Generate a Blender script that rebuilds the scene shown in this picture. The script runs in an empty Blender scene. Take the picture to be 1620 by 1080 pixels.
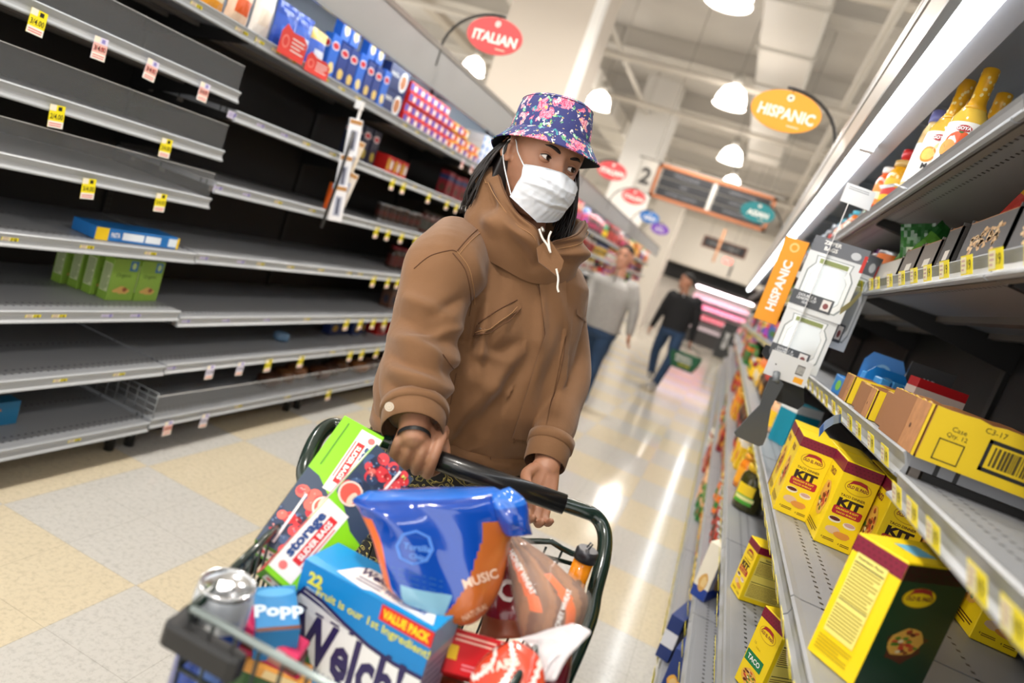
import bpy, math, random
from mathutils import Vector, Matrix
from mathutils.bvhtree import BVHTree
PI = math.pi
rnd = random.Random(11)
SC = bpy.context.scene
COL = SC.collection

# ---------------------------------------------------------------- camera
CAM = Vector((0, 0, 1.42)); FPX = 1080.0
def cam_rows():
    ya, pi_, ro = (math.radians(v) for v in (-15.87, -8.35, 19.48))
    cy, sy, cp, sp = math.cos(ya), math.sin(ya), math.cos(pi_), math.sin(pi_)
    fw = Vector((sy*cp, cy*cp, sp)); rt = Vector((cy, -sy, 0)); dn = fw.cross(rt)
    c, s = math.cos(ro), math.sin(ro)
    return c*rt - s*dn, s*rt + c*dn, fw
RT, DN, FW = cam_rows()
def ray(px, py): return RT*((px-810)/FPX) + DN*((py-540)/FPX) + FW
def at(px, py, X=None, Y=None, Z=None, D=None):
    """the point of the place seen at a pixel of the photo, on a known plane"""
    r = ray(px, py)
    if X is not None: t = (X-CAM.x)/r.x
    elif Y is not None: t = (Y-CAM.y)/r.y
    elif Z is not None: t = (Z-CAM.z)/r.z
    else: t = D
    return CAM + r*t
cd = bpy.data.cameras.new('camera'); co = bpy.data.objects.new('camera', cd); COL.objects.link(co)
cd.sensor_width = 36; cd.lens = 24; cd.clip_start = .02; cd.clip_end = 200
m = Matrix.Identity(4)
for i, v in enumerate((RT, -DN, -FW)):
    for j in range(3): m[j][i] = v[j]
m.translation = CAM; co.matrix_world = m
cd.dof.use_dof = True; cd.dof.focus_distance = 1.42; cd.dof.aperture_fstop = 2.0
SC.camera = co

# ---------------------------------------------------------------- light and exposure
SC.view_settings.view_transform = 'Standard'; SC.view_settings.look = 'None'
SC.view_settings.exposure = 0.04; SC.view_settings.gamma = 1
w = bpy.data.worlds.new('store_air'); SC.world = w; w.use_nodes = True
w.node_tree.nodes['Background'].inputs[0].default_value = (1.0, .97, .93, 1)
w.node_tree.nodes['Background'].inputs[1].default_value = 2.2
TUBE_W = 9.0      # canopy tubes, emission strength
LAMP_W = 62.0     # watts in each hanging lamp
LAMP_XY = [(-1.08, 3.4), (-1.08, 6.97), (-1.08, 10.4), (-1.08, 14.2), (-1.08, 17.2), (-1.08, 0), (-3.6, 12.8), (-6.3, 12.9), (-3.6, 5.5), (-3.6, 2), (2.2, 1.2), (2.2, 6), (-6.3, 6.5), (-1.08, -3), (-3.6, 18.5), (2.2, 12), (2.2, 18), (-1.08, 22)]  # closing entries are extra lamps added to brighten the far end

# ---------------------------------------------------------------- materials
MATS = {}
def lin(h):
    if isinstance(h, str):
        h = h.lstrip('#'); v = [int(h[i:i+2], 16)/255 for i in (0, 2, 4)]
    else: v = h
    return tuple((c/12.92 if c <= .04045 else ((c+.055)/1.055)**2.4) for c in v)
def M(col, rough=.5, metal=0., coat=0., noise=0., nscale=30., bump=0., spec=.5, key=None):
    k = key or (col, rough, metal, coat, noise, nscale, bump, spec)
    if k in MATS: return MATS[k]
    m = bpy.data.materials.new('paint'); m.use_nodes = True; nt = m.node_tree
    b = nt.nodes['Principled BSDF']; c = lin(col)
    b.inputs['Base Color'].default_value = (*c, 1); b.inputs['Roughness'].default_value = rough
    b.inputs['Metallic'].default_value = metal; b.inputs['Coat Weight'].default_value = coat
    b.inputs['Specular IOR Level'].default_value = spec
    if noise or bump:
        tc = nt.nodes.new('ShaderNodeTexCoord'); n = nt.nodes.new('ShaderNodeTexNoise')
        n.inputs['Scale'].default_value = nscale; n.inputs['Detail'].default_value = 4
        nt.links.new(tc.outputs['Object'], n.inputs['Vector'])
        if noise:
            r = nt.nodes.new('ShaderNodeValToRGB'); r.color_ramp.elements[0].position = .3; r.color_ramp.elements[1].position = .7
            r.color_ramp.elements[0].color = (*[x*(1-noise) for x in c], 1); r.color_ramp.elements[1].color = (*[min(1, x*(1+noise)) for x in c], 1)
            nt.links.new(n.outputs['Fac'], r.inputs['Fac']); nt.links.new(r.outputs['Color'], b.inputs['Base Color'])
        if bump:
            bp = nt.nodes.new('ShaderNodeBump'); bp.inputs['Strength'].default_value = bump; bp.inputs['Distance'].default_value = .002
            nt.links.new(n.outputs['Fac'], bp.inputs['Height']); nt.links.new(bp.outputs['Normal'], b.inputs['Normal'])
    MATS[k] = m; return m
def emit(col, s, name='lamp_glow'):
    m = bpy.data.materials.new(name); m.use_nodes = True; b = m.node_tree.nodes['Principled BSDF']
    b.inputs['Base Color'].default_value = (*lin(col), 1)
    b.inputs['Emission Color'].default_value = (*lin(col), 1); b.inputs['Emission Strength'].default_value = s; return m
def clear(col='#ffffff', alpha=.25, rough=.08, name='clear_plastic'):
    k = ('clear', col, alpha, rough)
    if k in MATS: return MATS[k]
    m = bpy.data.materials.new(name); m.use_nodes = True; nt = m.node_tree; b = nt.nodes['Principled BSDF']
    b.inputs['Base Color'].default_value = (*lin(col), 1); b.inputs['Roughness'].default_value = rough
    tr = nt.nodes.new('ShaderNodeBsdfTransparent'); mx = nt.nodes.new('ShaderNodeMixShader'); mx.inputs[0].default_value = alpha
    nt.links.new(tr.outputs[0], mx.inputs[1]); nt.links.new(b.outputs[0], mx.inputs[2])
    nt.links.new(mx.outputs[0], nt.nodes['Material Output'].inputs[0]); MATS[k] = m; return m

# ---------------------------------------------------------------- mesh builder
_TXT = {}
def text_geo(s, bold=.0):
    k = (s, bold)
    if k in _TXT: return _TXT[k]
    c = bpy.data.curves.new('t', 'FONT'); c.body = s; c.size = 1; c.offset = bold; c.align_x = 'CENTER'; c.align_y = 'CENTER'; c.resolution_u = 2
    o = bpy.data.objects.new('t', c); me = o.to_mesh()
    vs = [v.co.copy() for v in me.vertices]; fs = [tuple(p.vertices) for p in me.polygons]
    o.to_mesh_clear(); bpy.data.objects.remove(o); bpy.data.curves.remove(c)
    if vs:
        x0 = min(v.x for v in vs); x1 = max(v.x for v in vs); y0 = min(v.y for v in vs); y1 = max(v.y for v in vs)
        vs = [Vector((v.x-(x0+x1)/2, v.y-(y0+y1)/2, 0)) for v in vs]; _TXT[k] = (vs, fs, x1-x0, y1-y0)
    else: _TXT[k] = ([], [], 1, 1)
    return _TXT[k]
class Face:
    """a flat face of a thing: centre, right, up, outward normal, size; printing goes on in thin layers"""
    def __init__(s, c, u, v, w, h): s.c = Vector(c); s.u = Vector(u).normalized(); s.v = Vector(v).normalized(); s.n = s.u.cross(s.v); s.w = w; s.h = h
    def p(s, x, y, l=1): return s.c + s.u*(x*s.w) + s.v*(y*s.h) + s.n*(.00025*l)
class MB:
    def __init__(s): s.v = []; s.f = []; s.mi = []; s.sm = []; s.m = []; s.T = Matrix.Identity(4)
    def mid(s, mat):
        if mat not in s.m: s.m.append(mat)
        return s.m.index(mat)
    def add(s, vs, fs, mat, smooth=False):
        b = len(s.v); s.v += [s.T @ Vector(v) for v in vs]; i = s.mid(mat)
        for f in fs: s.f.append(tuple(b+k for k in f)); s.mi.append(i); s.sm.append(smooth)
    def box(s, x0, y0, z0, x1, y1, z1, mat):
        vs = [(x, y, z) for z in (z0, z1) for y in (y0, y1) for x in (x0, x1)]
        s.add(vs, [(0, 2, 3, 1), (4, 5, 7, 6), (0, 1, 5, 4), (2, 6, 7, 3), (0, 4, 6, 2), (1, 3, 7, 5)], mat)
    def rbox(s, x0, y0, z0, x1, y1, z1, r, mat):
        """box with chamfered edges"""
        X, Y, Z = (x0, x1), (y0, y1), (z0, z1); vs = []; idx = {}
        for i in (0, 1):
            for j in (0, 1):
                for k in (0, 1):
                    sx, sy, sz = (1-2*i), (1-2*j), (1-2*k)
                    for a, d in enumerate(((r*sx*0, r*sy, r*sz), (r*sx, 0, r*sz), (r*sx, r*sy, 0))):
                        idx[i, j, k, a] = len(vs); vs.append((X[i]+d[0], Y[j]+d[1], Z[k]+d[2]))
        F = []
        q = lambda L, a: F.append(tuple(idx[(*c, a)] for c in L))
        q([(0, 0, 0), (0, 0, 1), (0, 1, 1), (0, 1, 0)], 0); q([(1, 0, 0), (1, 1, 0), (1, 1, 1), (1, 0, 1)], 0)
        q([(0, 0, 0), (1, 0, 0), (1, 0, 1), (0, 0, 1)], 1); q([(0, 1, 0), (0, 1, 1), (1, 1, 1), (1, 1, 0)], 1)
        q([(0, 0, 0), (0, 1, 0), (1, 1, 0), (1, 0, 0)], 2); q([(0, 0, 1), (1, 0, 1), (1, 1, 1), (0, 1, 1)], 2)
        for i in (0, 1):
            for j in (0, 1):
                F.append((idx[i, j, 0, 0], idx[i, j, 1, 0], idx[i, j, 1, 1], idx[i, j, 0, 1]))
                F.append((idx[i, 0, j, 0], idx[i, 1, j, 0], idx[i, 1, j, 2], idx[i, 0, j, 2]))
                F.append((idx[0, i, j, 1], idx[1, i, j, 1], idx[1, i, j, 2], idx[0, i, j, 2]))
                for k in (0, 1): F.append((idx[i, j, k, 0], idx[i, j, k, 1], idx[i, j, k, 2]))
        s.add(vs, F, mat)
    def prism(s, poly, z0, z1, mat, smooth=False):
        n = len(poly); vs = [(*p, z0) for p in poly]+[(*p, z1) for p in poly]
        s.add(vs, [tuple(range(n))[::-1], tuple(range(n, 2*n))]+[(i, (i+1) % n, n+(i+1) % n, n+i) for i in range(n)], mat, smooth)
    def lathe(s, prof, mat, n=24, cap=True, smooth=True, sx=1, sy=1, mats=None):
        vs = [(r*math.cos(2*PI*k/n)*sx, r*math.sin(2*PI*k/n)*sy, z) for r, z in prof for k in range(n)]
        for j in range(len(prof)-1):
            fs = [(j*n+k, j*n+(k+1) % n, (j+1)*n+(k+1) % n, (j+1)*n+k) for k in range(n)]
            ring = vs if j == 0 else []
            s._lf(vs, fs, (mats[j] if mats else mat), smooth, first=(j == 0))
        if cap: s._lf(vs, [tuple(range(n))[::-1]], mats[0] if mats else mat, False); s._lf(vs, [tuple((len(prof)-1)*n+k for k in range(n))], mats[-1] if mats else mat, False)
    def _lf(s, vs, fs, mat, smooth, first=False):
        if first: s._b = len(s.v); s.v += [s.T @ Vector(v) for v in vs]
        i = s.mid(mat)
        for f in fs: s.f.append(tuple(s._b+k for k in f)); s.mi.append(i); s.sm.append(smooth)
    def loft(s, rings, mat, cap=True, smooth=True, closed=True):
        n = len(rings[0]); vs = [p for r in rings for p in r]; fs = []
        for j in range(len(rings)-1):
            for k in range(n if closed else n-1): fs.append((j*n+k, j*n+(k+1) % n, (j+1)*n+(k+1) % n, (j+1)*n+k))
        if cap and closed: fs += [tuple(range(n))[::-1], tuple((len(rings)-1)*n+k for k in range(n))]
        s.add(vs, fs, mat, smooth)
    def tube(s, pts, r, mat, n=8, flat=1., cap=True, smooth=True, up=None):
        pts = [Vector(p) for p in pts]; R = r if isinstance(r, (list, tuple)) else [r]*len(pts)
        t0 = (pts[1]-pts[0]).normalized(); a = Vector(up) if up else (Vector((0, 0, 1)) if abs(t0.z) < .9 else Vector((1, 0, 0)))
        u = t0.cross(a).normalized(); rings = []
        for i, p in enumerate(pts):
            t = (pts[min(i+1, len(pts)-1)]-pts[max(i-1, 0)]).normalized()
            u = (u - t*u.dot(t)).normalized(); v = t.cross(u)
            rings.append([p+u*(R[i]*math.cos(2*PI*k/n))+v*(R[i]*flat*math.sin(2*PI*k/n)) for k in range(n)])
        s.loft(rings, mat, cap, smooth)
    # printing on a Face
    def rect(s, F, x0, y0, x1, y1, mat, l=1): s.add([F.p(x0, y0, l), F.p(x1, y0, l), F.p(x1, y1, l), F.p(x0, y1, l)], [(0, 1, 2, 3)], mat)
    def poly(s, F, pts, mat, l=1): s.add([F.p(x, y, l) for x, y in pts], [tuple(range(len(pts)))], mat)
    def disc(s, F, x, y, rx, ry, mat, l=1, n=20, rot=0):
        c, q = math.cos(rot), math.sin(rot); P = []
        for k in range(n):
            a = 2*PI*k/n; ex, ey = rx*F.w*math.cos(a), ry*F.h*math.sin(a)
            P.append(((x*F.w+ex*c-ey*q)/F.w, (y*F.h+ex*q+ey*c)/F.h))
        s.poly(F, P, mat, l)
    def text(s, F, t, x, y, h, mat, l=2, bold=.0, wmax=None, rot=0, fitw=None, slant=0):
        """h: letter height as a share of the face's height"""
        vs, fs, tw, th = text_geo(t, bold)
        if not vs: return
        hy = h*F.h/.72; hx = hy
        if fitw: hx = fitw*F.w/tw
        elif wmax and tw*hx > wmax*F.w: hx = wmax*F.w/tw
        c, q = math.cos(rot), math.sin(rot)
        o = F.p(x, y, l); P = []
        for v in vs:
            a, b = (v.x+slant*v.y)*hx, v.y*hy
            P.append(o+F.u*(a*c-b*q)+F.v*(a*q+b*c))
        s.add(P, fs, mat)
    def lines(s, F, x0, y0, x1, y1, n, mat, l=2, fill=.45):
        for i in range(n):
            y = y1-(i+.5)*(y1-y0)/n; hh = (y1-y0)/n*fill/2; e = x1-(x1-x0)*(.35*rnd.random() if i % 3 == 2 else .06*rnd.random())
            s.rect(F, x0, y-hh, e, y+hh, mat, l)
    def build(s, name, parent=None, loc=(0, 0, 0), rz=0., rot=None):
        me = bpy.data.meshes.new(name); me.from_pydata([tuple(v) for v in s.v], [], s.f)
        for mt in s.m: me.materials.append(mt)
        me.polygons.foreach_set('material_index', s.mi); me.polygons.foreach_set('use_smooth', s.sm); me.update()
        return link(bpy.data.objects.new(name, me), parent, loc, rz, rot)
def link(o, parent=None, loc=(0, 0, 0), rz=0., rot=None):
    COL.objects.link(o); o.location = loc; o.rotation_euler = rot if rot else (0, 0, rz)
    if parent: o.parent = parent
    return o
def empty(name, loc=(0, 0, 0), rz=0., rot=None):
    return link(bpy.data.objects.new(name, None), None, loc, rz, rot)
def tag(o, label=None, cat=None, group=None, kind=None):
    if label: o['label'] = label
    if cat: o['category'] = cat
    if group: o['group'] = group
    if kind: o['kind'] = kind
    return o
def dup(o, loc=None, rz=None, label=None, group=None, scale=None, parent=None):
    c = o.copy(); COL.objects.link(c)
    if loc is not None: c.location = loc
    if rz is not None: c.rotation_euler = (c.rotation_euler[0], c.rotation_euler[1], rz)
    if scale: c.scale = scale
    if label: c['label'] = label
    if group: c['group'] = group
    if parent: c.parent = parent
    for ch in KIDS.get(o.name, []):
        d = ch.copy(); COL.objects.link(d); d.parent = c
    return c
KIDS = {}
def kids(o, *ch): KIDS[o.name] = list(ch); return o
def structure(o): o['kind'] = 'structure'; return o
# ---------------------------------------------------------------- the room
def floor_mat():
    m = bpy.data.materials.new('vinyl_tile'); m.use_nodes = True; nt = m.node_tree; N = nt.nodes; L = nt.links; b = N['Principled BSDF']
    tc = N.new('ShaderNodeTexCoord'); sx = N.new('ShaderNodeSeparateXYZ'); L.new(tc.outputs['Object'], sx.inputs[0])
    def mt(op, a, b2=None, c=None):
        n = N.new('ShaderNodeMath'); n.operation = op
        for i, q in enumerate((a, b2, c)):
            if q is None: continue
            if isinstance(q, (int, float)): n.inputs[i].default_value = q
            else: L.new(q, n.inputs[i])
        return n.outputs[0]
    T = .604
    u = mt('DIVIDE', mt('ADD', sx.outputs[0], 1.97+T*40), T); v = mt('DIVIDE', mt('ADD', sx.outputs[1], -1.655+T*40), T)
    ch = mt('MODULO', mt('ADD', mt('FLOOR', u), mt('FLOOR', v)), 2.)
    nz = N.new('ShaderNodeTexNoise'); nz.inputs['Scale'].default_value = 55; nz.inputs['Detail'].default_value = 6; nz.inputs['Roughness'].default_value = .75; L.new(tc.outputs['Object'], nz.inputs['Vector'])
    r1 = N.new('ShaderNodeMix'); r1.data_type = 'RGBA'; L.new(ch, r1.inputs[0])
    r1.inputs[6].default_value = (*lin('#c9c7c2'), 1); r1.inputs[7].default_value = (*lin('#d5c9af'), 1)
    mm = N.new('ShaderNodeMix'); mm.data_type = 'RGBA'; mm.blend_type = 'MULTIPLY'; mm.inputs[0].default_value = 1
    rp = N.new('ShaderNodeValToRGB'); rp.color_ramp.elements[0].position = .35; rp.color_ramp.elements[0].color = (.8, .8, .8, 1); rp.color_ramp.elements[1].position = .52; rp.color_ramp.elements[1].color = (1, 1, 1, 1)
    L.new(nz.outputs['Fac'], rp.inputs[0]); L.new(r1.outputs[2], mm.inputs[6]); L.new(rp.outputs[0], mm.inputs[7])
    # tile joints every half of a block
    fu = mt('ABSOLUTE', mt('SUBTRACT', mt('FRACT', mt('MULTIPLY', u, 2.)), .5)); fv = mt('ABSOLUTE', mt('SUBTRACT', mt('FRACT', mt('MULTIPLY', v, 2.)), .5))
    j = mt('GREATER_THAN', mt('MAXIMUM', fu, fv), .4965)
    jm = N.new('ShaderNodeMix'); jm.data_type = 'RGBA'; L.new(mt('MULTIPLY', j, .35), jm.inputs[0]); L.new(mm.outputs[2], jm.inputs[6]); jm.inputs[7].default_value = (.16, .14, .11, 1)
    L.new(jm.outputs[2], b.inputs['Base Color'])
    n2 = N.new('ShaderNodeTexNoise'); n2.inputs['Scale'].default_value = 5; n2.inputs['Detail'].default_value = 3; L.new(tc.outputs['Object'], n2.inputs['Vector'])
    L.new(mt('MULTIPLY_ADD', n2.outputs['Fac'], .14, .06), b.inputs['Roughness'])
    bp = N.new('ShaderNodeBump'); bp.inputs['Strength'].default_value = .12; bp.inputs['Distance'].default_value = .004; L.new(n2.outputs['Fac'], bp.inputs['Height']); L.new(bp.outputs[0], b.inputs['Normal'])
    b.inputs['Specular IOR Level'].default_value = .62
    return m
f = MB(); f.box(-14, -6, -.05, 12, 32, 0, floor_mat()); structure(f.build('floor'))
WALL = M('#d8d0c4', .8, noise=.03, nscale=2)
CEIL = M('#cdc8c1', .85, noise=.05, nscale=1.2)
f = MB(); f.box(-14, -6, 5.7, 12, 32, 5.8, CEIL); structure(f.build('ceiling'))
f = MB(); f.box(-14, 26, 0, 12, 26.2, 5.7, WALL); structure(f.build('wall_back'))
# ceiling beams, joists, ducts and pipes
BM = M('#c2bdb5', .8); DUCT = M('#dcd7cf', .45)
for i, y in enumerate((3.2, 6.4, 9.6, 12.8, 16, 19.2, 22.4)):
    f = MB(); f.box(-13, y, 5.35, 11, y+.22, 5.7, BM); f.box(-13, y-.06, 5.33, 11, y+.28, 5.36, BM); structure(f.build('trim_%d' % (i+1)))
for i, x in enumerate((-8, -5.2, 1.6, 4.2)):
    f = MB(); f.box(x, -5, 5.2, x+.3, 25.9, 5.35, M('#bfb6a9', .8)); structure(f.build('trim_%d' % (i+8)))
def duct(x0, x1, y0, y1, z0, z1, lab):
    f = MB(); f.rbox(x0, y0, z0, x1, y1, z1, .03, DUCT)
    y = y0+1.2
    while y < y1: f.box(x0-.03, y, z0-.03, x1+.03, y+.05, z1+.03, M('#b9b4ab', .5)); y += 1.6
    o = tag(f.build('air_duct'), lab, 'duct')
    h = MB()
    for yy in (y0+.5, (y0+y1)/2, y1-.5):
        for x in (x0+.05, x1-.05): h.tube([(x, yy, z1-.01), (x, yy, 5.7)], .012, BM, 6)
    h.build('hanger', o)
duct(-.98, -.22, 4.2, 17.6, 5.0, 5.3, 'wide pale sheet metal air duct running above the middle of the aisle')
duct(-4.6, -3.9, 9, 21, 4.6, 5.0, 'narrower pale air duct hung beyond the big square column')
for i, (x, y0, z, r, lab) in enumerate(((.4, 2, 4.7, .05, 'white ceiling pipe running along above the oval orange sign'), (1.1, 2, 4.45, .04, 'thin white ceiling pipe furthest over the taco kit shelves'), (-3.2, 4, 4.9, .045, 'white pipe beside the square column under the ceiling'))):
    f = MB(); f.tube([(x, y0, z), (x, 25.5, z)], r, M('#cfc8bd', .5), 10)
    for y in (5, 10, 15, 20): f.tube([(x, y, z), (x, y, 5.7)], .008, BM, 6)
    tag(f.build('ceiling_pipe'), lab, 'pipe')
for i, (y, z) in enumerate(((7.6, 4.75), (10.9, 4.6), (14.3, 4.8), (18.2, 4.3))):
    f = MB(); f.tube([(-9, y, z), (9, y, z)], .05, M('#c9c1b5', .5), 10)
    for x in (-7, -3, 1, 5): f.tube([(x, y, z), (x, y, 5.7)], .008, BM, 6)
    tag(f.build('ceiling_pipe'), 'pale sprinkler pipe crossing the aisle under the ceiling, %s from the back wall' % ('fourth', 'third', 'second', 'first')[i], 'pipe', )
# columns
f = MB(); f.box(-3.76, 8.15, 0, -2.73, 9.15, 5.7, M('#c9bfb3', .75)); f.box(-2.73, 8.15, 0, -2.62, 8.3, 5.7, M('#eceae6', .6))
structure(f.build('wall_column_near'))
f = MB(); f.box(-3.45, 15.4, 0, -2.66, 16.4, 5.7, M('#e0dcd6', .75)); structure(f.build('wall_column_far'))
f = MB(); f.box(-3.4, 22.5, 0, -2.5, 23.5, 5.7, M('#c9c1b6', .75)); structure(f.build('wall_column_end'))
# low soffit wall at the back with the dark opening of the meat department
f = MB(); f.box(-6, 24.6, 2.45, 6, 26, 4.1, M('#ded7cc', .8)); f.box(-6, 24.4, 4.1, 6, 26, 4.25, M('#c9c2b6', .7)); structure(f.build('wall_soffit'))
f = MB(); f.box(-6, 25.6, 1.9, 6, 25.9, 2.45, M('#1b1a1a', .6)); structure(f.build('wall_dark_band'))

# ---------------------------------------------------------------- hanging lamps
DOME = emit('#fff6ec', 9.0)
def hanging_lamp():
    t = empty('pendant_lamp')
    a = MB(); a.lathe([(.235, -.02), (.228, .0), (.205, .1), (.16, .2), (.09, .25), (.05, .27)], DOME, 28, cap=False)
    sh = a.build('lamp_shade', t)
    a = MB(); a.lathe([(.238, -.03), (.245, -.02), (.24, 0)], M('#f2f2f0', .4), 28, cap=False); rm = a.build('rim', t)
    a = MB(); a.lathe([(.05, .27), (.075, .3), (.075, .42), (.03, .46)], M('#9a958c', .5), 16); bl = a.build('ballast', t)
    a = MB(); a.tube([(0, 0, .45), (0, 0, 1.5)], .007, M('#8f8a82', .5), 6); cb = a.build('cord', t)
    kids(t, sh, rm, bl, cb)
    return t
def lamp_label(x, y):
    if x > -2: return {3.4: 'white dome lamp hanging nearest over the shopper', 6.97: 'white dome lamp at the top edge above the woman, largest seen', 10.4: 'white dome lamp beside the orange oval sign', 14.2: 'white dome lamp just above the chalkboard menu sign'}.get(y, 'white dome lamp over the aisle at %s' % ('its far end' if y > 15 else 'the camera side'))
    return 'white dome lamp hanging over another aisle, near x %d y %d' % (x, y)
PL = hanging_lamp(); first = True
LL = ['white dome lamp over the shopper, above the frame', 'big white dome lamp cut by the top edge of the photo', 'white dome lamp just beside the orange oval sign', 'white dome lamp just above the chalkboard menu sign', 'white dome lamp over the far end of the aisle', 'white dome lamp above the photographer', 'white dome lamp between the hat and the second square column', 'white dome lamp seen under the red oval sign over the grey header', 'white dome lamp over the next aisle beside the near column', 'white dome lamp over the next aisle, nearest of its row', 'white dome lamp above the taco shelves', 'white dome lamp above the far part of the taco shelves', 'white dome lamp at the top of the frame beside the grey header', 'white dome lamp behind the photographer', 'white dome lamp added to brighten the next aisle near the far column', 'white dome lamp added for more light beyond the far part of the taco shelves', 'white dome lamp added for more light above the end of the right-hand run', 'white dome lamp added to brighten the far wall, closest to it over the aisle']
for (x, y), lab in zip(LAMP_XY, LL):
    o = PL if first else dup(PL)
    first = False
    o.location = (x, y, 4.2); tag(o, lab, 'lamp')
    ld = bpy.data.lights.new('bulb', 'AREA'); ld.shape = 'DISK'; ld.size = .4; ld.energy = LAMP_W; ld.color = (1, .95, .88)
    lo = bpy.data.objects.new('bulb', ld); COL.objects.link(lo); lo.parent = o; lo.location = (0, 0, -.04)

# ---------------------------------------------------------------- shelving
def deck_mat(col):
    m = bpy.data.materials.new('perforated_steel'); m.use_nodes = True; nt = m.node_tree; N = nt.nodes; L = nt.links; b = N['Principled BSDF']
    tc = N.new('ShaderNodeTexCoord'); sx = N.new('ShaderNodeSeparateXYZ'); L.new(tc.outputs['Object'], sx.inputs[0])
    def mt(op, a, b2=None):
        n = N.new('ShaderNodeMath'); n.operation = op
        for i, q in enumerate((a, b2)):
            if q is None: continue
            if isinstance(q, (int, float)): n.inputs[i].default_value = q
            else: L.new(q, n.inputs[i])
        return n.outputs[0]
    ax = mt('ABSOLUTE', sx.outputs[0])
    row = mt('MAXIMUM', mt('LESS_THAN', mt('ABSOLUTE', mt('SUBTRACT', ax, .055)), .0035), mt('MAXIMUM', mt('LESS_THAN', mt('ABSOLUTE', mt('SUBTRACT', ax, .085)), .0035), mt('LESS_THAN', mt('ABSOLUTE', mt('SUBTRACT', ax, .30)), .0035)))
    dot = mt('LESS_THAN', mt('ABSOLUTE', mt('SUBTRACT', mt('FRACT', mt('DIVIDE', mt('ADD', sx.outputs[1], 50.), .0254)), .5)), .17)
    h = mt('MULTIPLY', row, dot)
    mx = N.new('ShaderNodeMix'); mx.data_type = 'RGBA'; L.new(h, mx.inputs[0]); mx.inputs[6].default_value = (*lin(col), 1); mx.inputs[7].default_value = (.012, .012, .014, 1)
    L.new(mx.outputs[2], b.inputs['Base Color']); b.inputs['Roughness'].default_value = .42
    return m
DECK = deck_mat('#8e9196'); LIP = M('#a2a6aa', .35); LIPR = M('#94979b', .4); BACKP = M('#1f1d1c', .6, noise=.1, nscale=8); UPR = M('#151414', .5); UNDER = M('#6f6862', .6)
LITP = M('#aab2bb', .5)
YEL = M('#f3e21a', .45); WHT = M('#f2f1ee', .5); BLK = M('#161616', .5); PUR = M('#8d86c8', .5); RED = M('#c8202a', .45); LRED = M('#e06a60', .5)
GUARD = clear('#c8ccd0', .07, .05)
def lip_profile():   # (out, up), out = towards the aisle
    return [(.0, .042), (.012, .044), (.016, .040), (.011, .034), (.006, .022), (.009, .010), (.016, .004), (.016, 0), (.008, -.003), (.0, .0)]
def tag_mesh(kind, txt=''):
    a = MB(); F = Face((0, 0, 0), (0, 1, 0), (0, 0, 1), 1, 1)   # faces +x, drawn at real size
    if kind == 'lip':
        a.box(-.0008, -.024, -.013, 0, .024, .013, YEL); a.rect(F, -.022, -.011, 0, .011, M('#efe9c0', .5)); a.lines(F, -.02, -.009, -.004, .009, 3, M('#c9a9a0', .5)); a.text(F, '19', .011, 0, .014, BLK)
    elif kind == 'lilac':
        a.box(-.0008, -.022, -.012, 0, .022, .012, M('#d9d5ee', .5)); a.rect(F, .006, -.009, .019, .009, PUR); a.lines(F, -.019, -.008, .003, .008, 3, M('#a9a3cf', .5))
    else:
        y = kind == 'hang'
        a.box(-.0008, -.024, -.034, 0, .024, .034, YEL if y else M('#dcd8ef', .5)); a.rect(F, -.024, -.034, .024, -.014, M('#f2ece4', .5))
        a.rect(F, -.024, .016, -.004, .034, M('#f0e9d6', .5)); a.rect(F, .002, .018, .014, .030, BLK if y else PUR)
        a.text(F, txt or '3/4.00', 0, .0, .016, BLK, 2, .01, fitw=.04); a.lines(F, -.02, -.031, .02, -.018, 2, LRED)
        if kind == 'hangp': a.rect(F, -.024, -.014, .024, .014, M('#f0b9ae', .5), 1); a.text(F, '1.19', 0, 0, .014, RED, 3)
    me = a.build('tag_proto'); d = me.data; bpy.data.objects.remove(me); return d
TAGM = {k: tag_mesh(*k) for k in (('lip', ''), ('lilac', ''), ('hang', '3/4.00'), ('hang', '2/4.00'), ('hangp', ''), ('hangl', '5/5.00'))}
ORDS = ['base deck', 'first shelf up', 'second shelf up', 'third shelf up', 'fourth shelf up', 'fifth shelf up', 'sixth shelf up', 'top shelf']
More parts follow.
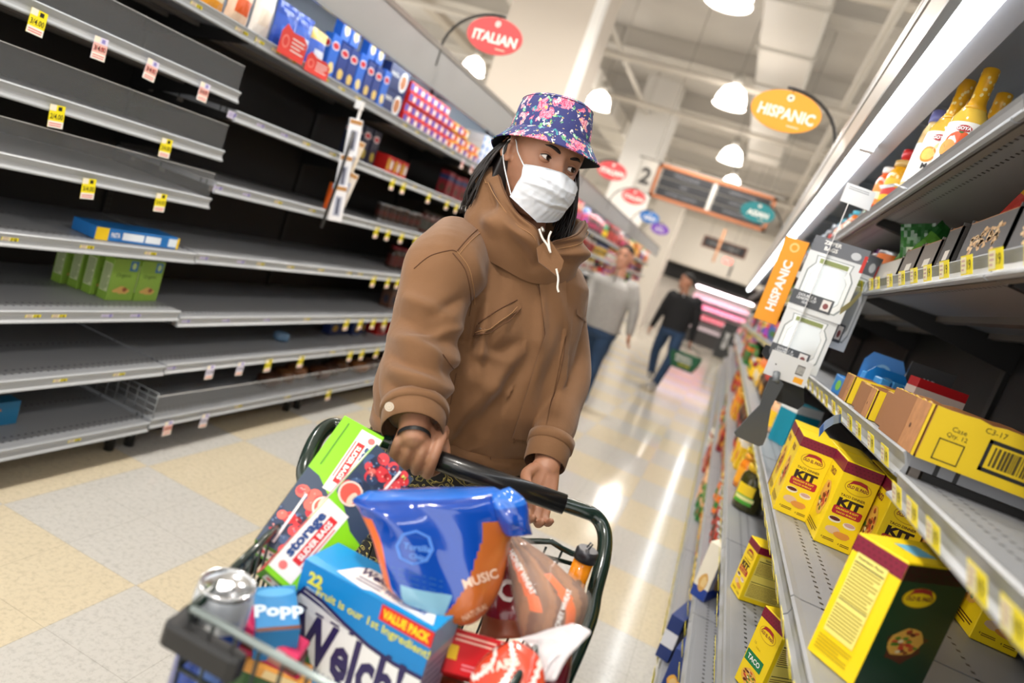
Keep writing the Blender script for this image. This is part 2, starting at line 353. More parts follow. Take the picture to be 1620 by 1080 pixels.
def shelf(bay, side, xl, xb, y0, y1, zb, tags, base=False, guard=0., name='shelf', deep_tags=0):
    """side -1: left-hand run facing +x, +1: right-hand run facing -x. xl: outer lip, xb: back, zb: bottom of the lip"""
    L = y1-y0; a = MB(); s = side; dk = abs(xb-xl); g = .003
    a.box(*sorted_box(s*.016, g, .022, s*dk, L-g, .042), DECK)
    a.box(*sorted_box(s*.02, g, .0, s*.035, L-g, .022), UNDER)
    a.box(*sorted_box(s*dk*.5, g, .004, s*(dk*.5+.03), L-g, .022), UNDER); a.box(*sorted_box(s*(dk*.8), g, .004, s*(dk*.8+.02), L-g, .022), UNDER)
    o = a.build(name, bay, (xl, y0, zb))
    p = MB(); pr = [(s*(.016-u), v) for u, v in lip_profile()]
    r0 = [Vector((x, g, z)) for x, z in pr]; r1 = [Vector((x, L-g, z)) for x, z in pr]
    p.loft([r0, r1] if s < 0 else [r1, r0], LIP if s < 0 else LIPR, smooth=False); p.build('price_rail', o)
    if not base:
        for y in (.006, L-.012):
            b = MB()
            pts = [(s*.04, .02), (s*.04, -.002), (s*dk*.45, -.03), (s*dk, -.075), (s*dk, .02)]
            b.add([(x, y, z) for x, z in pts]+[(x, y+.006, z) for x, z in pts], [(0, 1, 2, 3, 4), (9, 8, 7, 6, 5)]+[(i, (i+1) % 5, 5+(i+1) % 5, 5+i) for i in range(5)], UPR)
            b.build('bracket', o)
    if guard:
        b = MB(); b.box(*sorted_box(s*.012, .01, .043, s*.015, L-.01, .043+guard), GUARD)
        b.box(*sorted_box(s*.010, .01, .043+guard-.002, s*.017, L-.01, .043+guard), clear('#ffffff', .35, .1)); b.build('clear_guard', o)
    for (y, k, *e) in tags:
        me = TAGM[k]; t = bpy.data.objects.new('price_tag', me); COL.objects.link(t); t.parent = o
        hang = k[0].startswith('hang'); tz = -.012 if hang else .019
        t.location = (s*(.0085 if not hang else -.004), y-y0, tz); jit = (rnd.random()-.5)*.16 if hang else 0
        t.rotation_euler = (jit, (0 if hang else -s*.12), PI if s > 0 else 0)
        if s > 0 and not hang: t.scale = (1, 1.2, 1.25); t.location.x = -.0125; t.rotation_euler = (0, .38, PI); t.location.z = .02
        elif not hang: t.scale = (1, 1.1, 1.15)
    return o
def sorted_box(x0, y0, z0, x1, y1, z1): return (min(x0, x1), min(y0, y1), min(z0, z1), max(x0, x1), max(y0, y1), max(z0, z1))
LIPH, YL = ('lip', ''), .0
def spaced(y0, y1, step, kinds, jit=.4):
    out = []; y = y0+step*.5
    while y < y1-.03:
        out.append((y+(rnd.random()-.5)*step*jit, rnd.choice(kinds))); y += step
    return out
H3, H2, HP, HL, LI, LL_ = ('hang', '3/4.00'), ('hang', '2/4.00'), ('hangp', ''), ('hangl', '5/5.00'), ('lip', ''), ('lilac', '')
def ypx(px, py, X): return at(px, py, X=X).y
def bay_frame(side, xb, y0, y1, label, top=1.84, lit=True):
    b = empty('shelving_bay', (0, 0, 0)); tag(b, label, 'shelving')
    s = side; y0 += .0015; y1 -= .0015; a = MB(); a.box(*sorted_box(xb, y0, .02, xb+s*.03, y1, top), BACKP); a.build('back_panel', b)
    a = MB(); a.box(*sorted_box(xb, y0, top, xb+s*.03, y1, 2.24), LITP); a.box(*sorted_box(xb, y0, 2.24, xb-s*.625, y1, 2.256), M('#8f959c', .5)); a.build('canopy_roof', b)
    a = MB()
    for y in (y0+.02,):
        a.box(*sorted_box(xb-s*.012, y-.018, 0, xb, y+.018, 2.24), UPR)
        for k in range(88):
            z = .1+k*.024
            for q in (-.008, .008): a.box(*sorted_box(xb-s*.0125, y+q-.0025, z, xb-s*.0121, y+q+.0025, z+.014), M('#3b3a39', .6))
    a.build('slotted_upright', b)
    a = MB(); kx = xb-s*.34; a.box(*sorted_box(kx, y0, 0, kx+s*.01, y1, .12), M('#3b3128', .6)); a.build('kick_plate', b)
    for y in (y0+.05, y1-.05): a = MB(); a.tube([(xb-s*.42, y, 0), (xb-s*.42, y, .125)], .02, UPR, 8); a.build('levelling_foot', b)
    return b
XL, XLB = -2.03, -2.58
TEN = ('nearest', 'second', 'third', 'fourth', 'fifth', 'sixth', 'seventh', 'eighth', 'ninth', 'tenth', 'eleventh', 'twelfth', 'thirteenth', 'fourteenth', 'fifteenth')
LEFT_Z = []
for i in range(12):
    y0 = 1.06+1.218*i; y1 = y0+1.218
    near = i == 0
    b = bay_frame(-1, XLB, y0, y1, ('nearly bare black and grey shelving bay at the left edge' if near else '%s bay along the left-hand shelving run, counted from the photographer' % TEN[i]))
    if near:
        zs = [.13, .388, .632, .882, 1.115, 1.312, 1.548, 1.78]
    else: zs = [.142, .393, .605, .885, 1.183, 1.478, 1.78] if i < 5 else [.142, .43, .70, .97, 1.24, 1.51, 1.78]
    LEFT_Z.append(zs)
    for j, z in enumerate(zs):
        g = 0; tags = []
        if near:
            if j in (4, 5, 6): g = .10
            P = {0: [(118, 707, LI)], 1: [(97, 607, LI), (190, 597, LI)], 2: [(55, 503, LI), (96, 502, LI), (172, 501, LL_), (217, 501, LL_)], 3: [(18, 384, LI), (140, 394, LI), (241, 402, LI)],
                 4: [(138, 300, H3), (252, 322, H3)], 5: [(88, 184, H2), (261, 233, H3)], 6: [(58, 32, H3), (157, 74, HP), (239, 105, HP), (322, 141, HP)], 7: spaced(y0, y1, .2, [LI])}[j]
            for q in P: tags.append(q if len(q) == 2 else (ypx(q[0], q[1], XL), q[2]))
        elif i == 1:
            P = {0: [(262, 685, HP), (320, 672, HL), (377, 652, LI), (455, 635, LI)], 1: [(270, 596, LL_), (328, 598, HL), (376, 592, HL), (420, 588, H3), (472, 580, H3)], 2: [(297, 508, LL_), (360, 507, LL_), (425, 505, LL_), (488, 504, LI)],
                 3: [(322, 421, LL_), (380, 427, LL_), (412, 428, LI), (460, 431, LI), (508, 435, LI), (553, 438, LI)], 4: [(345, 308, LL_), (390, 318, LL_), (440, 330, LI), (494, 342, LI)], 5: [(367, 194, LL_), (412, 210, LL_), (450, 223, LL_), (485, 236, LI), (527, 251, LI)], 6: [(x, 15+(x-300)*.55, LI) for x in range(385, 585, 26)]}[j]
            for q in P: tags.append((ypx(q[0], q[1], XL), q[2]))
            if j == 0: g = .10
        elif i < 5:
            st = .17 if i == 2 else .15
            tags = spaced(y0, y1, st, [H3, H2, H3, LI] if j != 6 else [LI, LI, HP])
            if j == 0: g = .10; tags = spaced(y0, y1, .4, [LI, H3])
        else: tags = spaced(y0, y1, .22, [LI, LI, H3])
        shelf(b, -1, XL, XLB, y0, y1, z, tags, base=(j == 0), guard=g)
    # canopy hardware
    a = MB()
    a.box(-2.56, y0+.06, 2.19, -1.97, y0+.074, 2.235, M('#9aa0a6', .4))
    a.build('canopy_arm', b)
# wire divider on the base deck
a = MB()
for k in range(9): a.tube([(-2.04-.055*k, 0, 0), (-2.04-.055*k, 0, .115)], .0018, M('#8a8f93', .35, .5), 6)
for z in (0, .03, .06, .09, .115): a.tube([(-2.04, 0, z), (-2.49, 0, z)], .0018, M('#8a8f93', .35, .5), 6)
tag(a.build('wire_divider', None, (0, 2.29, .184)), 'small wire fence divider standing on the left base deck', 'divider')
# right-hand run
XRB = .84
RZ = [(.228, .128), (.262, .338), (.268, .638), (.268, .958), (.335, 1.26), (.335, 1.603), (.28, 1.84)]
RIGHT_Z = []
for i in range(14):
    y0 = 1.25+1.219*(i-1); y1 = y0+1.219
    b = bay_frame(1, XRB, y0, y1, ('yellow taco kit shelving bay nearest the photographer' if i == 0 else '%s bay along the right-hand shelving run, counted from the photographer' % TEN[i]), top=1.9)
    for j, (x, z) in enumerate(RZ):
        zz = z - (.034 if j == 4 and i == 0 else 0)
        if j == 0: tags = spaced(y0, y1, .1, [LI, LI, H3] if i < 2 else [LI])
        elif j in (1, 2): tags = spaced(y0, y1, .13, [LI])
        elif j == 6: tags = []
        else: tags = spaced(y0, y1, .12, [LI])
        if i > 6: tags = tags[::3]
        if i == 0: tags = [t for t in tags if t[0] > .4]
        shelf(b, 1, x, XRB, y0, y1, zz, tags, base=(j == 0))
    a = MB()
    a.box(.185, y0+.06, 2.19, .82, y0+.074, 2.235, M('#9aa0a6', .4))
    a.build('canopy_arm', b)
# canopies: header board, trim, reflector, tube
TUBE = emit('#f6fbff', TUBE_W, 'tube_glow'); TUBE2 = emit('#f6fbff', TUBE_W*1.1, 'tube_glow')
for s, xf, y0, y1, side in ((-1, -1.93, 1.0, 15.7, 'left'), (1, .145, -.1, 17.2, 'right')):
    c = empty('canopy_light'); tag(c, 'long grey header board with %s over the %s-hand shelves' % ('a bright tube behind it' if s > 0 else 'light strips behind it', side), 'canopy light')
    a = MB(); a.box(*sorted_box(xf, y0, 2.045, xf+s*.012, y1, 2.25), M('#8f9091' if s < 0 else '#a8a199', .45)); a.build('header_board', c)
    a = MB(); a.box(*sorted_box(xf-s*.004, y0, 2.235, xf+s*.02, y1, 2.262), M('#77726c', .4)); a.box(*sorted_box(xf-s*.004, y0, 2.19, xf, y1, 2.232), M('#a9a9a9', .5)) if s > 0 else None
    a.box(*sorted_box(xf-s*.003, y0, 2.035, xf+s*.016, y1, 2.05), M('#8e9296', .3, .5)); a.build('edge_trim', c)
    a = MB(); a.box(*sorted_box(xf+s*.075, y0, 2.045, xf+s*.122, y1, 2.06), M('#9a9ba2', .4)) if s > 0 else None; zo = 0 if s > 0 else .085; a.box(*sorted_box(xf+s*.018, y0, 2.075+zo, xf+s*.09, y1, 2.09+zo), M('#e8e8e8', .4)); a.build('reflector', c)
    y = y0+.02; k = 0
    while y < y1-.3:
        a = MB(); zt = 2.05 if s > 0 else 2.135; a.tube([(xf+s*.048, y, zt), (xf+s*.048, min(y+1.2, y1)-.02, zt)], .024, TUBE if s > 0 else TUBE2, 12); a.build('tube_lamp', c)
        a = MB(); zo = 0 if s > 0 else .085; a.box(*sorted_box(xf+s*.03, y-.018, 2.02+zo, xf+s*.07, y+.018, 2.075+zo), M('#e4e6e8', .3)); a.build('lamp_holder', c)
        y += 1.219
# ---------------------------------------------------------------- packaging
GY, MAR, KBROWN = M('#f4d414', .38), M('#7d1230', .42), M('#a9764b', .75, noise=.12, nscale=60)
def faces(w, d, h, x0=None, y0=None):
    """front faces -y; box from x0..x0+w, y0..y0+d, 0..h"""
    x0 = -w/2 if x0 is None else x0; y0 = 0 if y0 is None else y0; cx, cy = x0+w/2, y0+d/2
    return dict(front=Face((cx, y0, h/2), (1, 0, 0), (0, 0, 1), w, h), left=Face((x0, cy, h/2), (0, -1, 0), (0, 0, 1), d, h), right=Face((x0+w, cy, h/2), (0, 1, 0), (0, 0, 1), d, h),
                top=Face((cx, cy, h), (1, 0, 0), (0, 1, 0), w, d), back=Face((cx, y0+d, h/2), (-1, 0, 0), (0, 0, 1), w, h))
def carton_body(w, d, h, mat, r=.0012):
    a = MB(); a.rbox(-w/2, 0, 0, w/2, d, h, r, mat); return a, faces(w, d, h)
def band_check(a, F, y0, y1):
    a.rect(F, -.5, y0, .5, y1, MAR, 1); n = 9; c = M('#5d0a22', .4)
    for r in range(3):
        for k in range(n):
            x = -.5+(k+.5*(r % 2))/n; yy = y0+(r+.15)*(y1-y0)/3.2
            a.rect(F, x+.01, yy, min(.5, x+.055), yy+.010, c, 2)
def old_el_paso_logo(a, F, x, y, rx, ry, l=2):
    a.disc(a_F(F), x, y, rx, ry, M('#caa013', .4), l); a.disc(F, x, y, rx*.93, ry*.9, GY, l+1)
    a.poly(F, [(x-rx*.78, y+ry*.1), (x-rx*.5, y+ry*.85), (x, y+ry*.98), (x+rx*.5, y+ry*.85), (x+rx*.78, y+ry*.1), (x+rx*.45, y+ry*.42), (x, y+ry*.52), (x-rx*.45, y+ry*.42)], M('#a31d2a', .4), l+2)
    a.text(F, 'OLD EL PASO', x, y-ry*.05, ry*.42, MAR, l+3, .03, fitw=rx*1.62)
def a_F(F): return F
def bowl(a, F, x, y, rx, ry, c, l=2):
    a.disc(F, x, y, rx, ry, M('#e9e2cf', .4), l); a.disc(F, x, y+ry*.25, rx*.86, ry*.62, c, l+1)
def blob(a, F, x, y, rx, ry, c, l=2, n=14, j=.25):
    P = [(x+rx*math.cos(2*PI*k/n)*(1+rnd.uniform(-j, j)), y+ry*math.sin(2*PI*k/n)*(1+rnd.uniform(-j, j))) for k in range(n)]; a.poly(F, P, c, l)
def taco_art(a, F, x, y, rx, ry, l=2):
    blob(a, F, x, y, rx, ry, M('#e6b04a', .5), l, j=.08)
    for k in range(26):
        t = rnd.random()*2*PI; q = rnd.random()**.5*.8
        blob(a, F, x+rx*q*math.cos(t), y+ry*q*math.sin(t), rx*.18, ry*.12, M(rnd.choice(['#8a3d1b', '#c8552a', '#5f8f2a', '#f0e0b0', '#d0392b', '#6b2d14']), .5), l+1+k % 3, 7)
def kit_box(w, d, h, style=0):
    a, F = carton_body(w, d, h, GY); f = F['front']; DB = M('#5a2412', .5)
    for k in ('front', 'left', 'right'): band_check(a, F[k], .36, .485)
    a.rect(F['top'], -.47, -.47, .47, .47, GY, 1)
    if style != 1: old_el_paso_logo(a, f, .02, .235, .36, .085)
    if style == 1: pass
    elif style == 2:
        a.text(f, '16', -.28, .06, .035, M('#b08c10', .4)); a.text(f, 'SHELLS', -.1, .02, .02, M('#b08c10', .4)); a.rect(f, -.45, -.2, .3, -.06, M('#0c7a48', .4), 2); a.text(f, 'TACO', -.08, -.13, .06, WHT, 3, .03)
        taco_art(a, f, 0, -.34, .34, .1)
    else:
        a.text(f, 'TACO DINNER', .0, .115, .028, DB, 2, .02, fitw=.66); a.text(f, 'KIT', 0, .03, .092, M('#2a1410', .5), 2, .06, fitw=.66)
        a.poly(f, [(-.38, -.03), (-.38, -.1), (-.34, -.115), (.36, -.115), (.4, -.1), (.4, -.03), (.36, -.018), (-.34, -.018)], M('#b02030', .4), 2)
        a.text(f, 'CRUNCHY & SOFT', 0, -.048, .022, GY, 3, .03, fitw=.62); a.text(f, 'TACO SHELLS', 0, -.088, .018, GY, 3, .03, fitw=.55)
        bowl(a, f, -.22, -.18, .17, .035, M('#5b1c12', .5)); bowl(a, f, .2, -.2, .17, .035, M('#c9a29a', .5))
        blob(a, f, -.16, -.3, .2, .045, M('#d9b894', .5), 2, j=.08); blob(a, f, .12, -.33, .22, .04, M('#d9913a', .5), 3, j=.08)
        a.text(f, '4', -.36, -.41, .025, DB); a.text(f, '4', .12, -.43, .025, DB); a.lines(f, -.32, -.435, 0, -.4, 2, DB); a.lines(f, .17, -.45, .42, -.415, 2, DB)
    # long sides: photo of a taco on the left, table of nutrition on the right
    L = F['left']; taco_art(a, L, .0, -.05, .3, .22); a.text(L, 'TACO', -.1, .27, .07, MAR, 2, .04); a.lines(L, -.42, -.45, .42, -.36, 3, DB)
    R = F['right']
    if style == 1:
        a.rect(R, -.5, -.5, .5, .485, M('#0d3a22', .45), 1); band_check(a, R, .36, .485); blob(a, R, -.05, -.15, .3, .14, M('#5b2a14', .5), 2); taco_art(a, R, -.05, -.12, .24, .12, 3); old_el_paso_logo(a, R, -.15, .24, .24, .08)
    else:
        P = M('#f2df6a', .45); a.rect(R, -.42, -.42, .42, .33, P, 1); a.text(R, 'Nutrition Facts', -.12, .29, .032, BLK, 2, .03); a.rect(R, -.4, .235, .4, .25, BLK, 2); a.lines(R, -.4, .02, .4, .22, 8, DB, 2, .35); a.rect(R, -.4, -.14, .4, -.13, BLK, 2); a.rect(R, -.4, -.0, .4, .008, BLK, 2); a.lines(R, -.4, -.4, .4, -.16, 9, DB, 2, .3)
    if style in (1,):   # narrow face with the nutrition table, star sticker on top
        a.rect(f, -.36, -.28, .26, .37, M('#efe07a', .45), 6); a.text(f, 'Nutrition Facts', -.06, .34, .02, BLK, 7, .02, fitw=.5); a.rect(f, -.34, .295, .24, .305, BLK, 7); a.lines(f, -.34, .0, .24, .29, 11, M('#8a7a20', .5), 7, .35); a.rect(f, -.34, -.01, .24, -.002, BLK, 7); a.lines(f, -.34, -.25, .24, -.04, 8, M('#8a7a20', .5), 7, .35); a.lines(f, -.4, -.44, .3, -.31, 5, M('#b39a10', .5), 7, .35)
        a.rect(F['top'], -.22, -.2, .22, .12, M('#6fb8d8', .4), 2)
    return a
def put(a, name, label, cat, loc, rz=0, group=None, rot=None):
    return tag(a.build(name, None, loc, rz, rot), label, cat, group)
KZ = 1.001
k = put(kit_box(.08, .13, .2), 'taco_kit_box', 'yellow taco dinner kit box standing leftmost in the row of kits, under the blue strip', 'box', (.308, 1.791, KZ), -.014)
def kcopy(loc, rz, label, group=None): return dup(k, loc, rz, label, group)
kcopy((.308, 1.926, KZ), -.02, 'yellow taco kit box directly behind the leftmost kit')
kcopy((.392, 1.662, KZ), .04, 'yellow taco dinner kit box second in the row, fully visible with its food picture side')
kcopy((.392, 1.80, KZ), .03, 'yellow taco kit box behind the second kit of the row')
kcopy((.478, 1.575, KZ), .02, 'yellow taco dinner kit box third in the row, partly behind the big tilted box')
kcopy((.478, 1.71, KZ), .0, 'yellow taco kit box behind the third kit')
kcopy((.566, 1.52, KZ), .03, 'yellow taco kit box fourth in the row, mostly hidden by the shelf rail above')
kcopy((.655, 1.45, KZ), .0, 'yellow taco kit box deepest in the row near the back panel')
o = kit_box(.078, .165, .19, 1); put(o, 'taco_kit_box', 'big yellow box turned askew, nutrition table on its narrow side and dark green front', 'box', (.274+.039*.70, 1.057-.039*.717, KZ), -.797)
o = kit_box(.075, .15, .17); put(o, 'taco_kit_box', 'yellow box lying in shadow behind the big tilted box', 'box', (.60, 1.16, KZ), -1.5)
kz2 = .682
put(kit_box(.071, .138, .166), 'taco_kit_box', 'yellow kit box alone on the shelf below the kits, nutrition table showing', 'box', (.282+.0355*.33, 2.04-.0355*.944, kz2), -1.235)
put(kit_box(.075, .14, .18, 2), 'taco_shell_box', 'yellow taco shell box with green patch at the bottom edge', 'box', (.312, 1.50, kz2), -1.0)
# things further along that shelf
def simple_carton(w, d, h, c, cf, bars=(), ttl=None, tc='#ffffff', top=None, art=None, lbl=None):
    a, F = carton_body(w, d, h, M(c, .42)); f = F['front']
    for g in (f, F['left'], F['right']):
        a.rect(g, -.5, -.5, .5, .5, M(cf, .42), 1) if g is f else None
        for (y0, y1, bc) in bars: a.rect(g, -.5, y0, .5, y1, M(bc, .42), 2)
        if art: blob(a, g, 0, -.2, .3, .16, M(art, .5), 3, j=.12); blob(a, g, .05, -.2, .2, .1, M('#e9c98a' if art != '#e9c98a' else '#b8562a', .5), 4, j=.2)
        if lbl: a.disc(g, 0, .2, .36, .14, M(lbl, .42), 3)
        if ttl: a.text(g, ttl, 0, .2, .1, M(tc, .45), 5, .03, wmax=.8)
    if top: a.rect(F['top'], -.5, -.5, .5, .5, M(top, .42), 1)
    return a
put(simple_carton(.09, .13, .175, '#1c93ae', '#1c93ae', [(.3, .5, '#e9eef0')], None), 'carton', 'teal carton with a white top band beside the grey spatulas', 'box', (.34, 2.86, KZ), -.9)
put(simple_carton(.05, .17, .12, '#5a2330', '#5a2330', [(.3, .5, '#d9c36a')], None), 'carton', 'dark maroon carton edge-on just left of the first taco kit', 'box', (.293, 2.05, KZ), -.25)
def jar(r, h, glass, lid, labc=None, lab2=None, ttl=None, neck=.75, lidh=.14):
    a = MB(); n = 24; zl = h*(1-lidh)
    a.lathe([(r*.9, 0), (r, h*.04), (r, h*.66), (r*.93, h*.76), (r*neck, h*.83), (r*neck, zl)], M(glass, .12, coat=.3), n)
    b = MB(); b.lathe([(r*neck*1.1, zl), (r*neck*1.12, h*.985), (r*neck*1.0, h)], M(lid, .35), n)
    l = None
    if labc:
        l = MB(); rr = r*1.012; l.lathe([(rr, h*.14), (rr, h*.6)], M(labc, .5), n, cap=False)
        if lab2: l.lathe([(rr*1.006, h*.26), (rr*1.006, h*.42)], M(lab2, .5), n, cap=False)
        if ttl: wrap_text(l, ttl, rr*1.015, h*.48, h*.1, M('#ffffff', .5))
    return a, b, l
def wrap_text(a, t, r, z, h, mat, a0=-PI/2, bold=.03, span=None):
    vs, fs, tw, th = text_geo(t, bold); s = h/.72; sx = s if not span else span*r/tw
    P = []
    for v in vs:
        th_ = a0+v.x*sx/r; P.append((r*math.cos(th_), r*math.sin(th_), z+v.y*s))
    a.add(P, fs, mat)
def jar_thing(name, label, cat, loc, args, group=None, rz=0, **kw):
    a, b, l = jar(*args, **kw); o = put(a, name, label, cat, loc, rz, group); c = [b.build('lid', o)]
    if l: c.append(l.build('jar_label', o))
    kids(o, *c); return o
JJ = jar_thing('glass_jar', 'big jar of green jalapenos with yellow lid and yellow-green label', 'jar', (.345, 2.95, kz2), (.062, .19, '#3d3a12', '#e3b917'), rz=-.5)
a = MB(); P_ = Matrix.Translation((.345, 2.95, kz2)); jl = []
for (z0, z1, c, l) in ((.03, .11, '#f1cf1a', 0), (.03, .065, '#4aa32a', 1), (.045, .06, '#e8e8a0', 2)):
    n_ = 12; aa = -PI/2-.75+.25*l*.3; rr = .0633+.0006*l
    vs_ = [(rr*math.cos(aa+1.3*i/n_), rr*math.sin(aa+1.3*i/n_), z) for i in range(n_+1) for z in (z0, z1)]; a.add(vs_, [(2*i, 2*i+2, 2*i+3, 2*i+1) for i in range(n_)], M(c, .45))
a.build('jar_label', JJ)
jar_thing('glass_jar', 'orange jar behind the jalapeno jar, near the tip of the spatula', 'jar', (.34, 3.3, kz2), (.05, .16, '#e8841a', '#e8a020', '#f2a51e'))
jar_thing('glass_jar', 'yellow lidded jar just beyond the orange jar', 'jar', (.36, 3.55, kz2), (.05, .15, '#c5a21c', '#f2d21e', '#f4e04a'))
# first and base decks, near part
put(simple_carton(.19, .06, .22, '#f1ead8', '#f1ead8', [(-.5, -.3, '#1d3f96')], None, art='#d8a85c'), 'cereal_carton', 'cream and blue carton tipped outward on the first right-hand shelf', 'box', (.335, 2.68, .382), 1.15)
put(simple_carton(.17, .05, .22, '#1c3c92', '#1c3c92', [(.1, .3, '#e9e7e0')], 'PASTA'), 'carton', 'royal blue carton beside the cream one on the first right-hand shelf', 'box', (.40, 2.62, .382), 1.45)
put(simple_carton(.2, .05, .17, '#16306f', '#16306f', [(-.2, .15, '#d9dce4')], None), 'carton', 'dark navy carton low down on the right-hand base deck', 'box', (.275, 2.55, .172), 1.3)
put(simple_carton(.14, .06, .16, '#17357c', '#17357c', [], None, art='#e8b04a'), 'carton', 'navy and yellow carton next on the right-hand base deck', 'box', (.31, 2.32, .172), 1.35)
put(simple_carton(.09, .05, .11, '#f3b31c', '#f3b31c', [(.0, .2, '#e2551c')], None), 'carton', 'small orange-yellow carton at the bottom of the right-hand base deck', 'box', (.3, 2.1, .172), 1.2)

# ---- shelf five up: torn cardboard trays
def tray(x0, y0, x1, y1, h, outc, name, label, loc, text=False, low_front=0):
    a = MB(); t = .003; KO = M(outc, .6); n = 22
    a.box(x0, y0, 0, x1, y1, t, KBROWN)
    def wall(p, q, nx, ny):
        # torn top edge
        for side, mt in ((0, KBROWN), (1, KO)):
            vs = []
            for k in range(n+1):
                u = k/n; x, y = p[0]+(q[0]-p[0])*u+nx*t*side, p[1]+(q[1]-p[1])*u+ny*t*side; vs += [(x, y, 0), (x, y, hh(u))]
            a.add(vs, [(2*k, 2*k+2, 2*k+3, 2*k+1) if side else (2*k, 2*k+1, 2*k+3, 2*k+2) for k in range(n)], mt)
        vs = []
        for k in range(n+1):
            u = k/n; x, y = p[0]+(q[0]-p[0])*u, p[1]+(q[1]-p[1])*u; vs += [(x, y, hh(u)), (x+nx*t, y+ny*t, hh(u))]
        a.add(vs, [(2*k, 2*k+1, 2*k+3, 2*k+2) for k in range(n)], M('#c79d6a', .8))
    prof = [0]
    def hh(u): return h*prof[0](u)+.0012*math.sin(u*97+y0*31)+.001*math.sin(u*61)
    prof[0] = lambda u: 1-.12*math.exp(-((u-.25)/.15)**2)*0
    wall((x0, y0), (x1, y0), 0, -1); wall((x0, y1), (x1, y1), 0, 1)
    wall((x1, y0), (x1, y1), 1, 0)
    prof[0] = lambda u: 1-low_front
    wall((x0, y1), (x0, y0), -1, 0)
    # aisle-side end: bare cardboard flap with a hole
    F = Face((x0-t, (y0+y1)/2, h*(1-low_front)/2), (0, -1, 0), (0, 0, 1), y1-y0, h*(1-low_front))
    a.rect(F, -.5, -.5, .44, .49, KBROWN, 2); a.rect(F, -.5, -.5, .1, .49, M('#8d5f3b', .75), 3); a.disc(F, .2, -.05, .02, .05, M('#5c3b22', .8), 4)
    if text:
        S = Face(((x0+x1)/2, y0-t, h/2), (1, 0, 0), (0, 0, 1), x1-x0, h)
        BK2 = M('#2c2708', .5)
        a.text(S, 'Case', -.405, .2, .09, BK2, 2); a.text(S, 'Qty. 12', -.405, .07, .08, BK2, 2)
        for (u0, v0, u1, v1) in ((-.455, -.42, -.37, -.40), (-.455, -.04, -.37, -.02), (-.455, -.42, -.451, -.02), (-.374, -.42, -.37, -.02)): a.rect(S, u0, v0, u1, v1, BK2, 2)
        for (u0, v0, u1, v1) in ((-.31, -.32, -.02, -.25), (-.31, .19, -.02, .26), (-.31, -.32, -.298, .26), (-.032, -.32, -.02, .26)): a.rect(S, u0, v0, u1, v1, BLK, 2)
        u = -.285
        while u < -.05: wd = rnd.choice((.003, .006, .009)); a.rect(S, u, -.2, u+wd, .15, M('#4a3d08', .5), 3); u += wd+rnd.choice((.003, .006))
        a.text(S, 'C3-17', -.3, .38, .1, BK2, 2)
    return put(a, name, label, 'tray', loc)
tz, tzn = 1.304, 1.27
tray(0, 0, .44, .26, .088, '#d9b90f', 'cardboard_tray', 'largest torn cardboard tray, yellow outside with a printed barcode frame', (.342, 1.215, tz), True)
tray(0, 0, .44, .12, .072, '#d9b90f', 'cardboard_tray', 'torn cardboard tray wedged directly behind the largest one', (.36, 1.487, tz))
tray(0, 0, .42, .155, .066, '#e3c512', 'cardboard_tray', 'brown cardboard tray with a punched hole, third along the shelf', (.345, 1.62, tz))
tray(0, 0, .42, .11, .066, '#e3c512', 'cardboard_tray', 'empty cardboard tray behind the one with the punched hole', (.36, 1.785, tz))
tray(0, 0, .42, .12, .07, '#f0d21c', 'cardboard_tray', 'bright yellow ended cardboard tray next to the blue cartons', (.345, 1.905, tz))
a, F = carton_body(.07, .1, .05, M('#1b7fd0', .4)); a.disc(F['front'], 0, 0, .25, .3, M('#7bc043', .4)); a.disc(F['left'], 0, 0, .25, .3, M('#7bc043', .4))
b0 = put(a, 'small_blue_carton', 'small bright blue carton with a green dot lying on the rail edge', 'box', (.385, 2.06, tz), .1)
dup(b0, (.385, 2.19, tz), -.1, 'small bright blue carton farther of the two on the rail edge')
def display(loc, rz, c, label, h=.15, w=.12):
    a = MB(); K = M(c, .4)
    a.box(-w/2, 0, 0, w/2, .1, .045, K)
    pts = [(-w/2, 0), (w/2, 0), (w/2, h*.8), (w*.36, h), (-w*.36, h), (-w/2, h*.8)]
    T0 = a.T; a.T = Matrix(((1, 0, 0, 0), (0, 0, 1, .1), (0, 1, 0, 0), (0, 0, 0, 1))); a.prism(pts, 0, .004, K); a.T = T0
    F = Face((0, .0995, h*.55), (1, 0, 0), (0, 0, 1), w, h); a.disc(F, 0, .1, .2, .16, M('#7fb7e0', .4), 1); a.disc(F, 0, .1, .13, .1, K, 2)
    for k in range(3): a.rbox(-w/2+.01+k*.035, .02, .045, -w/2+.04+k*.035, .07, .085, .003, M('#4aa0e0', .4))
    return put(a, 'counter_display', label, 'display', loc, rz)
display((.47, 2.28, tz), -.2, '#1d7cc9', 'blue cardboard display with rounded header behind the hanging cards')
display((.50, 2.13, tz), .2, '#1f86d4', 'blue open display with packets, next to the red box', .11)
put(simple_carton(.13, .05, .12, '#c01b22', '#c01b22', [(.1, .3, '#e8d9d0')], None), 'carton', 'glossy red carton leaning behind the cardboard trays', 'box', (.56, 2.0, tz), .25)
put(simple_carton(.12, .03, .16, '#1d1d20', '#1d1d20', [], 'JAR', '#cccccc'), 'hang_card', 'black card with a jar drawing standing behind the blue displays', 'card', (.60, 2.3, tz), -.1)
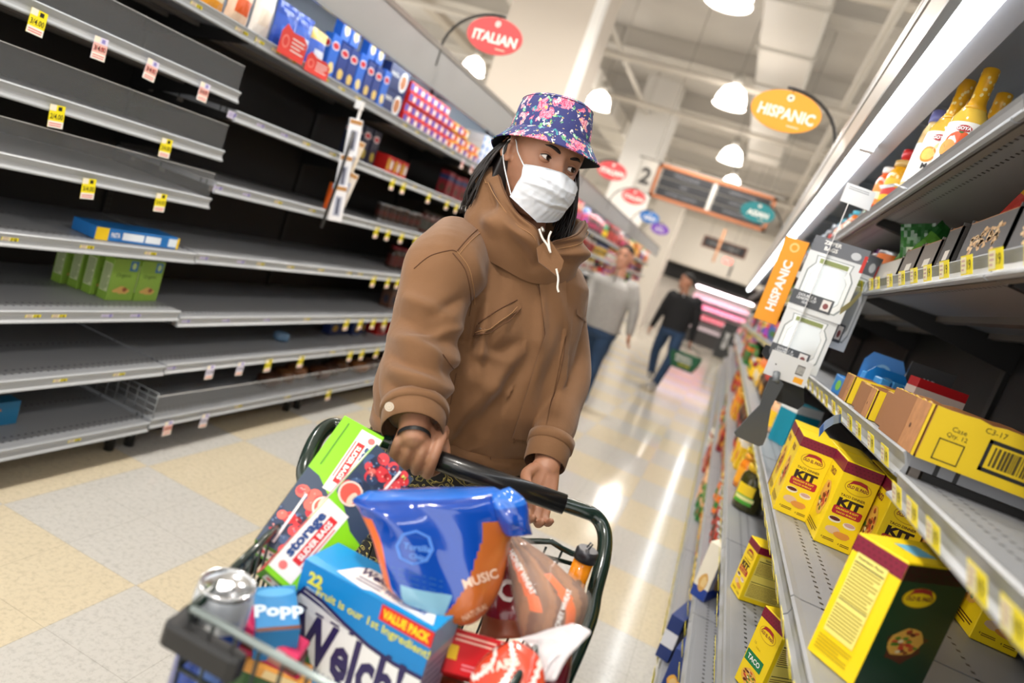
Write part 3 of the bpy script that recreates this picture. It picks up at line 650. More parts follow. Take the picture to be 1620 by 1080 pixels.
# ---- shelf six up: charcoal trays, pouch and pack
def dark_tray(y0, y1, h, c, label, scr=True, x0=.352):
    a = MB(); K = M(c, .6); L = y1-y0; a.box(0, 0, 0, .3, L, .003, KBROWN)
    for b in ((0, 0, 0, .004, L, h), (0, 0, 0, .3, .004, h*1.1), (0, L-.004, 0, .3, L, h*1.1), (.296, 0, 0, .3, L, h*1.1)): a.box(*b, K)
    for b in ((.0041, .0041, .003, .005, L-.004, h), (.0041, .0041, .003, .29, .005, h*1.1), (.0041, L-.005, .003, .29, L-.0041, h*1.1)): a.box(*b, KBROWN)
    a.box(0, 0, h, .006, L, h+.0015, KBROWN)
    F = Face((0, L/2, h/2), (0, -1, 0), (0, 0, 1), L, h)
    if scr:
        for k in range(70): blob(a, F, rnd.uniform(-.33, .33), rnd.gauss(0, .13), .035, .05, M(rnd.choice(['#c9a77e', '#b08d66', '#d6b890']), .7), 1+k % 2, 6, .5)
    else: a.rect(F, -.1, -.3, .25, -.05, M('#c9c4bb', .6), 1); a.lines(F, -.4, -.44, .4, -.33, 2, M('#8f8a82', .6))
    return put(a, 'charcoal_tray', label, 'tray', (x0, y0, 1.6465))
dark_tray(1.0, 1.27, .085, '#4a4a4d', 'charcoal display tray with beige brush marks, nearest on its shelf')
dark_tray(1.285, 1.52, .082, '#4a4a4d', 'charcoal display tray with beige brush marks, second on its shelf')
dark_tray(1.57, 1.66, .085, '#3a3836', 'narrow near-black tray beside the leaning snack pouch', False)
dark_tray(1.69, 1.83, .07, '#6a625c', 'taupe tray with a small pale label, before the other taupe one', False)
dark_tray(1.85, 2.0, .07, '#6a625c', 'taupe tray with a small pale label, farther along the shelf', False)
dark_tray(2.02, 2.3, .055, '#b9b6b0', 'pale grey tray under the green pouches', False)
def pouch(w, h, t, c, c2, c3=None, seed=1, gloss=.22, ttl=None):
    a = MB(); r = random.Random(seed); nx, nz = 10, 14; top = .94
    for sgn in (-1, 1):
        vs = []
        for j in range(nz+1):
            v = j/nz
            for i in range(nx+1):
                u = i/nx*2-1; e = (1-abs(u)**2.6)*(math.sin(min(1, v*1.06)*PI)**.55 if 0 < v < top else 0)
                vs.append((u*w/2*(1-.05*math.sin(v*PI)), sgn*(t/2*e+.0006)+.0022*math.sin(u*9+seed)*math.sin(v*14), v*h))
        fs = [(j*(nx+1)+i, j*(nx+1)+i+1, (j+1)*(nx+1)+i+1, (j+1)*(nx+1)+i) for j in range(nz) for i in range(nx)]
        if sgn > 0: fs = [f[::-1] for f in fs]
        cc = [M(c, gloss, coat=.4), M(c2, gloss, coat=.4), M(c3 or c, gloss, coat=.4)]
        for k, f in enumerate(fs):
            j, i = k//nx, k % nx
            q = 1 if (3 <= j <= 6 and 2 <= i <= 7) else (2 if j > 9 else 0)
            a.add([vs[n] for n in f], [(0, 1, 2, 3)], cc[q], True)
    return a
put(pouch(.09, .15, .02, '#c0453c', '#c98aa0', '#d8a030', 3), 'snack_pouch', 'yellow and dark pink snack pouch leaning up out of the charcoal trays', 'pouch', (.41, 1.56, 1.70), .3, rot=(.15, .35, .4))
a = MB()
def crumple(w, d, h, mat, seed, n=14):
    a = MB(); r = random.Random(seed); ph = [(r.uniform(2, 7), r.uniform(2, 7), r.uniform(0, 6)) for _ in range(6)]; rings = []
    for j in range(n+1):
        v = -PI/2+PI*j/n; ring = []
        for k in range(n*2):
            t = 2*PI*k/(n*2); x, y, z = math.cos(v)*math.cos(t), math.cos(v)*math.sin(t), math.sin(v)
            q = sum(math.sin(p*x*2+s*y*2+f+z*3) for p, s, f in ph)/6
            sq = lambda c, e=.75: math.copysign(abs(c)**e, c)
            ring.append((w/2*sq(x)*(1+.13*q), d/2*sq(y)*(1+.13*q), h/2+h/2*sq(z)*(1+.15*q)))
        rings.append(ring)
    a.loft(rings, mat, cap=False); return a
put(crumple(.14, .2, .11, clear('#f4eef2', .75, .15), 5), 'plastic_pack', 'crumpled clear plastic pack lying on the charcoal trays', 'pack', (.5, 1.33, 1.70), .3)
put(pouch(.12, .13, .03, '#cf4a2a', '#f2e6e0', '#b03a50', 8), 'snack_pouch', 'red and white pouch behind the crumpled clear pack', 'pouch', (.56, 1.2, 1.69), .5, rot=(.5, .2, .6))
for k, (x, y, rr) in enumerate(((.40, 2.1, .4), (.42, 2.17, -.3), (.41, 2.26, .2), (.5, 2.2, .9))):
    put(pouch(.085, .13, .02, '#2e6b2a' if k % 2 else '#5f9a3a', '#d9e0c8', '#1f5a24', 20+k), 'herb_pouch', ('dark green pouch nearest the grey card', 'bright green pouch next to the first dark one', 'dark green pouch third from the grey trays', 'bright green pouch lying deepest behind the other three')[k], 'pouch', (x, y, 1.70 if k < 3 else 1.66), 0, rot=(.1, rr, rr))
# ---- top shelf: tall yellow bottles
TZ6 = 1.961
def mojo_bottle(front, name2, label, loc, rz, h=.275):
    t = empty('citrus_bottle', loc, rz); tag(t, label, 'bottle'); s = h/.275
    a = MB(); a.lathe([(.036, 0), (.041, .006), (.0415, .13), (.039, .15), (.028, .172), (.019, .187), (.0165, .2), (.0155, .262)], M('#f1c64e', .1, coat=.5), 28); a.T = Matrix.Identity(4); gb = a.build('glass', t)
    a = MB(); a.lathe([(.029, .1715), (.0205, .187), (.018, .2), (.0175, .245), (.0185, .247), (.0185, .272), (.016, .275)], M('#e8a90c', .3, coat=.3), 28)
    for k in range(34):
        z = .186+.08*rnd.random(); th = rnd.random()*2*PI; r0 = .0187 if z > .245 else (.0182 if z > .2 else .0225)
        u = Vector((-math.sin(th), math.cos(th), 0)); c = Vector((math.cos(th)*(r0+.0003), math.sin(th)*(r0+.0003), z)); F = Face(c, u, (0, 0, 1), .008, .008); a.disc(F, 0, 0, .42, .5, M('#f6df9a', .4), 0, 8)
    a.build('neck_wrap', t)
    a = MB(); a.lathe([(.0422, .012), (.0424, .12), (.0415, .135)], M('#f2efe6', .45), 32, cap=False)
    r0 = .0432
    def wdisc(ang, z, ra, rz_, m_, l=0):
        n = 16; P = [((r0+l*.0004)*math.cos(ang+ra*math.cos(2*PI*k/n)/r0), (r0+l*.0004)*math.sin(ang+ra*math.cos(2*PI*k/n)/r0), z+rz_*math.sin(2*PI*k/n)) for k in range(n)]; P.append(((r0+l*.0004)*math.cos(ang), (r0+l*.0004)*math.sin(ang), z))
        a.add(P, [(k, (k+1) % n, n) for k in range(n)], m_)
    A = -PI/2
    if front == 'orange': wdisc(A-.1, .085, .03, .026, M('#ea5a1c', .4)); wdisc(A-.55, .07, .018, .02, M('#f3a24a', .4), 1); wdisc(A-.1, .112, .006, .006, M('#2e7a2a', .5), 1)
    else: wdisc(A-.35, .075, .02, .02, M('#f29420', .4)); wdisc(A-.35, .075, .015, .015, M('#f9c45a', .4), 1); wdisc(A+.3, .088, .02, .022, M('#f0e0a0', .4)); wdisc(A+.55, .065, .016, .014, M('#2f6b3a', .5), 1)
    wdisc(A-.05, .118, .017, .008, M('#b81f24', .4), 2)
    wrap_text(a, name2, r0+.0012, .043, .013, M('#141414', .5), A, .05); wrap_text(a, 'GOYA', r0+.002, .118, .008, M('#ffffff', .5), A-.05, .04)
    a.build('bottle_label', t); t.scale = (s, s, s); return t
def top_at(px, py, h, base=1.8845):
    q = at(px, py, Z=base+h); return (q.x, q.y, base)
mojo_bottle('mojo', 'Mojo', 'yellow capped citrus bottle with Mojo label, front left on the top shelf', (.332, 2.03, 1.8845), -.35, .283)
mojo_bottle('orange', 'N. Agria', 'tallest yellow capped bottle, orange on its label, in the centre of the top shelf group', (.347, 1.90, 1.8845), -.25, .272)
mojo_bottle('orange', 'N. Agria', 'yellow capped bottle farthest right in the top shelf group, cut by the shelf edge', (.425, 2.05, 1.8845), -.2, .28)
mojo_bottle('mojo', 'Mojo', 'yellow capped bottle half hidden behind the Mojo bottle', (.375, 2.28, 1.8845), -.3, .25)
jar_thing('sauce_jar', 'lilac capped jar peeking over the yellow bottles', 'jar', top_at(1492, 178, .24), (.03, .24, '#e8c890', '#7a7ab8', '#efe9df'))
jar_thing('sauce_jar', 'yellow and red wrapped jar standing left of the Mojo bottle', 'jar', top_at(1437, 258, .155), (.042, .155, '#e8a51a', '#c9a25a', '#f0b81e', '#c8322a'))
jar_thing('sauce_jar', 'orange wrapped jar beside the yellow and red one', 'jar', top_at(1414, 268, .15), (.035, .15, '#e25a20', '#e8e2da', '#f08a3a', '#fbe3c0'))
jar_thing('sauce_jar', 'red capped jar behind the orange wrapped jar', 'jar', top_at(1446, 240, .21), (.034, .21, '#d23b28', '#d02a2a', '#f0c8a0', '#c83a2a'))
# ---------------------------------------------------------------- left-hand products
def brand_box(w, d, h, c, logo='#c8202a', logobg='#f4f2ee', art='#e8c16a', vert=True, ttl='', band=None):
    a, F = carton_body(w, d, h, M(c, .4))
    for k in ('front', 'left', 'right'):
        g = F[k]
        if band: a.rect(g, -.5, band[0], .5, band[1], M(band[2], .4), 1)
        if art and k != 'left': blob(a, g, .05, -.25, .3, .13, M(art, .5), 2, j=.15)
        if logobg: a.disc(g, 0, .26, .4, .1, M(logobg, .4), 2)
        if logo: a.disc(g, 0, .26, .34, .075, M(logo, .4), 3)
        if ttl: a.text(g, ttl, 0, .26, .06, WHT, 4, .03, wmax=.6)
    return a
LZ = lambda j, i: LEFT_Z[i][j]+.043
# pasta cartons on the top shelf: dark and bright blue, tall, close together
TZ = 1.824
pb = brand_box(.075, .05, .19, '#17347f', art='#e6c46c'); pb = put(pb, 'pasta_box', 'x', 'box', (0, 0, 0))
pc = brand_box(.07, .05, .2, '#1f62c4', art='#f0d890', logobg='#e8eef8'); pc = put(pc, 'pasta_box', 'x', 'box', (0, 0, 0))
y = 2.86; k = 0
PBG = 'upright blue pasta boxes on the left top shelf'
while y < 3.38:
    for r in range(3):
        o = dup(pb if (k+r) % 3 else pc, (-2.105-.055*r, y, TZ), PI/2+.04*rnd.uniform(-1, 1)); tag(o, 'tall blue pasta box in the close-set block on the left top shelf' if (k+r) % 3 else 'bright blue pasta box among the darker ones on the left top shelf', 'box', PBG+(' dark' if (k+r) % 3 else ' bright'))
    if k % 3: o = dup(pc, (-2.13, y, TZ+.202), PI/2, 'tipped blue pasta box stacked on the upright ones of the left top shelf', 'stacked upper pasta boxes')
    y += .083; k += 1
for o in (pb, pc): bpy.data.objects.remove(o)
# lasagne cartons, dark blue, with a plate
def plate_box():
    a, F = carton_body(.22, .06, .13, M('#1b2d63', .4)); g = F['front']; a.disc(g, .24, 0, .2, .42, WHT, 1); blob(a, g, .24, 0, .15, .3, M('#c07a4a', .5), 2, j=.12); a.text(g, 'PASTA', -.22, .12, .16, WHT, 2, .03); return a
p0 = put(plate_box(), 'lasagne_box', 'dark blue box with a white plate picture, lower of the stacked pair', 'box', (-2.12, 3.5, TZ), PI/2)
dup(p0, (-2.12, 3.5, TZ+.131), PI/2, 'dark blue box with a white plate picture, upper of the stacked pair')
# red cartons stacked three high, purple band
def stack_box(c, bc, w=.09, h=.058):
    a, F = carton_body(w, .16, h, M(c, .4)); g = F['front']; a.rect(g, -.5, -.32, -.05, .34, M(bc, .4), 1); a.disc(g, .22, 0, .2, .3, M('#f2ece6', .4), 2); return a
r0 = put(stack_box('#d8241f', '#5a4fb0'), 'gelatin_box', 'x', 'box', (0, 0, 0)); w0 = put(stack_box('#e9edf3', '#3f7ec8'), 'gelatin_box', 'x', 'box', (0, 0, 0)); y0_ = put(stack_box('#f0b41c', '#d8341f'), 'gelatin_box', 'x', 'box', (0, 0, 0))
for c in range(13):
    for r in range(4 if c < 6 else (3 if c < 10 else 2)):
        yel = c > 6 and (c+r) % 2; o = dup(y0_ if yel else r0, (-2.105-.01*(r % 2), 3.68+c*.094, TZ+r*.0595), PI/2+rnd.uniform(-.03, .03))
        tag(o, 'yellow box in the red stack on the left top shelf' if yel else 'red box with purple patch stacked on the left top shelf', 'box', ('yellow' if yel else 'red')+' boxes stacked on the left top shelf')
for c in range(12):
    for r in range(4):
        o = dup(w0, (-2.12, 4.93+c*.094, TZ+r*.0595), PI/2+rnd.uniform(-.03, .03)); tag(o, 'white and light blue box stacked beyond the red ones on the left top shelf', 'box', 'white and blue boxes on the left top shelf')
for o in (r0, w0, y0_): bpy.data.objects.remove(o)
# bags and packets at the near end of the top shelf
for k, (yy, w_, h_, c, c2, c3, lb) in enumerate(((1.98, .12, .2, '#e9a01c', '#f4efe4', '#f2c41c', 'yellow pasta bag nearest on the left top shelf'), (2.10, .12, .19, '#f0a024', '#f2e3c0', '#e9711c', 'orange and cream bag second on the left top shelf'), (2.23, .13, .2, '#f0cfb0', '#e2602a', '#f4ece2', 'cream bag with orange print third on the left top shelf'), (2.36, .11, .22, '#f3ebe0', '#efe0cc', '#f6f2ec', 'pale cream carton bag before the blue bags'),
    (2.50, .15, .19, '#2a55b8', '#3f6fd0', '#2447a0', 'blue bag folded over behind the red shelf signs'), (2.61, .13, .19, '#3763c4', '#dfe6f6', '#2a4fb0', 'blue and white bag second behind the red shelf signs'), (2.73, .13, .17, '#2f5cc0', '#e6ecf8', '#e9c86a', 'blue and white bag nearest the pasta boxes'))):
    put(pouch(w_, h_, .06, c, c2, c3, 40+k, .35), 'pasta_bag', lb, 'bag', (-2.11, yy, TZ), PI/2+.1*rnd.uniform(-1, 1))
def talker(loc, label, w, h):
    a = MB(); a.T = Matrix(((0, 0, 1, 0), (1, 0, 0, 0), (0, 1, 0, 0), (0, 0, 0, 1)))
    P = [(-w/2, 0), (w/2, 0), (w/2, h*.7), (w*.3, h*.88), (-w*.1, h*.84), (-w*.36, h), (-w/2, h*.72)]; a.prism(P, 0, .001, M('#e03a30', .5)); a.T = Matrix.Identity(4)
    F = Face((.001, 0, h/2), (0, 1, 0), (0, 0, 1), w, h); a.disc(F, -.3, -.05, .13, .22, M('#f0857a', .5), 1); a.disc(F, -.3, -.05, .09, .16, M('#e03a30', .5), 2); a.lines(F, -.08, -.3, .42, .22, 4, WHT, 1, .3)
    return put(a, 'shelf_sign', label, 'sign', loc, .0)
talker((-2.018, 2.47, 1.80), 'red shelf sign with a round emblem, nearer of the two', .17, .12); talker((-2.016, 2.655, 1.79), 'plain red shelf sign, farther of the two', .17, .085)
# clip strip with cards and an orange packet
def clip_strip():
    t = empty('clip_strip', (-1.985, 3.02, 1.76)); tag(t, 'clip strip of white utensil cards hanging from the left top shelf', 'display strip')
    a = MB(); a.box(-.001, -.012, -.56, .001, .012, 0, M('#e9e9ea', .3)); a.box(-.03, -.015, -.01, .004, .015, .03, M('#e9e9ea', .3)); a.build('strip', t)
    for k, (dy, z, c, rz) in enumerate(((.0, -.15, '#e6e8ee', .3), (.03, -.24, '#d8c9b4', -.3), (-.01, -.33, '#e2e4ea', .5), (.035, -.40, '#d6cec4', -.2), (.0, -.48, '#e8e8ec', .2))):
        a = MB(); a.rbox(-.003, -.035, -.09, .003, .035, .09, .002, M(c, .4)); F = Face((.0032, 0, 0), (0, 1, 0), (0, 0, 1), .07, .18); a.rect(F, -.25, -.35, .25, .2, M('#a9aebf', .3), 1); a.rect(F, -.08, -.3, .08, .15, M('#3a3f55', .4), 2); a.rect(F, -.45, .36, .45, .48, M('#b0804a', .5), 1)
        o = a.build('utensil_card', t, (.006+.006*k, dy, z)); o.rotation_euler = (.12*(-1)**k, 0, rz*.6-.8)
    a = MB(); a.tube([(.012, -.02, -.12), (.014, -.03, -.35), (.012, -.05, -.62)], .011, M('#17171a', .4), 8, .5); a.build('black_handle', t)
clip_strip()
a, F = carton_body(.1, .03, .14, M('#e8641c', .4)); g = F['front']; a.rect(g, -.5, .3, .0, .5, M('#5fb8e0', .4), 1); a.rect(g, 0, .3, .5, .5, M('#5fb04a', .4), 1); a.disc(g, 0, -.3, .4, .2, WHT, 1); blob(a, g, 0, -.28, .3, .15, M('#b0602a', .5), 2); a.text(g, 'MAC', 0, .1, .12, WHT, 2, .03)
put(a, 'orange_packet', 'orange packet with a bowl picture standing on the shelf rail by the clip strip', 'packet', (-2.07, 3.18, 1.227), PI/2-.3)
# navy pasta boxes and red cartons on the fifth shelf
nb = brand_box(.085, .06, .2, '#191f3c', logo='#b8323a', art='#b09a3a', logobg='#dfe0e4'); nb = put(nb, 'navy_pasta_box', 'navy pasta box nearest of the three behind the clip strip', 'box', (-2.18, 3.36, 1.522), PI/2)
dup(nb, (-2.18, 3.46, 1.522), PI/2, 'navy pasta box second of the three behind the clip strip'); dup(nb, (-2.18, 3.56, 1.522), PI/2+.05, 'navy pasta box third, next to the red cartons')
rb = put(stack_box('#c8221e', '#d8a02a', .08, .1), 'red_carton', 'red carton next to the navy pasta boxes', 'box', (-2.13, 3.70, 1.522), PI/2)
dup(rb, (-2.13, 3.79, 1.522), PI/2, 'red carton second of the three beside the navy boxes'); dup(rb, (-2.13, 3.88, 1.522), PI/2, 'red carton third of the three beside the navy boxes')
# lone things on the bare shelves
def rice_box():
    a, F = carton_body(.36, .12, .045, M('#1f6fb8', .4)); g = F['front']; a.rect(g, -.5, -.5, -.36, .5, M('#e8c21c', .4), 2); a.rect(g, -.2, -.3, .05, .3, M('#e4ecf4', .4), 1); a.rect(g, .07, -.3, .26, .3, M('#e4ecf4', .4), 1); a.text(g, 'PASTA', -.28, .0, .4, WHT, 2, .02, wmax=.1); a.rect(g, .36, -.35, .47, .35, M('#d8e4ee', .4), 1); a.rect(g, .47, -.5, .5, .5, M('#e8c21c', .4), 2)
    return a
put(rice_box(), 'flat_blue_box', 'flat blue and yellow box lying on the nearest bare left shelf', 'box', (-2.07, 2.02, .926), PI/2-.05)
def organic_box():
    a, F = carton_body(.12, .05, .17, M('#7fa43c', .42)); g = F['front']; a.rect(g, .12, .22, .42, .46, M('#2f6fa8', .4), 1); a.disc(g, .27, .34, .08, .08, M('#b8d48a', .4), 2); a.text(g, 'Organic', -.05, .1, .09, M('#3c5a1c', .5), 2, .01); blob(a, g, .0, -.25, .3, .09, M('#c9a05a', .5), 2); blob(a, g, .1, -.23, .1, .05, M('#8a4a2a', .5), 3)
    for k in ('left', 'right'): a.rect(F[k], -.4, -.3, .4, .35, M('#c9d2a8', .5), 1); a.lines(F[k], -.35, -.28, .35, .33, 12, M('#5f7a3a', .5), 2)
    return a
ob = put(organic_box(), 'organic_box', 'green organic carton at the front of the group on the left shelf', 'box', (-2.15, 2.075, .675), PI/2)
for k, (x, yy, rz, lb) in enumerate(((-2.15, 2.20, .06, 'green organic carton beside the front one, farther from the camera'), (-2.215, 2.06, 0, 'green organic carton second deep, side panel showing'), (-2.275, 2.05, 0, 'green organic carton third deep on the left shelf'), (-2.335, 2.03, .02, 'green organic carton deepest of the row on the left shelf'))): dup(ob, (x, yy, .675), PI/2+rz, lb)
put(simple_carton(.16, .06, .09, '#1c6f9c', '#1c6f9c', [], 'MEAL', '#e8902a'), 'blue_carton', 'blue carton with orange lettering on the lowest left deck at the photo edge', 'box', (-2.2, 1.74, .1745), PI/2)
put(crumple(.09, .05, .06, M('#5f7f9f', .4), 3, 8), 'crushed_pack', 'small crushed blue pack lying on the bare lower left shelf', 'pack', (-2.2, 3.25, .436), .6)
nv = put(brand_box(.1, .06, .17, '#1c2f66', art='#d8b04a'), 'pasta_box', 'navy pasta box nearest in the low group behind the sleeve', 'box', (-2.25, 3.86, .436), PI/2)
for k, yy in enumerate((3.97, 4.09, 4.22)): dup(nv, (-2.25+.03*(k % 2), yy, .436), PI/2+.1*(k-1), ('navy pasta box second in the low group', 'navy pasta box third in the low group', 'navy pasta box last in the low group before the red cartons')[k])
rd = put(stack_box('#c01f1c', '#a01818', .11, .09), 'red_carton', 'red carton nearest in the low pair by the sleeve', 'box', (-2.2, 4.4, .436), PI/2); dup(rd, (-2.18, 4.56, .436), PI/2, 'red carton second, low down by the sleeve')
for k in range(9):
    c = ('#3f2318', '#5f3a1c', '#7a4a22', '#4a2a1a')[k % 4]
    put(crumple(.12, .14, .08, M(c, .3), 60+k, 7), 'bread_pack', 'brown pack lying on the lowest left deck, number %s from the camera' % TEN[k], 'pack', (-2.16-.03*(k % 3), 3.2+k*.16, .187), k)
# ---------------------------------------------------------------- stocked shelves farther down
PROTO = {}
def proto(kind, c):
    kind = {'bag': 'pouch', 'tub': 'box'}.get(kind, kind)  # far bags are the pouch model, the other far stock the carton model
    k = (kind, c)
    if k in PROTO: return PROTO[k]
    c1, c2, c3 = c
    if kind == 'box': a, F = carton_body(.1, .07, .17, M(c1, .42)); parts = None
    if kind == 'box':
        for f in ('front', 'left', 'right'): a.rect(F[f], -.5, .15, .5, .34, M(c2, .42), 1); blob(a, F[f], 0, -.18, .28, .16, M(c3, .5), 1, j=.15)
        me = a
    elif kind == 'pouch': me = pouch(.12, .17, .045, c1, c2, c3, hash(c1) % 50 if 0 else len(PROTO)+3, .3)
    elif kind == 'jar': me, b, l = jar(.038, .14, c1, c2, c3); merge(me, b); merge(me, l)
    elif kind == 'can':
        me = MB(); me.lathe([(.036, 0), (.037, .004), (.036, .008), (.036, .1), (.037, .104), (.036, .108), (.03, .107)], M('#b9bcc0', .3, .8), 16); me.lathe([(.0365, .01), (.0365, .098)], M(c1, .4), 16, cap=False); me.lathe([(.0368, .035), (.0368, .065)], M(c2, .4), 16, cap=False)
    elif kind == 'bottle': me = MB(); me.lathe([(.03, 0), (.032, .01), (.032, .12), (.02, .15), (.012, .17), (.012, .2)], M(c1, .15, coat=.3), 14); me.lathe([(.0145, .19), (.0145, .215)], M(c2, .4), 12); me.lathe([(.0325, .03), (.0325, .1)], M(c3, .5), 14, cap=False)
    o = me.build(kind+'_model'); d = o.data; bpy.data.objects.remove(o); PROTO[k] = d; return d
def merge(a, b):
    if not b: return
    base = len(a.v); a.v += b.v
    for f, mi, sm in zip(b.f, b.mi, b.sm): a.f.append(tuple(base+k for k in f)); a.mi.append(a.mid(b.m[mi])); a.sm.append(sm)
CN = {'#c8281f': 'red', '#e8782a': 'orange', '#f0c422': 'yellow', '#7a4a22': 'brown', '#2f7a35': 'green', '#8fc43a': 'lime green', '#f0ebe0': 'cream', '#2a5aa8': 'blue', '#b0382a': 'brick red', '#e8b48a': 'tan', '#d83a6a': 'pink', '#3a2a22': 'dark brown', '#e9e9ea': 'white', '#8a1f2a': 'maroon', '#e2a01c': 'amber', '#9a3ab0': 'purple', '#3fa8c0': 'turquoise'}
NM = {'box': 'carton', 'pouch': 'pouch', 'jar': 'jar', 'can': 'can', 'bottle': 'bottle', 'bag': 'bag', 'tub': 'packet'}  # bag is only a second name for a far pouch
WD = {'box': .108, 'pouch': .125, 'jar': .084, 'can': .08, 'bottle': .075, 'bag': .125, 'tub': .108}
HT = {'box': .17, 'pouch': .17, 'jar': .14, 'can': .108, 'bottle': .215, 'bag': .17, 'tub': .17}
def fill(side, x, z, y0, y1, pal, kinds, where, gap, sc=1., turn=.15, seed=0):
    r = random.Random(seed); y = y0; run = 0; last = None; used = {}
    while y < y1:
        kd = r.choice(kinds); c = tuple(r.sample(pal, 3)); n = r.randint(3, 6)
        for _ in range(40):
            if (kd, c[0], c[1]) not in used: break
            kd = r.choice(kinds); c = tuple(r.sample(pal, 3))
        used[kd, c[0], c[1]] = 1
        s = min(sc, (gap-.03)/HT[kd]); s = max(.5, s)
        lab = '%s %s with %s, %s' % (CN[c[0]], NM[kd], CN[c[1]], where); me = proto(kd, c)
        for k in range(n):
            if y > y1: break
            o = bpy.data.objects.new(NM[kd] if kd != 'box' else 'carton', me); COL.objects.link(o)
            o.location = (x+side*(.0 if kd == 'box' else .045*sc)+r.uniform(-.008, .008), y, z); o.scale = (s, s, s*r.uniform(.93, 1.03) if kd != 'pouch' else s*r.uniform(.85, 1.05))
            o.rotation_euler = (r.uniform(-.05, .05) if kd == 'pouch' else 0, 0, (PI/2 if side < 0 else -PI/2)+r.uniform(-turn, turn))
            tag(o, lab, NM[kd], 'run of %s' % lab); y += WD[kd]*s+r.uniform(.002, .012)
        y += r.uniform(0, .03)
WARM = ['#c8281f', '#e8782a', '#f0c422', '#7a4a22', '#b0382a', '#e8b48a', '#f0ebe0', '#e2a01c', '#8a1f2a', '#3a2a22', '#2f7a35']
MIX = WARM+['#8fc43a', '#2a5aa8', '#d83a6a', '#e9e9ea', '#3fa8c0', '#9a3ab0']
RIGHT_FILL = [(.172, .228), (.382, .262), (.682, .268), (1.002, .268), (1.304, .335), (1.647, .335), (1.884, .28)]
START = [2.75, 2.85, 3.7, 3.1, 3.75, 2.5, 2.5]; GAP = [.175, .25, .28, .25, .3, .2, .16]
for j, (z, x) in enumerate(RIGHT_FILL):
    w_ = 'right-hand %s past the taco kits' % ORDS[j]
    fill(1, x+.022, z, START[j], 8.6, WARM if j < 4 else MIX, ['pouch', 'jar', 'box', 'pouch', 'can'] if j else ['pouch', 'box', 'pouch'], w_, GAP[j], 1.15, seed=j+5)
    fill(1, x+.022, z, 8.7, 16.8, MIX, ['bag', 'tub'], 'far end of the right-hand %s' % ORDS[j], GAP[j], 2.2, seed=j+50)
fill(-1, XL-.045, LZ(0, 6)+.0, 8.6, 15.4, MIX, ['pouch', 'box', 'bottle'], 'far end of the left-hand base deck', .24, 1.5, seed=80)
for j in range(1, 7):
    z = LZ(j, 6); w_ = 'far end of the left-hand %s' % ORDS[j if j < 6 else 7]
    fill(-1, XL-.045, z, 7.2, 15.4, (MIX if j > 2 else WARM), ['jar', 'pouch', 'box', 'bottle'] if j > 3 else ['box', 'can'], w_, .25 if j < 6 else .3, 1.5, seed=90+j)
# sparse dark stock in the middle of the left-hand run
for j, (a_, b_, pal) in {5: (4.7, 6.6, ['#3a2a22', '#8a1f2a', '#2a3a6a', '#5a3a2a']), 4: (3.95, 6.2, ['#3a2a22', '#2f5a35', '#4a4a42', '#5a2a22']), 3: (4.3, 6.6, ['#8a1f2a', '#5a2018', '#3a2a22', '#2f5a35']), 2: (4.4, 6.6, ['#3a2a22', '#2a2a3a', '#5a3a2a', '#6a2a22']), 1: (4.75, 6.6, ['#8a1f2a', '#3a2a22', '#7a4a22', '#2a3a6a'])}.items():
    for c in pal: CN.setdefault(c, {'#2a3a6a': 'navy', '#5a3a2a': 'dull brown', '#2f5a35': 'dark green', '#4a4a42': 'grey green', '#5a2a22': 'russet', '#5a2018': 'dark red', '#2a2a3a': 'near-black', '#6a2a22': 'rust'}.get(c, 'dark'))
    fill(-1, XL-.15, LZ(j, 2), a_, b_, pal, ['jar', 'box', 'can', 'jar'], 'left-hand %s behind the shoulder' % ORDS[j], .23, 1.1, seed=120+j)
# ---------------------------------------------------------------- signs
def oval_sign(xc, y, z, c, txt, side, label, w=.325, h=.19, foot=None, tc='#f7f2ea', bold=.03):
    t = empty('oval_sign', (xc, y, z)); tag(t, label, 'sign'); K = M('#2a2724', .5)
    a = MB(); a.T = Matrix(((1, 0, 0, 0), (0, 0, 1, 0), (0, 1, 0, 0), (0, 0, 0, 1))); a.prism([(w/2*math.cos(2*PI*k/40), h/2*math.sin(2*PI*k/40)) for k in range(40)], -.003, .003, M(c, .5)); a.T = Matrix.Identity(4)
    F = Face((0, -.003, 0), (1, 0, 0), (0, 0, 1), w, h); a.text(F, txt, .02, -.06, .27, M(tc, .5), 2, bold, wmax=.8)
    hb = .33
    a.disc(F, .0, hb, .05, .085, M(tc, .5), 1, 12); a.disc(F, .0, hb, .035, .06, M(c, .5), 2, 12)
    for q in (0, 1, 2): a.disc(F, .0, hb, .015, .07, M(tc, .5), 3, 8, q*PI/3)
    a.lines(F, .08, -.36, .26, -.30, 1, M('#f6d9c0', .5), 2)
    a.build('oval_panel', t)
    if foot:
        b = MB(); fx = foot-xc; s = 1 if fx > 0 else -1; zt = h/2+.012; zf = 2.25-z
        pts = [(fx, 0, zf-.1), (fx, 0, zf+.0)]
        for k in range(1, 10):
            u = k/9*PI/2; pts.append((fx-s*abs(fx)*(1-math.cos(u))*1.02, 0, zf+(zt-zf)*math.sin(u)))
        b.tube(pts+[(-s*.03, 0, zt)], .008, K, 8); b.tube([(0, 0, zt), (0, 0, h/2-.01)], .004, K, 6); b.build('bent_arm', t)
    return t
oval_sign(-1.65, 3.5, 2.378, '#d94a4c', 'ITALIAN', -1, 'red oval ITALIAN sign nearest, on a black bent arm over the grey header', foot=-1.934)
oval_sign(-.106, 3.5, 2.39, '#f0a022', 'HISPANIC', 1, 'orange oval HISPANIC sign on a black arm over the right-hand header', foot=.16)
oval_sign(-.11, 7.0, 2.40, '#0f7f86', 'ASIAN', 1, 'teal oval ASIAN sign in front of the chalkboard menu', foot=.16)
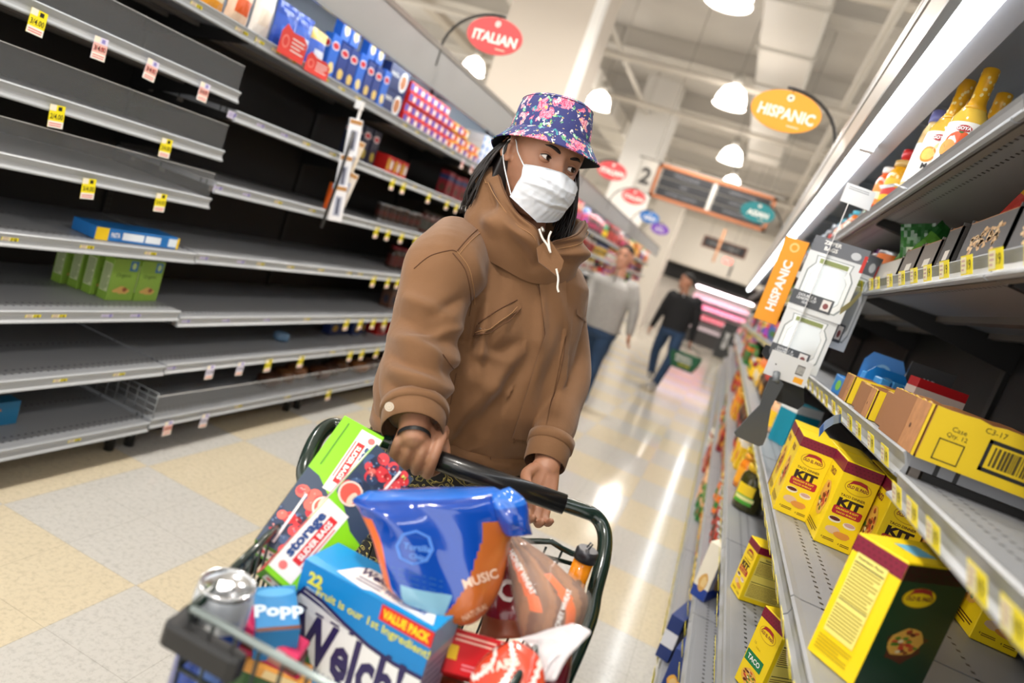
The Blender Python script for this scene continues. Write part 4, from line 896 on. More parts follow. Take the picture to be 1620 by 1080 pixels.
oval_sign(-1.65, 7.25, 2.40, '#cf3f44', 'ITALIAN', -1, 'red oval ITALIAN sign just beside the hat brim', foot=-1.934)
oval_sign(-1.65, 8.95, 2.40, '#d9484a', 'ITALIAN', -1, 'small red oval ITALIAN sign on the white column background', foot=-1.934)
oval_sign(-1.68, 11.0, 2.40, '#2a6fb8', 'ASIAN', -1, 'blue oval sign overlapping the purple one', foot=-1.934)
oval_sign(-1.62, 12.2, 2.37, '#7a4ab8', 'INTL', -1, 'purple oval sign half behind the blue one', foot=-1.934)
# aisle sign: wooden frame, six dark boards, number two
def aisle_sign():
    t = empty('aisle_sign', (-.895, 11, 2.975)); tag(t, 'copper framed chalkboard aisle sign with the number 2 tab hanging over the aisle', 'sign')
    W, H = 1.84, .53; CO = M('#a8663f', .45, .2); a = MB()
    for b in ((-W/2, -.03, -H/2, W/2, .03, -H/2+.05), (-W/2, -.03, H/2-.05, W/2, .03, H/2), (-W/2, -.03, -H/2, -W/2+.05, .03, H/2), (W/2-.05, -.03, -H/2, W/2, .03, H/2)): a.box(*b, CO)
    a.build('frame', t)
    a = MB(); a.box(-W/2+.05, -.01, -H/2+.05, W/2-.05, .01, H/2-.05, M('#98958e', .6)); a.box(-.02, -.02, -H/2+.05, .02, .0, H/2-.05, M('#d8d5d0', .5)); a.build('backing', t)
    txt = ['PASTA & SAUCES', 'RICE', 'CANNED TOMATOES', 'HISPANIC FOODS', 'ASIAN FOODS', 'INTERNATIONAL']
    for k in range(6):
        cx = -.44 if k < 3 else .44; cz = .145-.145*(k % 3); a = MB(); a.box(cx-.39, -.025, cz-.06, cx+.4, -.012, cz+.06, M('#232428', .6)); F = Face((cx, -.025, cz), (1, 0, 0), (0, 0, 1), .78, .104); a.text(F, txt[k], 0, 0, .36, M('#8f9196', .6), 1); a.build('board', t)
    a = MB(); a.rbox(-W/2-.3, -.02, -.25, -W/2-.0, .02, H/2, .02, M('#b9b4ac', .5)); F = Face((-W/2-.15, -.02, .0), (1, 0, 0), (0, 0, 1), .3, .5); a.text(F, '2', 0, .02, .5, M('#3a3836', .5), 2, .04); a.build('number_tab', t)
    a = MB(); a.box(-W/2-.34, -.02, H/2, W/2+.1, .02, H/2+.03, M('#8a857d', .5))
    for x in (-W/2-.1, W/2-.1): a.tube([(x, 0, H/2), (x, 0, 5.7-2.975)], .006, M('#8a857d', .5), 6)
    a.build('hanging_rail', t)
aisle_sign()
# dark small board, wooden slat and red light at the far end
t = empty('menu_board', (-.8, 20, 3.06)); tag(t, 'small dark chalkboard with a wooden frame on the far wall', 'sign')
a = MB(); a.box(-.62, -.02, -.16, .62, .02, .16, M('#6b3f2a', .5)); a.build('frame', t)
a = MB(); a.box(-.57, -.03, -.115, .57, -.02, .115, M('#1d1d20', .5)); F = Face((0, -.03, 0), (1, 0, 0), (0, 0, 1), 1.14, .23); a.text(F, 'DAIRY  MEAT', 0, 0, .45, M('#8f8f8f', .5), 1); a.build('board', t)
a = MB()
for x in (-.5, .5): a.tube([(x, 0, .16), (x, 0, 2.64)], .006, M('#8a857d', .5), 6)
a.build('hanger', t)
a = MB(); a.box(-.03, -.02, 0, .03, .02, .85, M('#b07a52', .5)); a.tube([(0, 0, .85), (0, 0, 3.2)], .005, M('#8a857d', .5), 6); tag(a.build('wooden_slat', None, (-.85, 18, 2.46)), 'light wooden slat hanging in front of the small chalkboard', 'board')
a = MB(); a.rbox(-.12, -.03, -.07, .12, .03, .07, .02, emit('#ff5548', 1.1, 'red_glow')); F = Face((0, -.03, 0), (1, 0, 0), (0, 0, 1), .24, .14); a.text(F, 'EXIT', 0, 0, .5, WHT, 1, .03); a.tube([(0, 0, .06), (0, 0, 3.0)], .006, M('#8a857d', .5), 6); tag(a.build('exit_sign', None, (-.55, 19, 2.66)), 'small glowing red sign below the far chalkboard', 'sign')
a = MB(); a.box(-.03, -.02, -.16, .03, .02, .16, M('#3a3432', .5)); a.tube([(0, 0, .16), (0, 0, 3.0)], .006, M('#8a857d', .5), 6); tag(a.build('hanging_plaque', None, (-.40, 19.2, 2.44)), 'thin dark plaque hanging beside the small red sign', 'sign')
# flag sign and clip strip of jar bags by the taco shelves
t = empty('flag_sign', (.112, 2.42, 1.43)); tag(t, 'vertical orange HISPANIC flag sign standing out from the right-hand shelves', 'sign')
a = MB(); a.rbox(-.038, -.0015, 0, .038, .0015, .285, .001, M('#ee9a17', .5)); F = Face((0, -.0015, .1425), (0, 0, 1), (-1, 0, 0), .285, .076); a.text(F, 'HISPANIC', -.06, 0, .36, WHT, 2, .04, fitw=.6)
F = Face((0, -.0015, .1425), (1, 0, 0), (0, 0, 1), .076, .285); a.disc(F, 0, .4, .2, .055, M('#f6c87a', .5), 1, 12); a.disc(F, 0, .4, .13, .035, M('#ee9a17', .5), 2, 12); a.build('flag_panel', t)
a = MB(); a.box(.03, .0015, .17, .235, .0055, .19, M('#cfd2d4', .4)); a.build('bracket_arm', t)
def hanging_strip():
    ctr = lambda px, py, D: at(px, py, D=D)
    t = empty('clip_strip', (.30, 2.1, 1.87)); tag(t, 'clip strip with mason jar bag cards and grey spatulas hanging from the top right shelf', 'display strip')
    inv = Matrix.Translation((-.30, -2.1, -1.87)); W1 = M('#e9eaec', .35); DG = M('#55585e', .45)
    A = [at(1418, 292, D=1.98), at(1392, 296, D=1.98), at(1345, 296, D=1.98)]
    a = MB(); a.T = inv; a.tube([at(1432, 298, X=.283), A[0], A[1]], .007, W1, 8, .4); Fv = (A[2]-A[1]).normalized()
    c = at(1358, 311, D=1.98); u = Vector((1, .3, 0)).normalized(); Fc = Face(c, u, (0, 0, 1), .09, .055); a.add([Fc.p(x, y, l) for l in (-6, 0) for x, y in ((-.5, -.5), (.5, -.5), (.5, .5), (-.5, .5))], [(3, 2, 1, 0), (4, 5, 6, 7), (0, 1, 5, 4), (1, 2, 6, 5), (2, 3, 7, 6), (3, 0, 4, 7)], W1); a.lines(Fc, -.4, .2, .3, .4, 2, M('#a9acb0', .5)); a.build('shelf_clip', t)
    a = MB(); a.T = inv; top = at(1342, 322, D=1.97); bot = top+Vector((0, 0, -.62)); a.tube([top, bot], .014, W1, 4, .08, smooth=False); a.build('strip', t)
    def card(cx, cy, D, w, h, name, jarc, yaw, head=True, tw=.0):
        c = at(cx, cy, D=D); u = Vector((math.cos(yaw), math.sin(yaw), 0)); v = Vector((0, 0, 1))
        a = MB(); a.T = inv; F = Face(c, u, v, w, h)
        a.add([F.p(x, y, l) for l in (-8, 0) for x, y in ((-.5, -.5), (.5, -.5), (.5, .5), (-.5, .5))], [(3, 2, 1, 0), (4, 5, 6, 7), (0, 1, 5, 4), (1, 2, 6, 5), (2, 3, 7, 6), (3, 0, 4, 7)], M('#dfe2e4', .3))
        if head:
            a.rect(F, -.5, .3, .5, .5, M('#6b6e75', .4), 1); a.text(F, 'ZIPPER', -.15, .445, .05, WHT, 2, .03); a.text(F, 'BAGS', -.15, .37, .05, WHT, 2, .03); a.disc(F, .3, .38, .09, .05, M('#c9ccd1', .4), 2, 14); a.rect(F, .44, .2, .5, .42, M('#c8322a', .4), 3)
        # mason jar shaped bags seen through the card
        jp = [(-.34, -.42), (.34, -.42), (.42, -.34), (.42, .05), (.36, .12), (.32, .16), (.34, .26), (-.34, .26), (-.32, .16), (-.36, .12), (-.42, .05), (-.42, -.34)]
        a.poly(F, jp, M('#8e9698', .4), 2); a.poly(F, [(x*.94, y*.96-.0) for x, y in jp], M('#eef1f2', .2, coat=.6), 3); a.poly(F, [(x*.78, y*.72-.03) for x, y in jp], M('#a8b0b2', .25, .5), 4); a.poly(F, [(x*.76, y*.70-.03) for x, y in jp], M('#d5dbdd', .18, .45, coat=.5), 5)
        a.rect(F, -.26, .17, .26, .23, M('#8f9a5e', .4), 6)
        a.rect(F, -.5, -.43, .26, -.24, M('#4d5056', .45), 7); a.text(F, 'DOUBLE &', -.22, -.285, .035, M('#d8dade', .5), 8, .03, wmax=.36); a.text(F, 'LEAKPROOF', -.22, -.33, .035, M('#d8dade', .5), 8, .03, wmax=.36); a.text(F, 'SEAL', -.22, -.375, .03, M('#d8dade', .5), 8, .02)
        a.rect(F, .06, -.4, .22, -.26, M('#e8e4e2', .4), 8); a.disc(F, .14, -.34, .05, .04, M('#8a4a4a', .4), 9, 10)
        a.build(name, t)
    card(1310, 442, 2.0, .155, .225, 'bag_card', '', -.05)
    card(1272, 530, 2.03, .15, .205, 'bag_card', '', .0, False)
    card(1340, 475, 2.06, .12, .3, 'bag_card', '', .5, True)
    c = at(1247, 583, D=2.0); a = MB(); a.T = inv; F = Face(c, (1, .0, .0), (0, 0, 1), .12, .075)
    a.add([F.p(x, y, l) for l in (-6, 0) for x, y in ((-.5, -.5), (.5, -.5), (.5, .5), (-.5, .5))], [(3, 2, 1, 0), (4, 5, 6, 7), (0, 1, 5, 4), (1, 2, 6, 5), (2, 3, 7, 6), (3, 0, 4, 7)], M('#d5d7da', .35)); a.rect(F, .18, -.1, .36, .28, M('#3a3a3c', .5), 1)
    for k in range(6): a.rect(F, .2+k*.027, -.06, .21+k*.027, .24, WHT, 2)
    a.rect(F, .2, -.42, .42, -.2, M('#f0a81c', .4), 1); a.disc(F, -.3, .0, .02, .03, BLK, 1, 8); a.build('price_card', t)
    # spatulas
    SP = M('#4c5157', .38); SP2 = M('#26282b', .45)
    def spat(pts, D, mat, name):
        P = [at(x, y, D=D) for x, y in pts]; a = MB(); a.T = inv; n = len(P); off = FW*.006
        a.add(P+[p+off for p in P], [tuple(range(n)), tuple(range(2*n-1, n-1, -1))]+[(i, n+i, n+(i+1) % n, (i+1) % n) for i in range(n)], mat, False)
        a.build(name, t)
    spat([(1219, 596), (1234, 600), (1240, 607), (1220, 645), (1216, 668), (1213, 690), (1207, 704), (1200, 706), (1165, 690), (1162, 684), (1186, 657), (1203, 640), (1208, 622)], 1.96, SP, 'spatula')
    spat([(1236, 598), (1262, 600), (1272, 612), (1272, 640), (1262, 648), (1224, 632), (1222, 622)], 2.02, SP2, 'spatula')
    spat([(1212, 545), (1240, 556), (1236, 572), (1212, 568), (1206, 558)], 2.06, SP2, 'spatula')
    a = MB(); a.T = inv; a.tube([at(1229, 590, D=1.98), at(1226, 604, D=1.96)], .011, M('#6a7076', .3), 10); a.build('spatula_neck', t)
hanging_strip()
a = MB(); P = [at(1312, 655, D=1.45)+Vector((0, 0, 0)), at(1290, 683, D=1.4), at(1318, 668, D=1.42)]
pts = [at(1330, 661, D=1.52), at(1318, 664, D=1.48), at(1305, 672, D=1.46), at(1295, 684, D=1.45)]
vs = []
for p in pts: vs += [p+Vector((-.002, .0, .009)), p+Vector((.004, .0, -.009))]
a.add(vs, [(2*k, 2*k+1, 2*k+3, 2*k+2) for k in range(3)], M('#9db9e6', .4)); a.add([v+FW*.0008 for v in vs], [(2*k, 2*k+1, 2*k+3, 2*k+2) for k in range(3)], M('#dfe6f4', .5))
for (u0, u1) in ((0, .3), (2.3, 2.9)):
    k = int(u0); f = lambda u, w: vs[2*int(min(2, u))+w]*(1-(u-int(min(2, u))))+vs[2*int(min(2, u))+2+w]*(u-int(min(2, u)))
    q = [f(u0, 0), f(u0, 1), f(u1, 1), f(u1, 0)]; a.add([v-FW*.0006 for v in q], [(0, 1, 2, 3)], M('#3f6fc0', .4))
tag(a.build('paper_strip'), 'curled blue and white paper strip sticking out of the rail above the first taco kit', 'strip')
pts = [at(1362, 462, D=2.0), at(1345, 480, D=1.95), at(1328, 492, D=1.9)]; a = MB(); vs = []
for p in pts: vs += [p+Vector((0, 0, .009)), p+Vector((.004, .0, -.009))]
a.add(vs, [(0, 1, 3, 2), (2, 3, 5, 4)], M('#e9df9a', .5)); tag(a.build('paper_strip'), 'pale yellow paper strip hanging off the rail beside the jar bag cards', 'strip')
# ---------------------------------------------------------------- far end
t = empty('meat_case', (-.45, 24.3, 0)); tag(t, 'open refrigerated case with rows of pink meat packs at the far end of the aisle', 'case')
a = MB(); a.box(-.95, 0, 0, 1.1, 1.1, .5, M('#2a2828', .5)); a.box(-.95, 1.0, .5, 1.1, 1.1, 2.0, M('#d8c6c4', .5)); a.box(-.95, 0, 1.93, 1.1, 1.1, 2.05, M('#3a3636', .5)); a.build('case_body', t)
ld = bpy.data.lights.new('case_lamp', 'AREA'); ld.shape = 'RECTANGLE'; ld.size = 2; ld.size_y = .1; ld.energy = 40; ld.color = (1, .85, .88); lo = bpy.data.objects.new('case_lamp', ld); COL.objects.link(lo); lo.parent = t; lo.location = (.07, .05, 1.9); lo.rotation_euler = (.5, 0, 0)
for z, d in ((.5, .1), (.85, .25), (1.2, .4), (1.5, .55)):
    a = MB(); a.box(-.95, d, z-.03, 1.1, 1.0, z, M('#1f1d1e', .5)); a.build('case_shelf', t)
a = MB(); a.box(-.9, .1, 1.88, 1.05, .16, 1.92, emit('#fff0f4', 1.6)); a.build('case_light', t)
me = None
for r, (z, d, c) in enumerate(((.5, .12, '#d9c6cc'), (.85, .27, '#e0325a'), (1.2, .42, '#f06a9a'), (1.5, .57, '#f3a9c2'))):
    for k in range(11):
        a = MB(); a.rbox(-.08, 0, 0, .08, .03, .15 if r else .1, .01, M(c, .35)); a.rect(Face((0, 0, .07), (1, 0, 0), (0, 0, 1), .16, .14), -.3, -.3, .1, .2, M('#f7e6ea', .4), 1)
        o = a.build('meat_pack', None, (-1.30+k*.178, 24.3+d+.05, z+.001)); tag(o, '%s meat pack in the %s row of the far case' % (('pale', 'deep pink', 'bright pink', 'whitish pink')[r], ('lowest', 'second', 'third', 'top')[r]), 'pack', 'meat packs, row %s' % TEN[r])
a = MB(); a.rbox(-.22, -.2, 0, .22, .2, 1.13, .02, M('#1e1f20', .45)); F = Face((0, -.2, .56), (0, 0, 1), (-1, 0, 0), 1.13, .44); a.text(F, 'WELCOME', 0, 0, .3, M('#d8d8d8', .5), 1, .02, fitw=.45)
tag(a.build('black_stand', None, (.18, 21.9, 0)), 'tall black stand with white vertical lettering before the meat case', 'stand')
# bottled water and promotional stack by the men
def water_stack():
    t = empty('promo_stack', (-1.72, 9.6, 0)); tag(t, 'white and blue floor display behind the man in the grey sweater', 'display')
    a = MB()
    for k, (z, c) in enumerate(((0, '#eef0f2'), (.22, '#2f6fd0'), (.3, '#eef0f2'), (.75, '#2f6fd0'), (.85, '#f2f3f4'))):
        a.rbox(-.16, -.12, z, .16, .12, z+(.22, .08, .45, .1, .3)[k], .01, M(c, .45))
    F = Face((0, -.12, .55), (1, 0, 0), (0, 0, 1), .32, .4); a.disc(F, 0, .2, .2, .1, M('#c9a27a', .5), 1); a.disc(F, 0, -.25, .2, .1, M('#c9a27a', .5), 1); a.build('stack_body', t)
water_stack()
for k in range(6):
    put(crumple(.16, .16, .13, M(('#8fd02a', '#9ade30')[k % 2], .35), 200+k, 9), 'green_bag', ('topmost', 'second', 'third', 'fourth', 'fifth', 'sixth')[k]+' lime green bag on the left shelves beside the collar', 'bag', (-2.14+.02*(k % 2), 6.45+(k % 3)*.16, 1.286 if k < 3 else 1.41), k)
# ---------------------------------------------------------------- shopping cart
GRN = M('#10251f', .22, coat=.5); WIRE = M('#14201d', .35); FOAM = M('#15161a', .3, coat=.25)
def v2(x, y, z): return Vector((x, y, z))
BLc, BRc, FLc, FRc = v2(-.53, 1.02, .90), v2(-.060, 1.185, .93), v2(-.405, .585, .93), v2(-.075, .60, .93)
def cart():
    t = empty('shopping_cart', (-.26, .86, 0)); tag(t, 'dark green wire shopping cart with black grip bar, full of groceries', 'cart'); inv = Matrix.Translation((.26, -.86, 0))
    H0, H1 = at(560, 682, Z=1.0), at(925, 808.5, Z=1.0); hd = (H1-H0).normalized()
    def nb(): a = MB(); a.T = inv; return a
    G0, G1 = at(618, 702, Z=1.0), at(893, 797.5, Z=1.0)
    a = nb(); a.tube([G0, G0+(G1-G0)*.5, G1], .0185, FOAM, 20); a.build('grip', t)
    bot_r, bot_l = v2(-.03, .93, .72), v2(-.56, .86, .72)
    R = [H1, at(940, 815, Z=.998), at(951, 828, Z=.99), at(957, 850, Z=.975), at(954, 885, Z=.95), at(941, 935, Z=.91), at(925, 1000, Z=.86), bot_r]
    Lp = [H0, at(540, 675, Z=1.0), at(524, 673, Z=.998), at(508, 684, Z=.99), at(495, 705, Z=.975), at(482, 742, Z=.95), at(470, 800, Z=.90), bot_l]
    def smooth(P, n=5):
        out = []
        for i in range(len(P)-1):
            p0, p1, p2, p3 = P[max(0, i-1)], P[i], P[i+1], P[min(len(P)-1, i+2)]
            for k in range(n):
                u = k/n; out.append(.5*((2*p1)+(p2-p0)*u+(2*p0-5*p1+4*p2-p3)*u*u+(3*p1-p0-3*p2+p3)*u**3))
        return out+[P[-1]]
    globals()['smooth'] = smooth
    a = nb(); a.tube(smooth([G1-hd*.01]+R), .0135, GRN, 14); a.build('frame_tube', t)
    a = nb(); a.tube(smooth([G0+hd*.01]+Lp), .0135, GRN, 14); a.build('frame_tube', t)
    # lower chassis with two legs, lower deck, wheels
    a = nb(); a.tube(smooth([bot_r, v2(-.02, 1.05, .4), v2(-.04, 1.12, .14)]), .013, GRN, 10); a.tube(smooth([bot_l, v2(-.58, 1.0, .4), v2(-.56, 1.04, .14)]), .013, GRN, 10)
    a.tube([v2(-.04, 1.12, .14), v2(-.56, 1.04, .14), v2(-.48, .55, .14), v2(-.06, .58, .14), v2(-.04, 1.12, .14)], .012, GRN, 10)
    a.tube(smooth([bot_r, v2(-.06, .7, .62), v2(-.07, .62, .9)]), .011, GRN, 10); a.tube(smooth([bot_l, v2(-.47, .7, .62), v2(-.42, .62, .9)]), .011, GRN, 10); a.build('chassis', t)
    for x, y in ((-.04, 1.12), (-.56, 1.04), (-.48, .55), (-.06, .58)):
        a = nb(); a.T = inv @ Matrix.Translation((x, y, .055)) @ Matrix.Rotation(PI/2, 4, 'Y'); a.lathe([(.03, -.013), (.055, -.011), (.055, .011), (.03, .013)], M('#2a2a2c', .6), 20); a.T = inv; a.box(x-.02, y-.004, .05, x+.02, y+.004, .15, M('#9a9da0', .3, .8)); a.build('caster', t)
    # wire basket
    lo = lambda p, k=.06: v2(p.x*(1-k)+(-.26)*k, p.y*(1-k)+.86*k, .63)
    a = nb(); w = .0022
    C = [(BLc, BRc), (BRc, FRc), (FRc, FLc), (FLc, BLc)]
    for p, q in C:
        n = int((q-p).length/.028)
        for k in range(n+1):
            u = k/n; a.tube([p.lerp(q, u), lo(p).lerp(lo(q), u)], w, WIRE, 5)
        for z in (.25, .5, .75, 1.0): a.tube([p.lerp(lo(p), z), q.lerp(lo(q), z)], .003, WIRE, 6)
    for k in range(16):
        u = k/15; a.tube([lo(BLc).lerp(lo(BRc), u), lo(FLc).lerp(lo(FRc), u)], w, WIRE, 5)
        if k % 3 == 0: a.tube([lo(BLc).lerp(lo(FLc), u), lo(BRc).lerp(lo(FRc), u)], .003, WIRE, 5)
    a.build('wire_basket', t)
    a = nb(); hump = [BLc.lerp(BRc, u)+v2(0, 0, .012*math.exp(-((u-.83)/.05)**2)) for u in [i/24 for i in range(25)]]; a.tube(hump, .0055, GRN, 8); a.tube([BLc.lerp(lo(BLc), .06), BRc.lerp(lo(BRc), .06)], .004, GRN, 8)
    a.tube([BRc, FRc], .0055, GRN, 8); a.tube([BLc, FLc], .006, GRN, 8); a.tube([FLc, FRc], .0045, M('#8d9897', .3, .5), 8); a.build('rim', t)
    # black corner bumper
    BK = M('#17181a', .5, noise=.1, nscale=80); f = (FLc-BLc).normalized(); r = (FRc-FLc).normalized(); c = FLc+f*.008-r*.008-v2(0, 0, .024)
    a = nb()
    def arm(p, q, wdt):
        d = (q-p).normalized(); s = d.cross(v2(0, 0, 1)).normalized()*wdt/2; rings = []
        for u, k in ((0, .75), (.06, 1), (.9, 1), (1, .7)):
            o = p.lerp(q, u); rings.append([o+s*a_*k+v2(0, 0, b_) for a_, b_ in ((-1, -.018), (1, -.018), (1.0, .004), (.7, .009), (-.7, .009), (-1.0, .004))])
        a.loft(rings, BK, smooth=False)
    arm(c-r*.010-f*.0, c+r*.085, .022); arm(c+f*.0+r*.0, c-f*.036, .022); a.build('corner_bumper', t)
    a = nb(); arm(FRc+f*.014+r*.02, FRc-r*.09, .034); arm(FRc+r*.012+f*.01, FRc-f*.085+r*.012, .034); a.build('corner_bumper', t)
    return t
cart()
def obox(P0, P1, P2, thick):
    """frame of a tilted carton: P0 near-left corner of its visible face, P1 far-left, P2 far-right; the body lies behind the face"""
    h = P1-P0; hz = h.normalized(); wv = P2-P1; wv = wv-hz*wv.dot(hz); wx = wv.normalized(); n = wx.cross(hz)  # towards the camera
    m = Matrix.Identity(4)
    for i, v in enumerate((wx, -n, hz)):
        for j in range(3): m[j][i] = v[j]
    m.translation = P0+wx*wv.length/2; return m, wv.length, h.length
def place(o, m): o.rotation_mode = 'QUATERNION'; o.location = m.translation; o.rotation_quaternion = m.to_quaternion(); return o
LG = M('#86d41c', .35); LG2 = M('#5fae1a', .35); STW = M('#f3efee', .35)
def slider_box(w, d, h, flip):
    a = MB(); a.rbox(-w/2, 0, 0, w/2, d, h, .001, LG); F = faces(w, d, h); f = F['front']; yy = -1 if flip else 1
    f = Face(f.c, f.u*yy, f.v*yy, f.w, f.h) if flip else f
    a.rect(f, -.5, -.5, .5, .5, LG, 1)
    # berries on the lower part, brand panel on the upper
    a.poly(f, [(-.5, -.5), (.5, -.5), (.5, -.12), (.2, -.06), (-.2, .03), (-.5, .05)], M('#31425c', .4), 2)
    r = random.Random(5+flip)
    for k in range(46):
        x, y = r.uniform(-.46, .46), r.uniform(-.48, -.1); c = r.choice(['#e0474f', '#e86a60', '#27385c', '#3f5a86', '#1f2c4a', '#d8323c']); rr = r.uniform(.07, .15)
        a.disc(f, x, y, min(rr, .5-abs(x)) if abs(x)+rr > .5 else rr, rr*w/h, M(c, .3), 3+k % 4, 12); a.disc(f, x-.02, y+.008, .02, .02*w/h, M('#f2a09a' if c[1] in 'ed' else '#6f8ab0', .3), 8, 6)
    a.disc(f, .25, -.14, .24, .24*w/h, M('#f4d8cc', .35), 9, 20); a.disc(f, .25, -.14, .2, .2*w/h, M('#e2574a', .35), 10, 20); a.disc(f, .17, -.12, .07, .14*w/h, M('#f0cdb8', .35), 11, 12)
    a.rect(f, -.22, -.47, -.17, -.12, M('#e9e6ec', .3), 12)
    P = Face(f.p(.24, .22), f.v*-1, f.u, h*.5, w*.5)     # writing runs down the box
    a.rect(P, -.5, -.5, .5, .52, STW, 2); a.text(P, 'storage', .02, .22, .34, M('#2c4a86', .4), 4, .05, fitw=.62); a.rect(P, -.3, -.32, .36, .02, M('#d8262c', .4), 4); a.text(P, 'SLIDER BAGS', .03, -.15, .2, STW, 5, .04, fitw=.55)
    a.disc(P, -.4, .15, .05, .16, M('#e87a7a', .4), 4, 10); a.lines(P, -.3, -.48, .3, -.36, 1, M('#e07a7a', .4), 4)
    a.lines(Face(f.p(-.32, .28), f.v*-1, f.u, h*.36, w*.08), -.5, -.4, .5, .4, 1, M('#4f8a1a', .4), 3)
    a.text(f, '14', -.32, -.455, .025, M('#d8e86a', .4), 13, .03)
    bt = Face((0, d/2, 0), (1, 0, 0), (0, -1, 0), w, d); a.rect(bt, -.5, -.5, .5, .5, M('#4f9a1c', .4), 1); a.rect(bt, -.4, -.3, .42, .3, STW, 2); a.text(bt, 'storage', .08, .08, .22, M('#2c4a86', .4), 3, .04, fitw=.5); a.rect(bt, -.12, -.22, .3, -.04, M('#e07a7a', .4), 3); a.disc(bt, -.3, .05, .06, .14, M('#e0474f', .4), 3, 8)
    for k, s in (('left', 1), ('right', -1)):
        g = F[k]; a.rect(g, -.5, -.5, .5, .5, LG, 1); a.rect(g, -.3, -.1, .3, .45, STW, 2); S = Face(g.p(0, .17), g.v*-1, g.u, h*.5, d*.5); a.text(S, 'storage', 0, .1, .4, M('#2c4a86', .4), 4, .03); a.rect(S, -.4, -.5, .4, -.25, M('#e07a7a', .4), 4)
        a.rect(g, -.5, -.5, .5, -.12, M('#d85a58', .4), 2)
    return a
m_, w_, h_ = obox(at(404, 853, D=.965), at(545.5, 657, D=1.14), at(613, 684, D=1.15), .045)
place(tag(slider_box(w_, .05, h_, 0).build('slider_bag_box'), 'green and white slider bag box with berry photo, behind and left in the cart', 'box'), m_)
m_, w_, h_ = obox(at(424, 905, D=.925), at(601, 707, D=1.08), at(652, 750, D=1.09), .045)
a = slider_box(w_*1.2, .05, h_, 1); place(tag(a.build('slider_bag_box'), 'green slider bag box lying askew in front of the other one, print upside down', 'box'), m_)
# fruit snack carton
def snack_carton(w, d, h):
    a = MB(); a.rbox(-w/2, 0, 0, w/2, d, h, .002, M('#0f86cf', .35)); F = faces(w, d, h); f = F['front']; IN = M('#2b2359', .4); CR = M('#eef0f0', .35)
    BL = M('#0e83cc', .35); a.rect(f, -.5, -.5, .5, .5, BL, 1)
    # white swoosh
    P = [(-.5, .14), (-.44, .235), (-.3, .215), (-.1, .15), (.1, .10), (.3, .08), (.5, .09), (.5, -.30), (.3, -.33), (.1, -.32), (-.1, -.29), (-.28, -.22), (-.42, -.12), (-.5, -.03)]
    O = [(-.5, .17), (-.45, .265), (-.3, .245), (-.1, .18), (.1, .13), (.3, .11), (.5, .12), (.5, -.325), (.3, -.355), (.1, -.345), (-.1, -.315), (-.28, -.245), (-.42, -.145), (-.5, -.055)]
    P = [(x, y+.055) for x, y in P]; O = [(x, y+.055) for x, y in O]; a.poly(f, O, IN, 2); a.poly(f, P, CR, 3); a.poly(f, [(-.5, .26), (-.44, .285), (-.3, .262), (-.05, .185), (-.28, .235), (-.42, .255)], IN, 4); a.poly(f, [(-.47, .24), (-.38, .17), (-.08, .165), (-.16, .2), (-.3, .235), (-.4, .25)], M('#e2e4e6', .35), 4)
    serif_text(a, f, "Welch's", .03, -.0, .33, IN, 5, .95)
    a.text(f, 'FRUIT SNACKS', .05, -.2, .035, M('#b9bcc2', .4), 5, .0, fitw=.6)
    a.text(f, '22', -.38, .40, .085, M('#e5e24a', .4), 4, .05); a.text(f, 'POUCHES', -.37, .32, .022, M('#cfe0ee', .4), 4, .02)
    a.text(f, 'Fruit is our 1st Ingredient!', .08, .325, .058, M('#e0dc4a', .4), 4, .02, fitw=.86)
    a.rect(f, .12, .38, .5, .49, M('#dd2a1e', .4), 4); a.text(f, 'VALUE PACK', .31, .435, .06, M('#f2d81e', .4), 5, .05, fitw=.34)
    for k, (x, y, c) in enumerate(((-.33, -.44, '#2a2340'), (-.27, -.47, '#3a2f5a'), (-.36, -.49, '#1f1a33'), (-.1, -.46, '#6f2a6a'), (.2, -.45, '#d8433a'), (.32, -.47, '#e8902a'))): a.disc(f, x, y, .05, .05, M(c, .3), 4, 12)
    a.rect(f, -.2, -.40, .2, -.36, M('#8fd0ee', .4), 4); a.text(f, 'MIXED FRUIT', .02, -.41, .04, WHT, 5, .02)
    T = F['top']; a.rect(T, -.5, -.5, .5, .5, M('#1b9be0', .3), 1); a.poly(T, [(-.28, -.36), (-.22, .05), (-.16, .22), (.14, .22), (.2, .08), (.4, .05), (.46, -.4), (.0, -.38), (-.05, -.46)], M('#f2f4f5', .35), 2); serif_text(a, T, "Welch's", -.03, .05, .2, IN, 3, .3); a.text(T, 'Fruit Snacks', .22, -.2, .13, M('#3f6fc0', .4), 3, .02); a.lines(T, -.15, -.32, .05, -.12, 2, M('#5a6a8a', .5), 3)
    R = F['right']; a.rect(R, -.5, -.5, .5, .5, M('#bcaec8', .35), 1); a.rect(R, -.5, .3, .5, .5, M('#6fb8dc', .35), 2); a.lines(R, -.4, -.45, .4, .25, 12, M('#8f86a8', .45), 2)
    return a
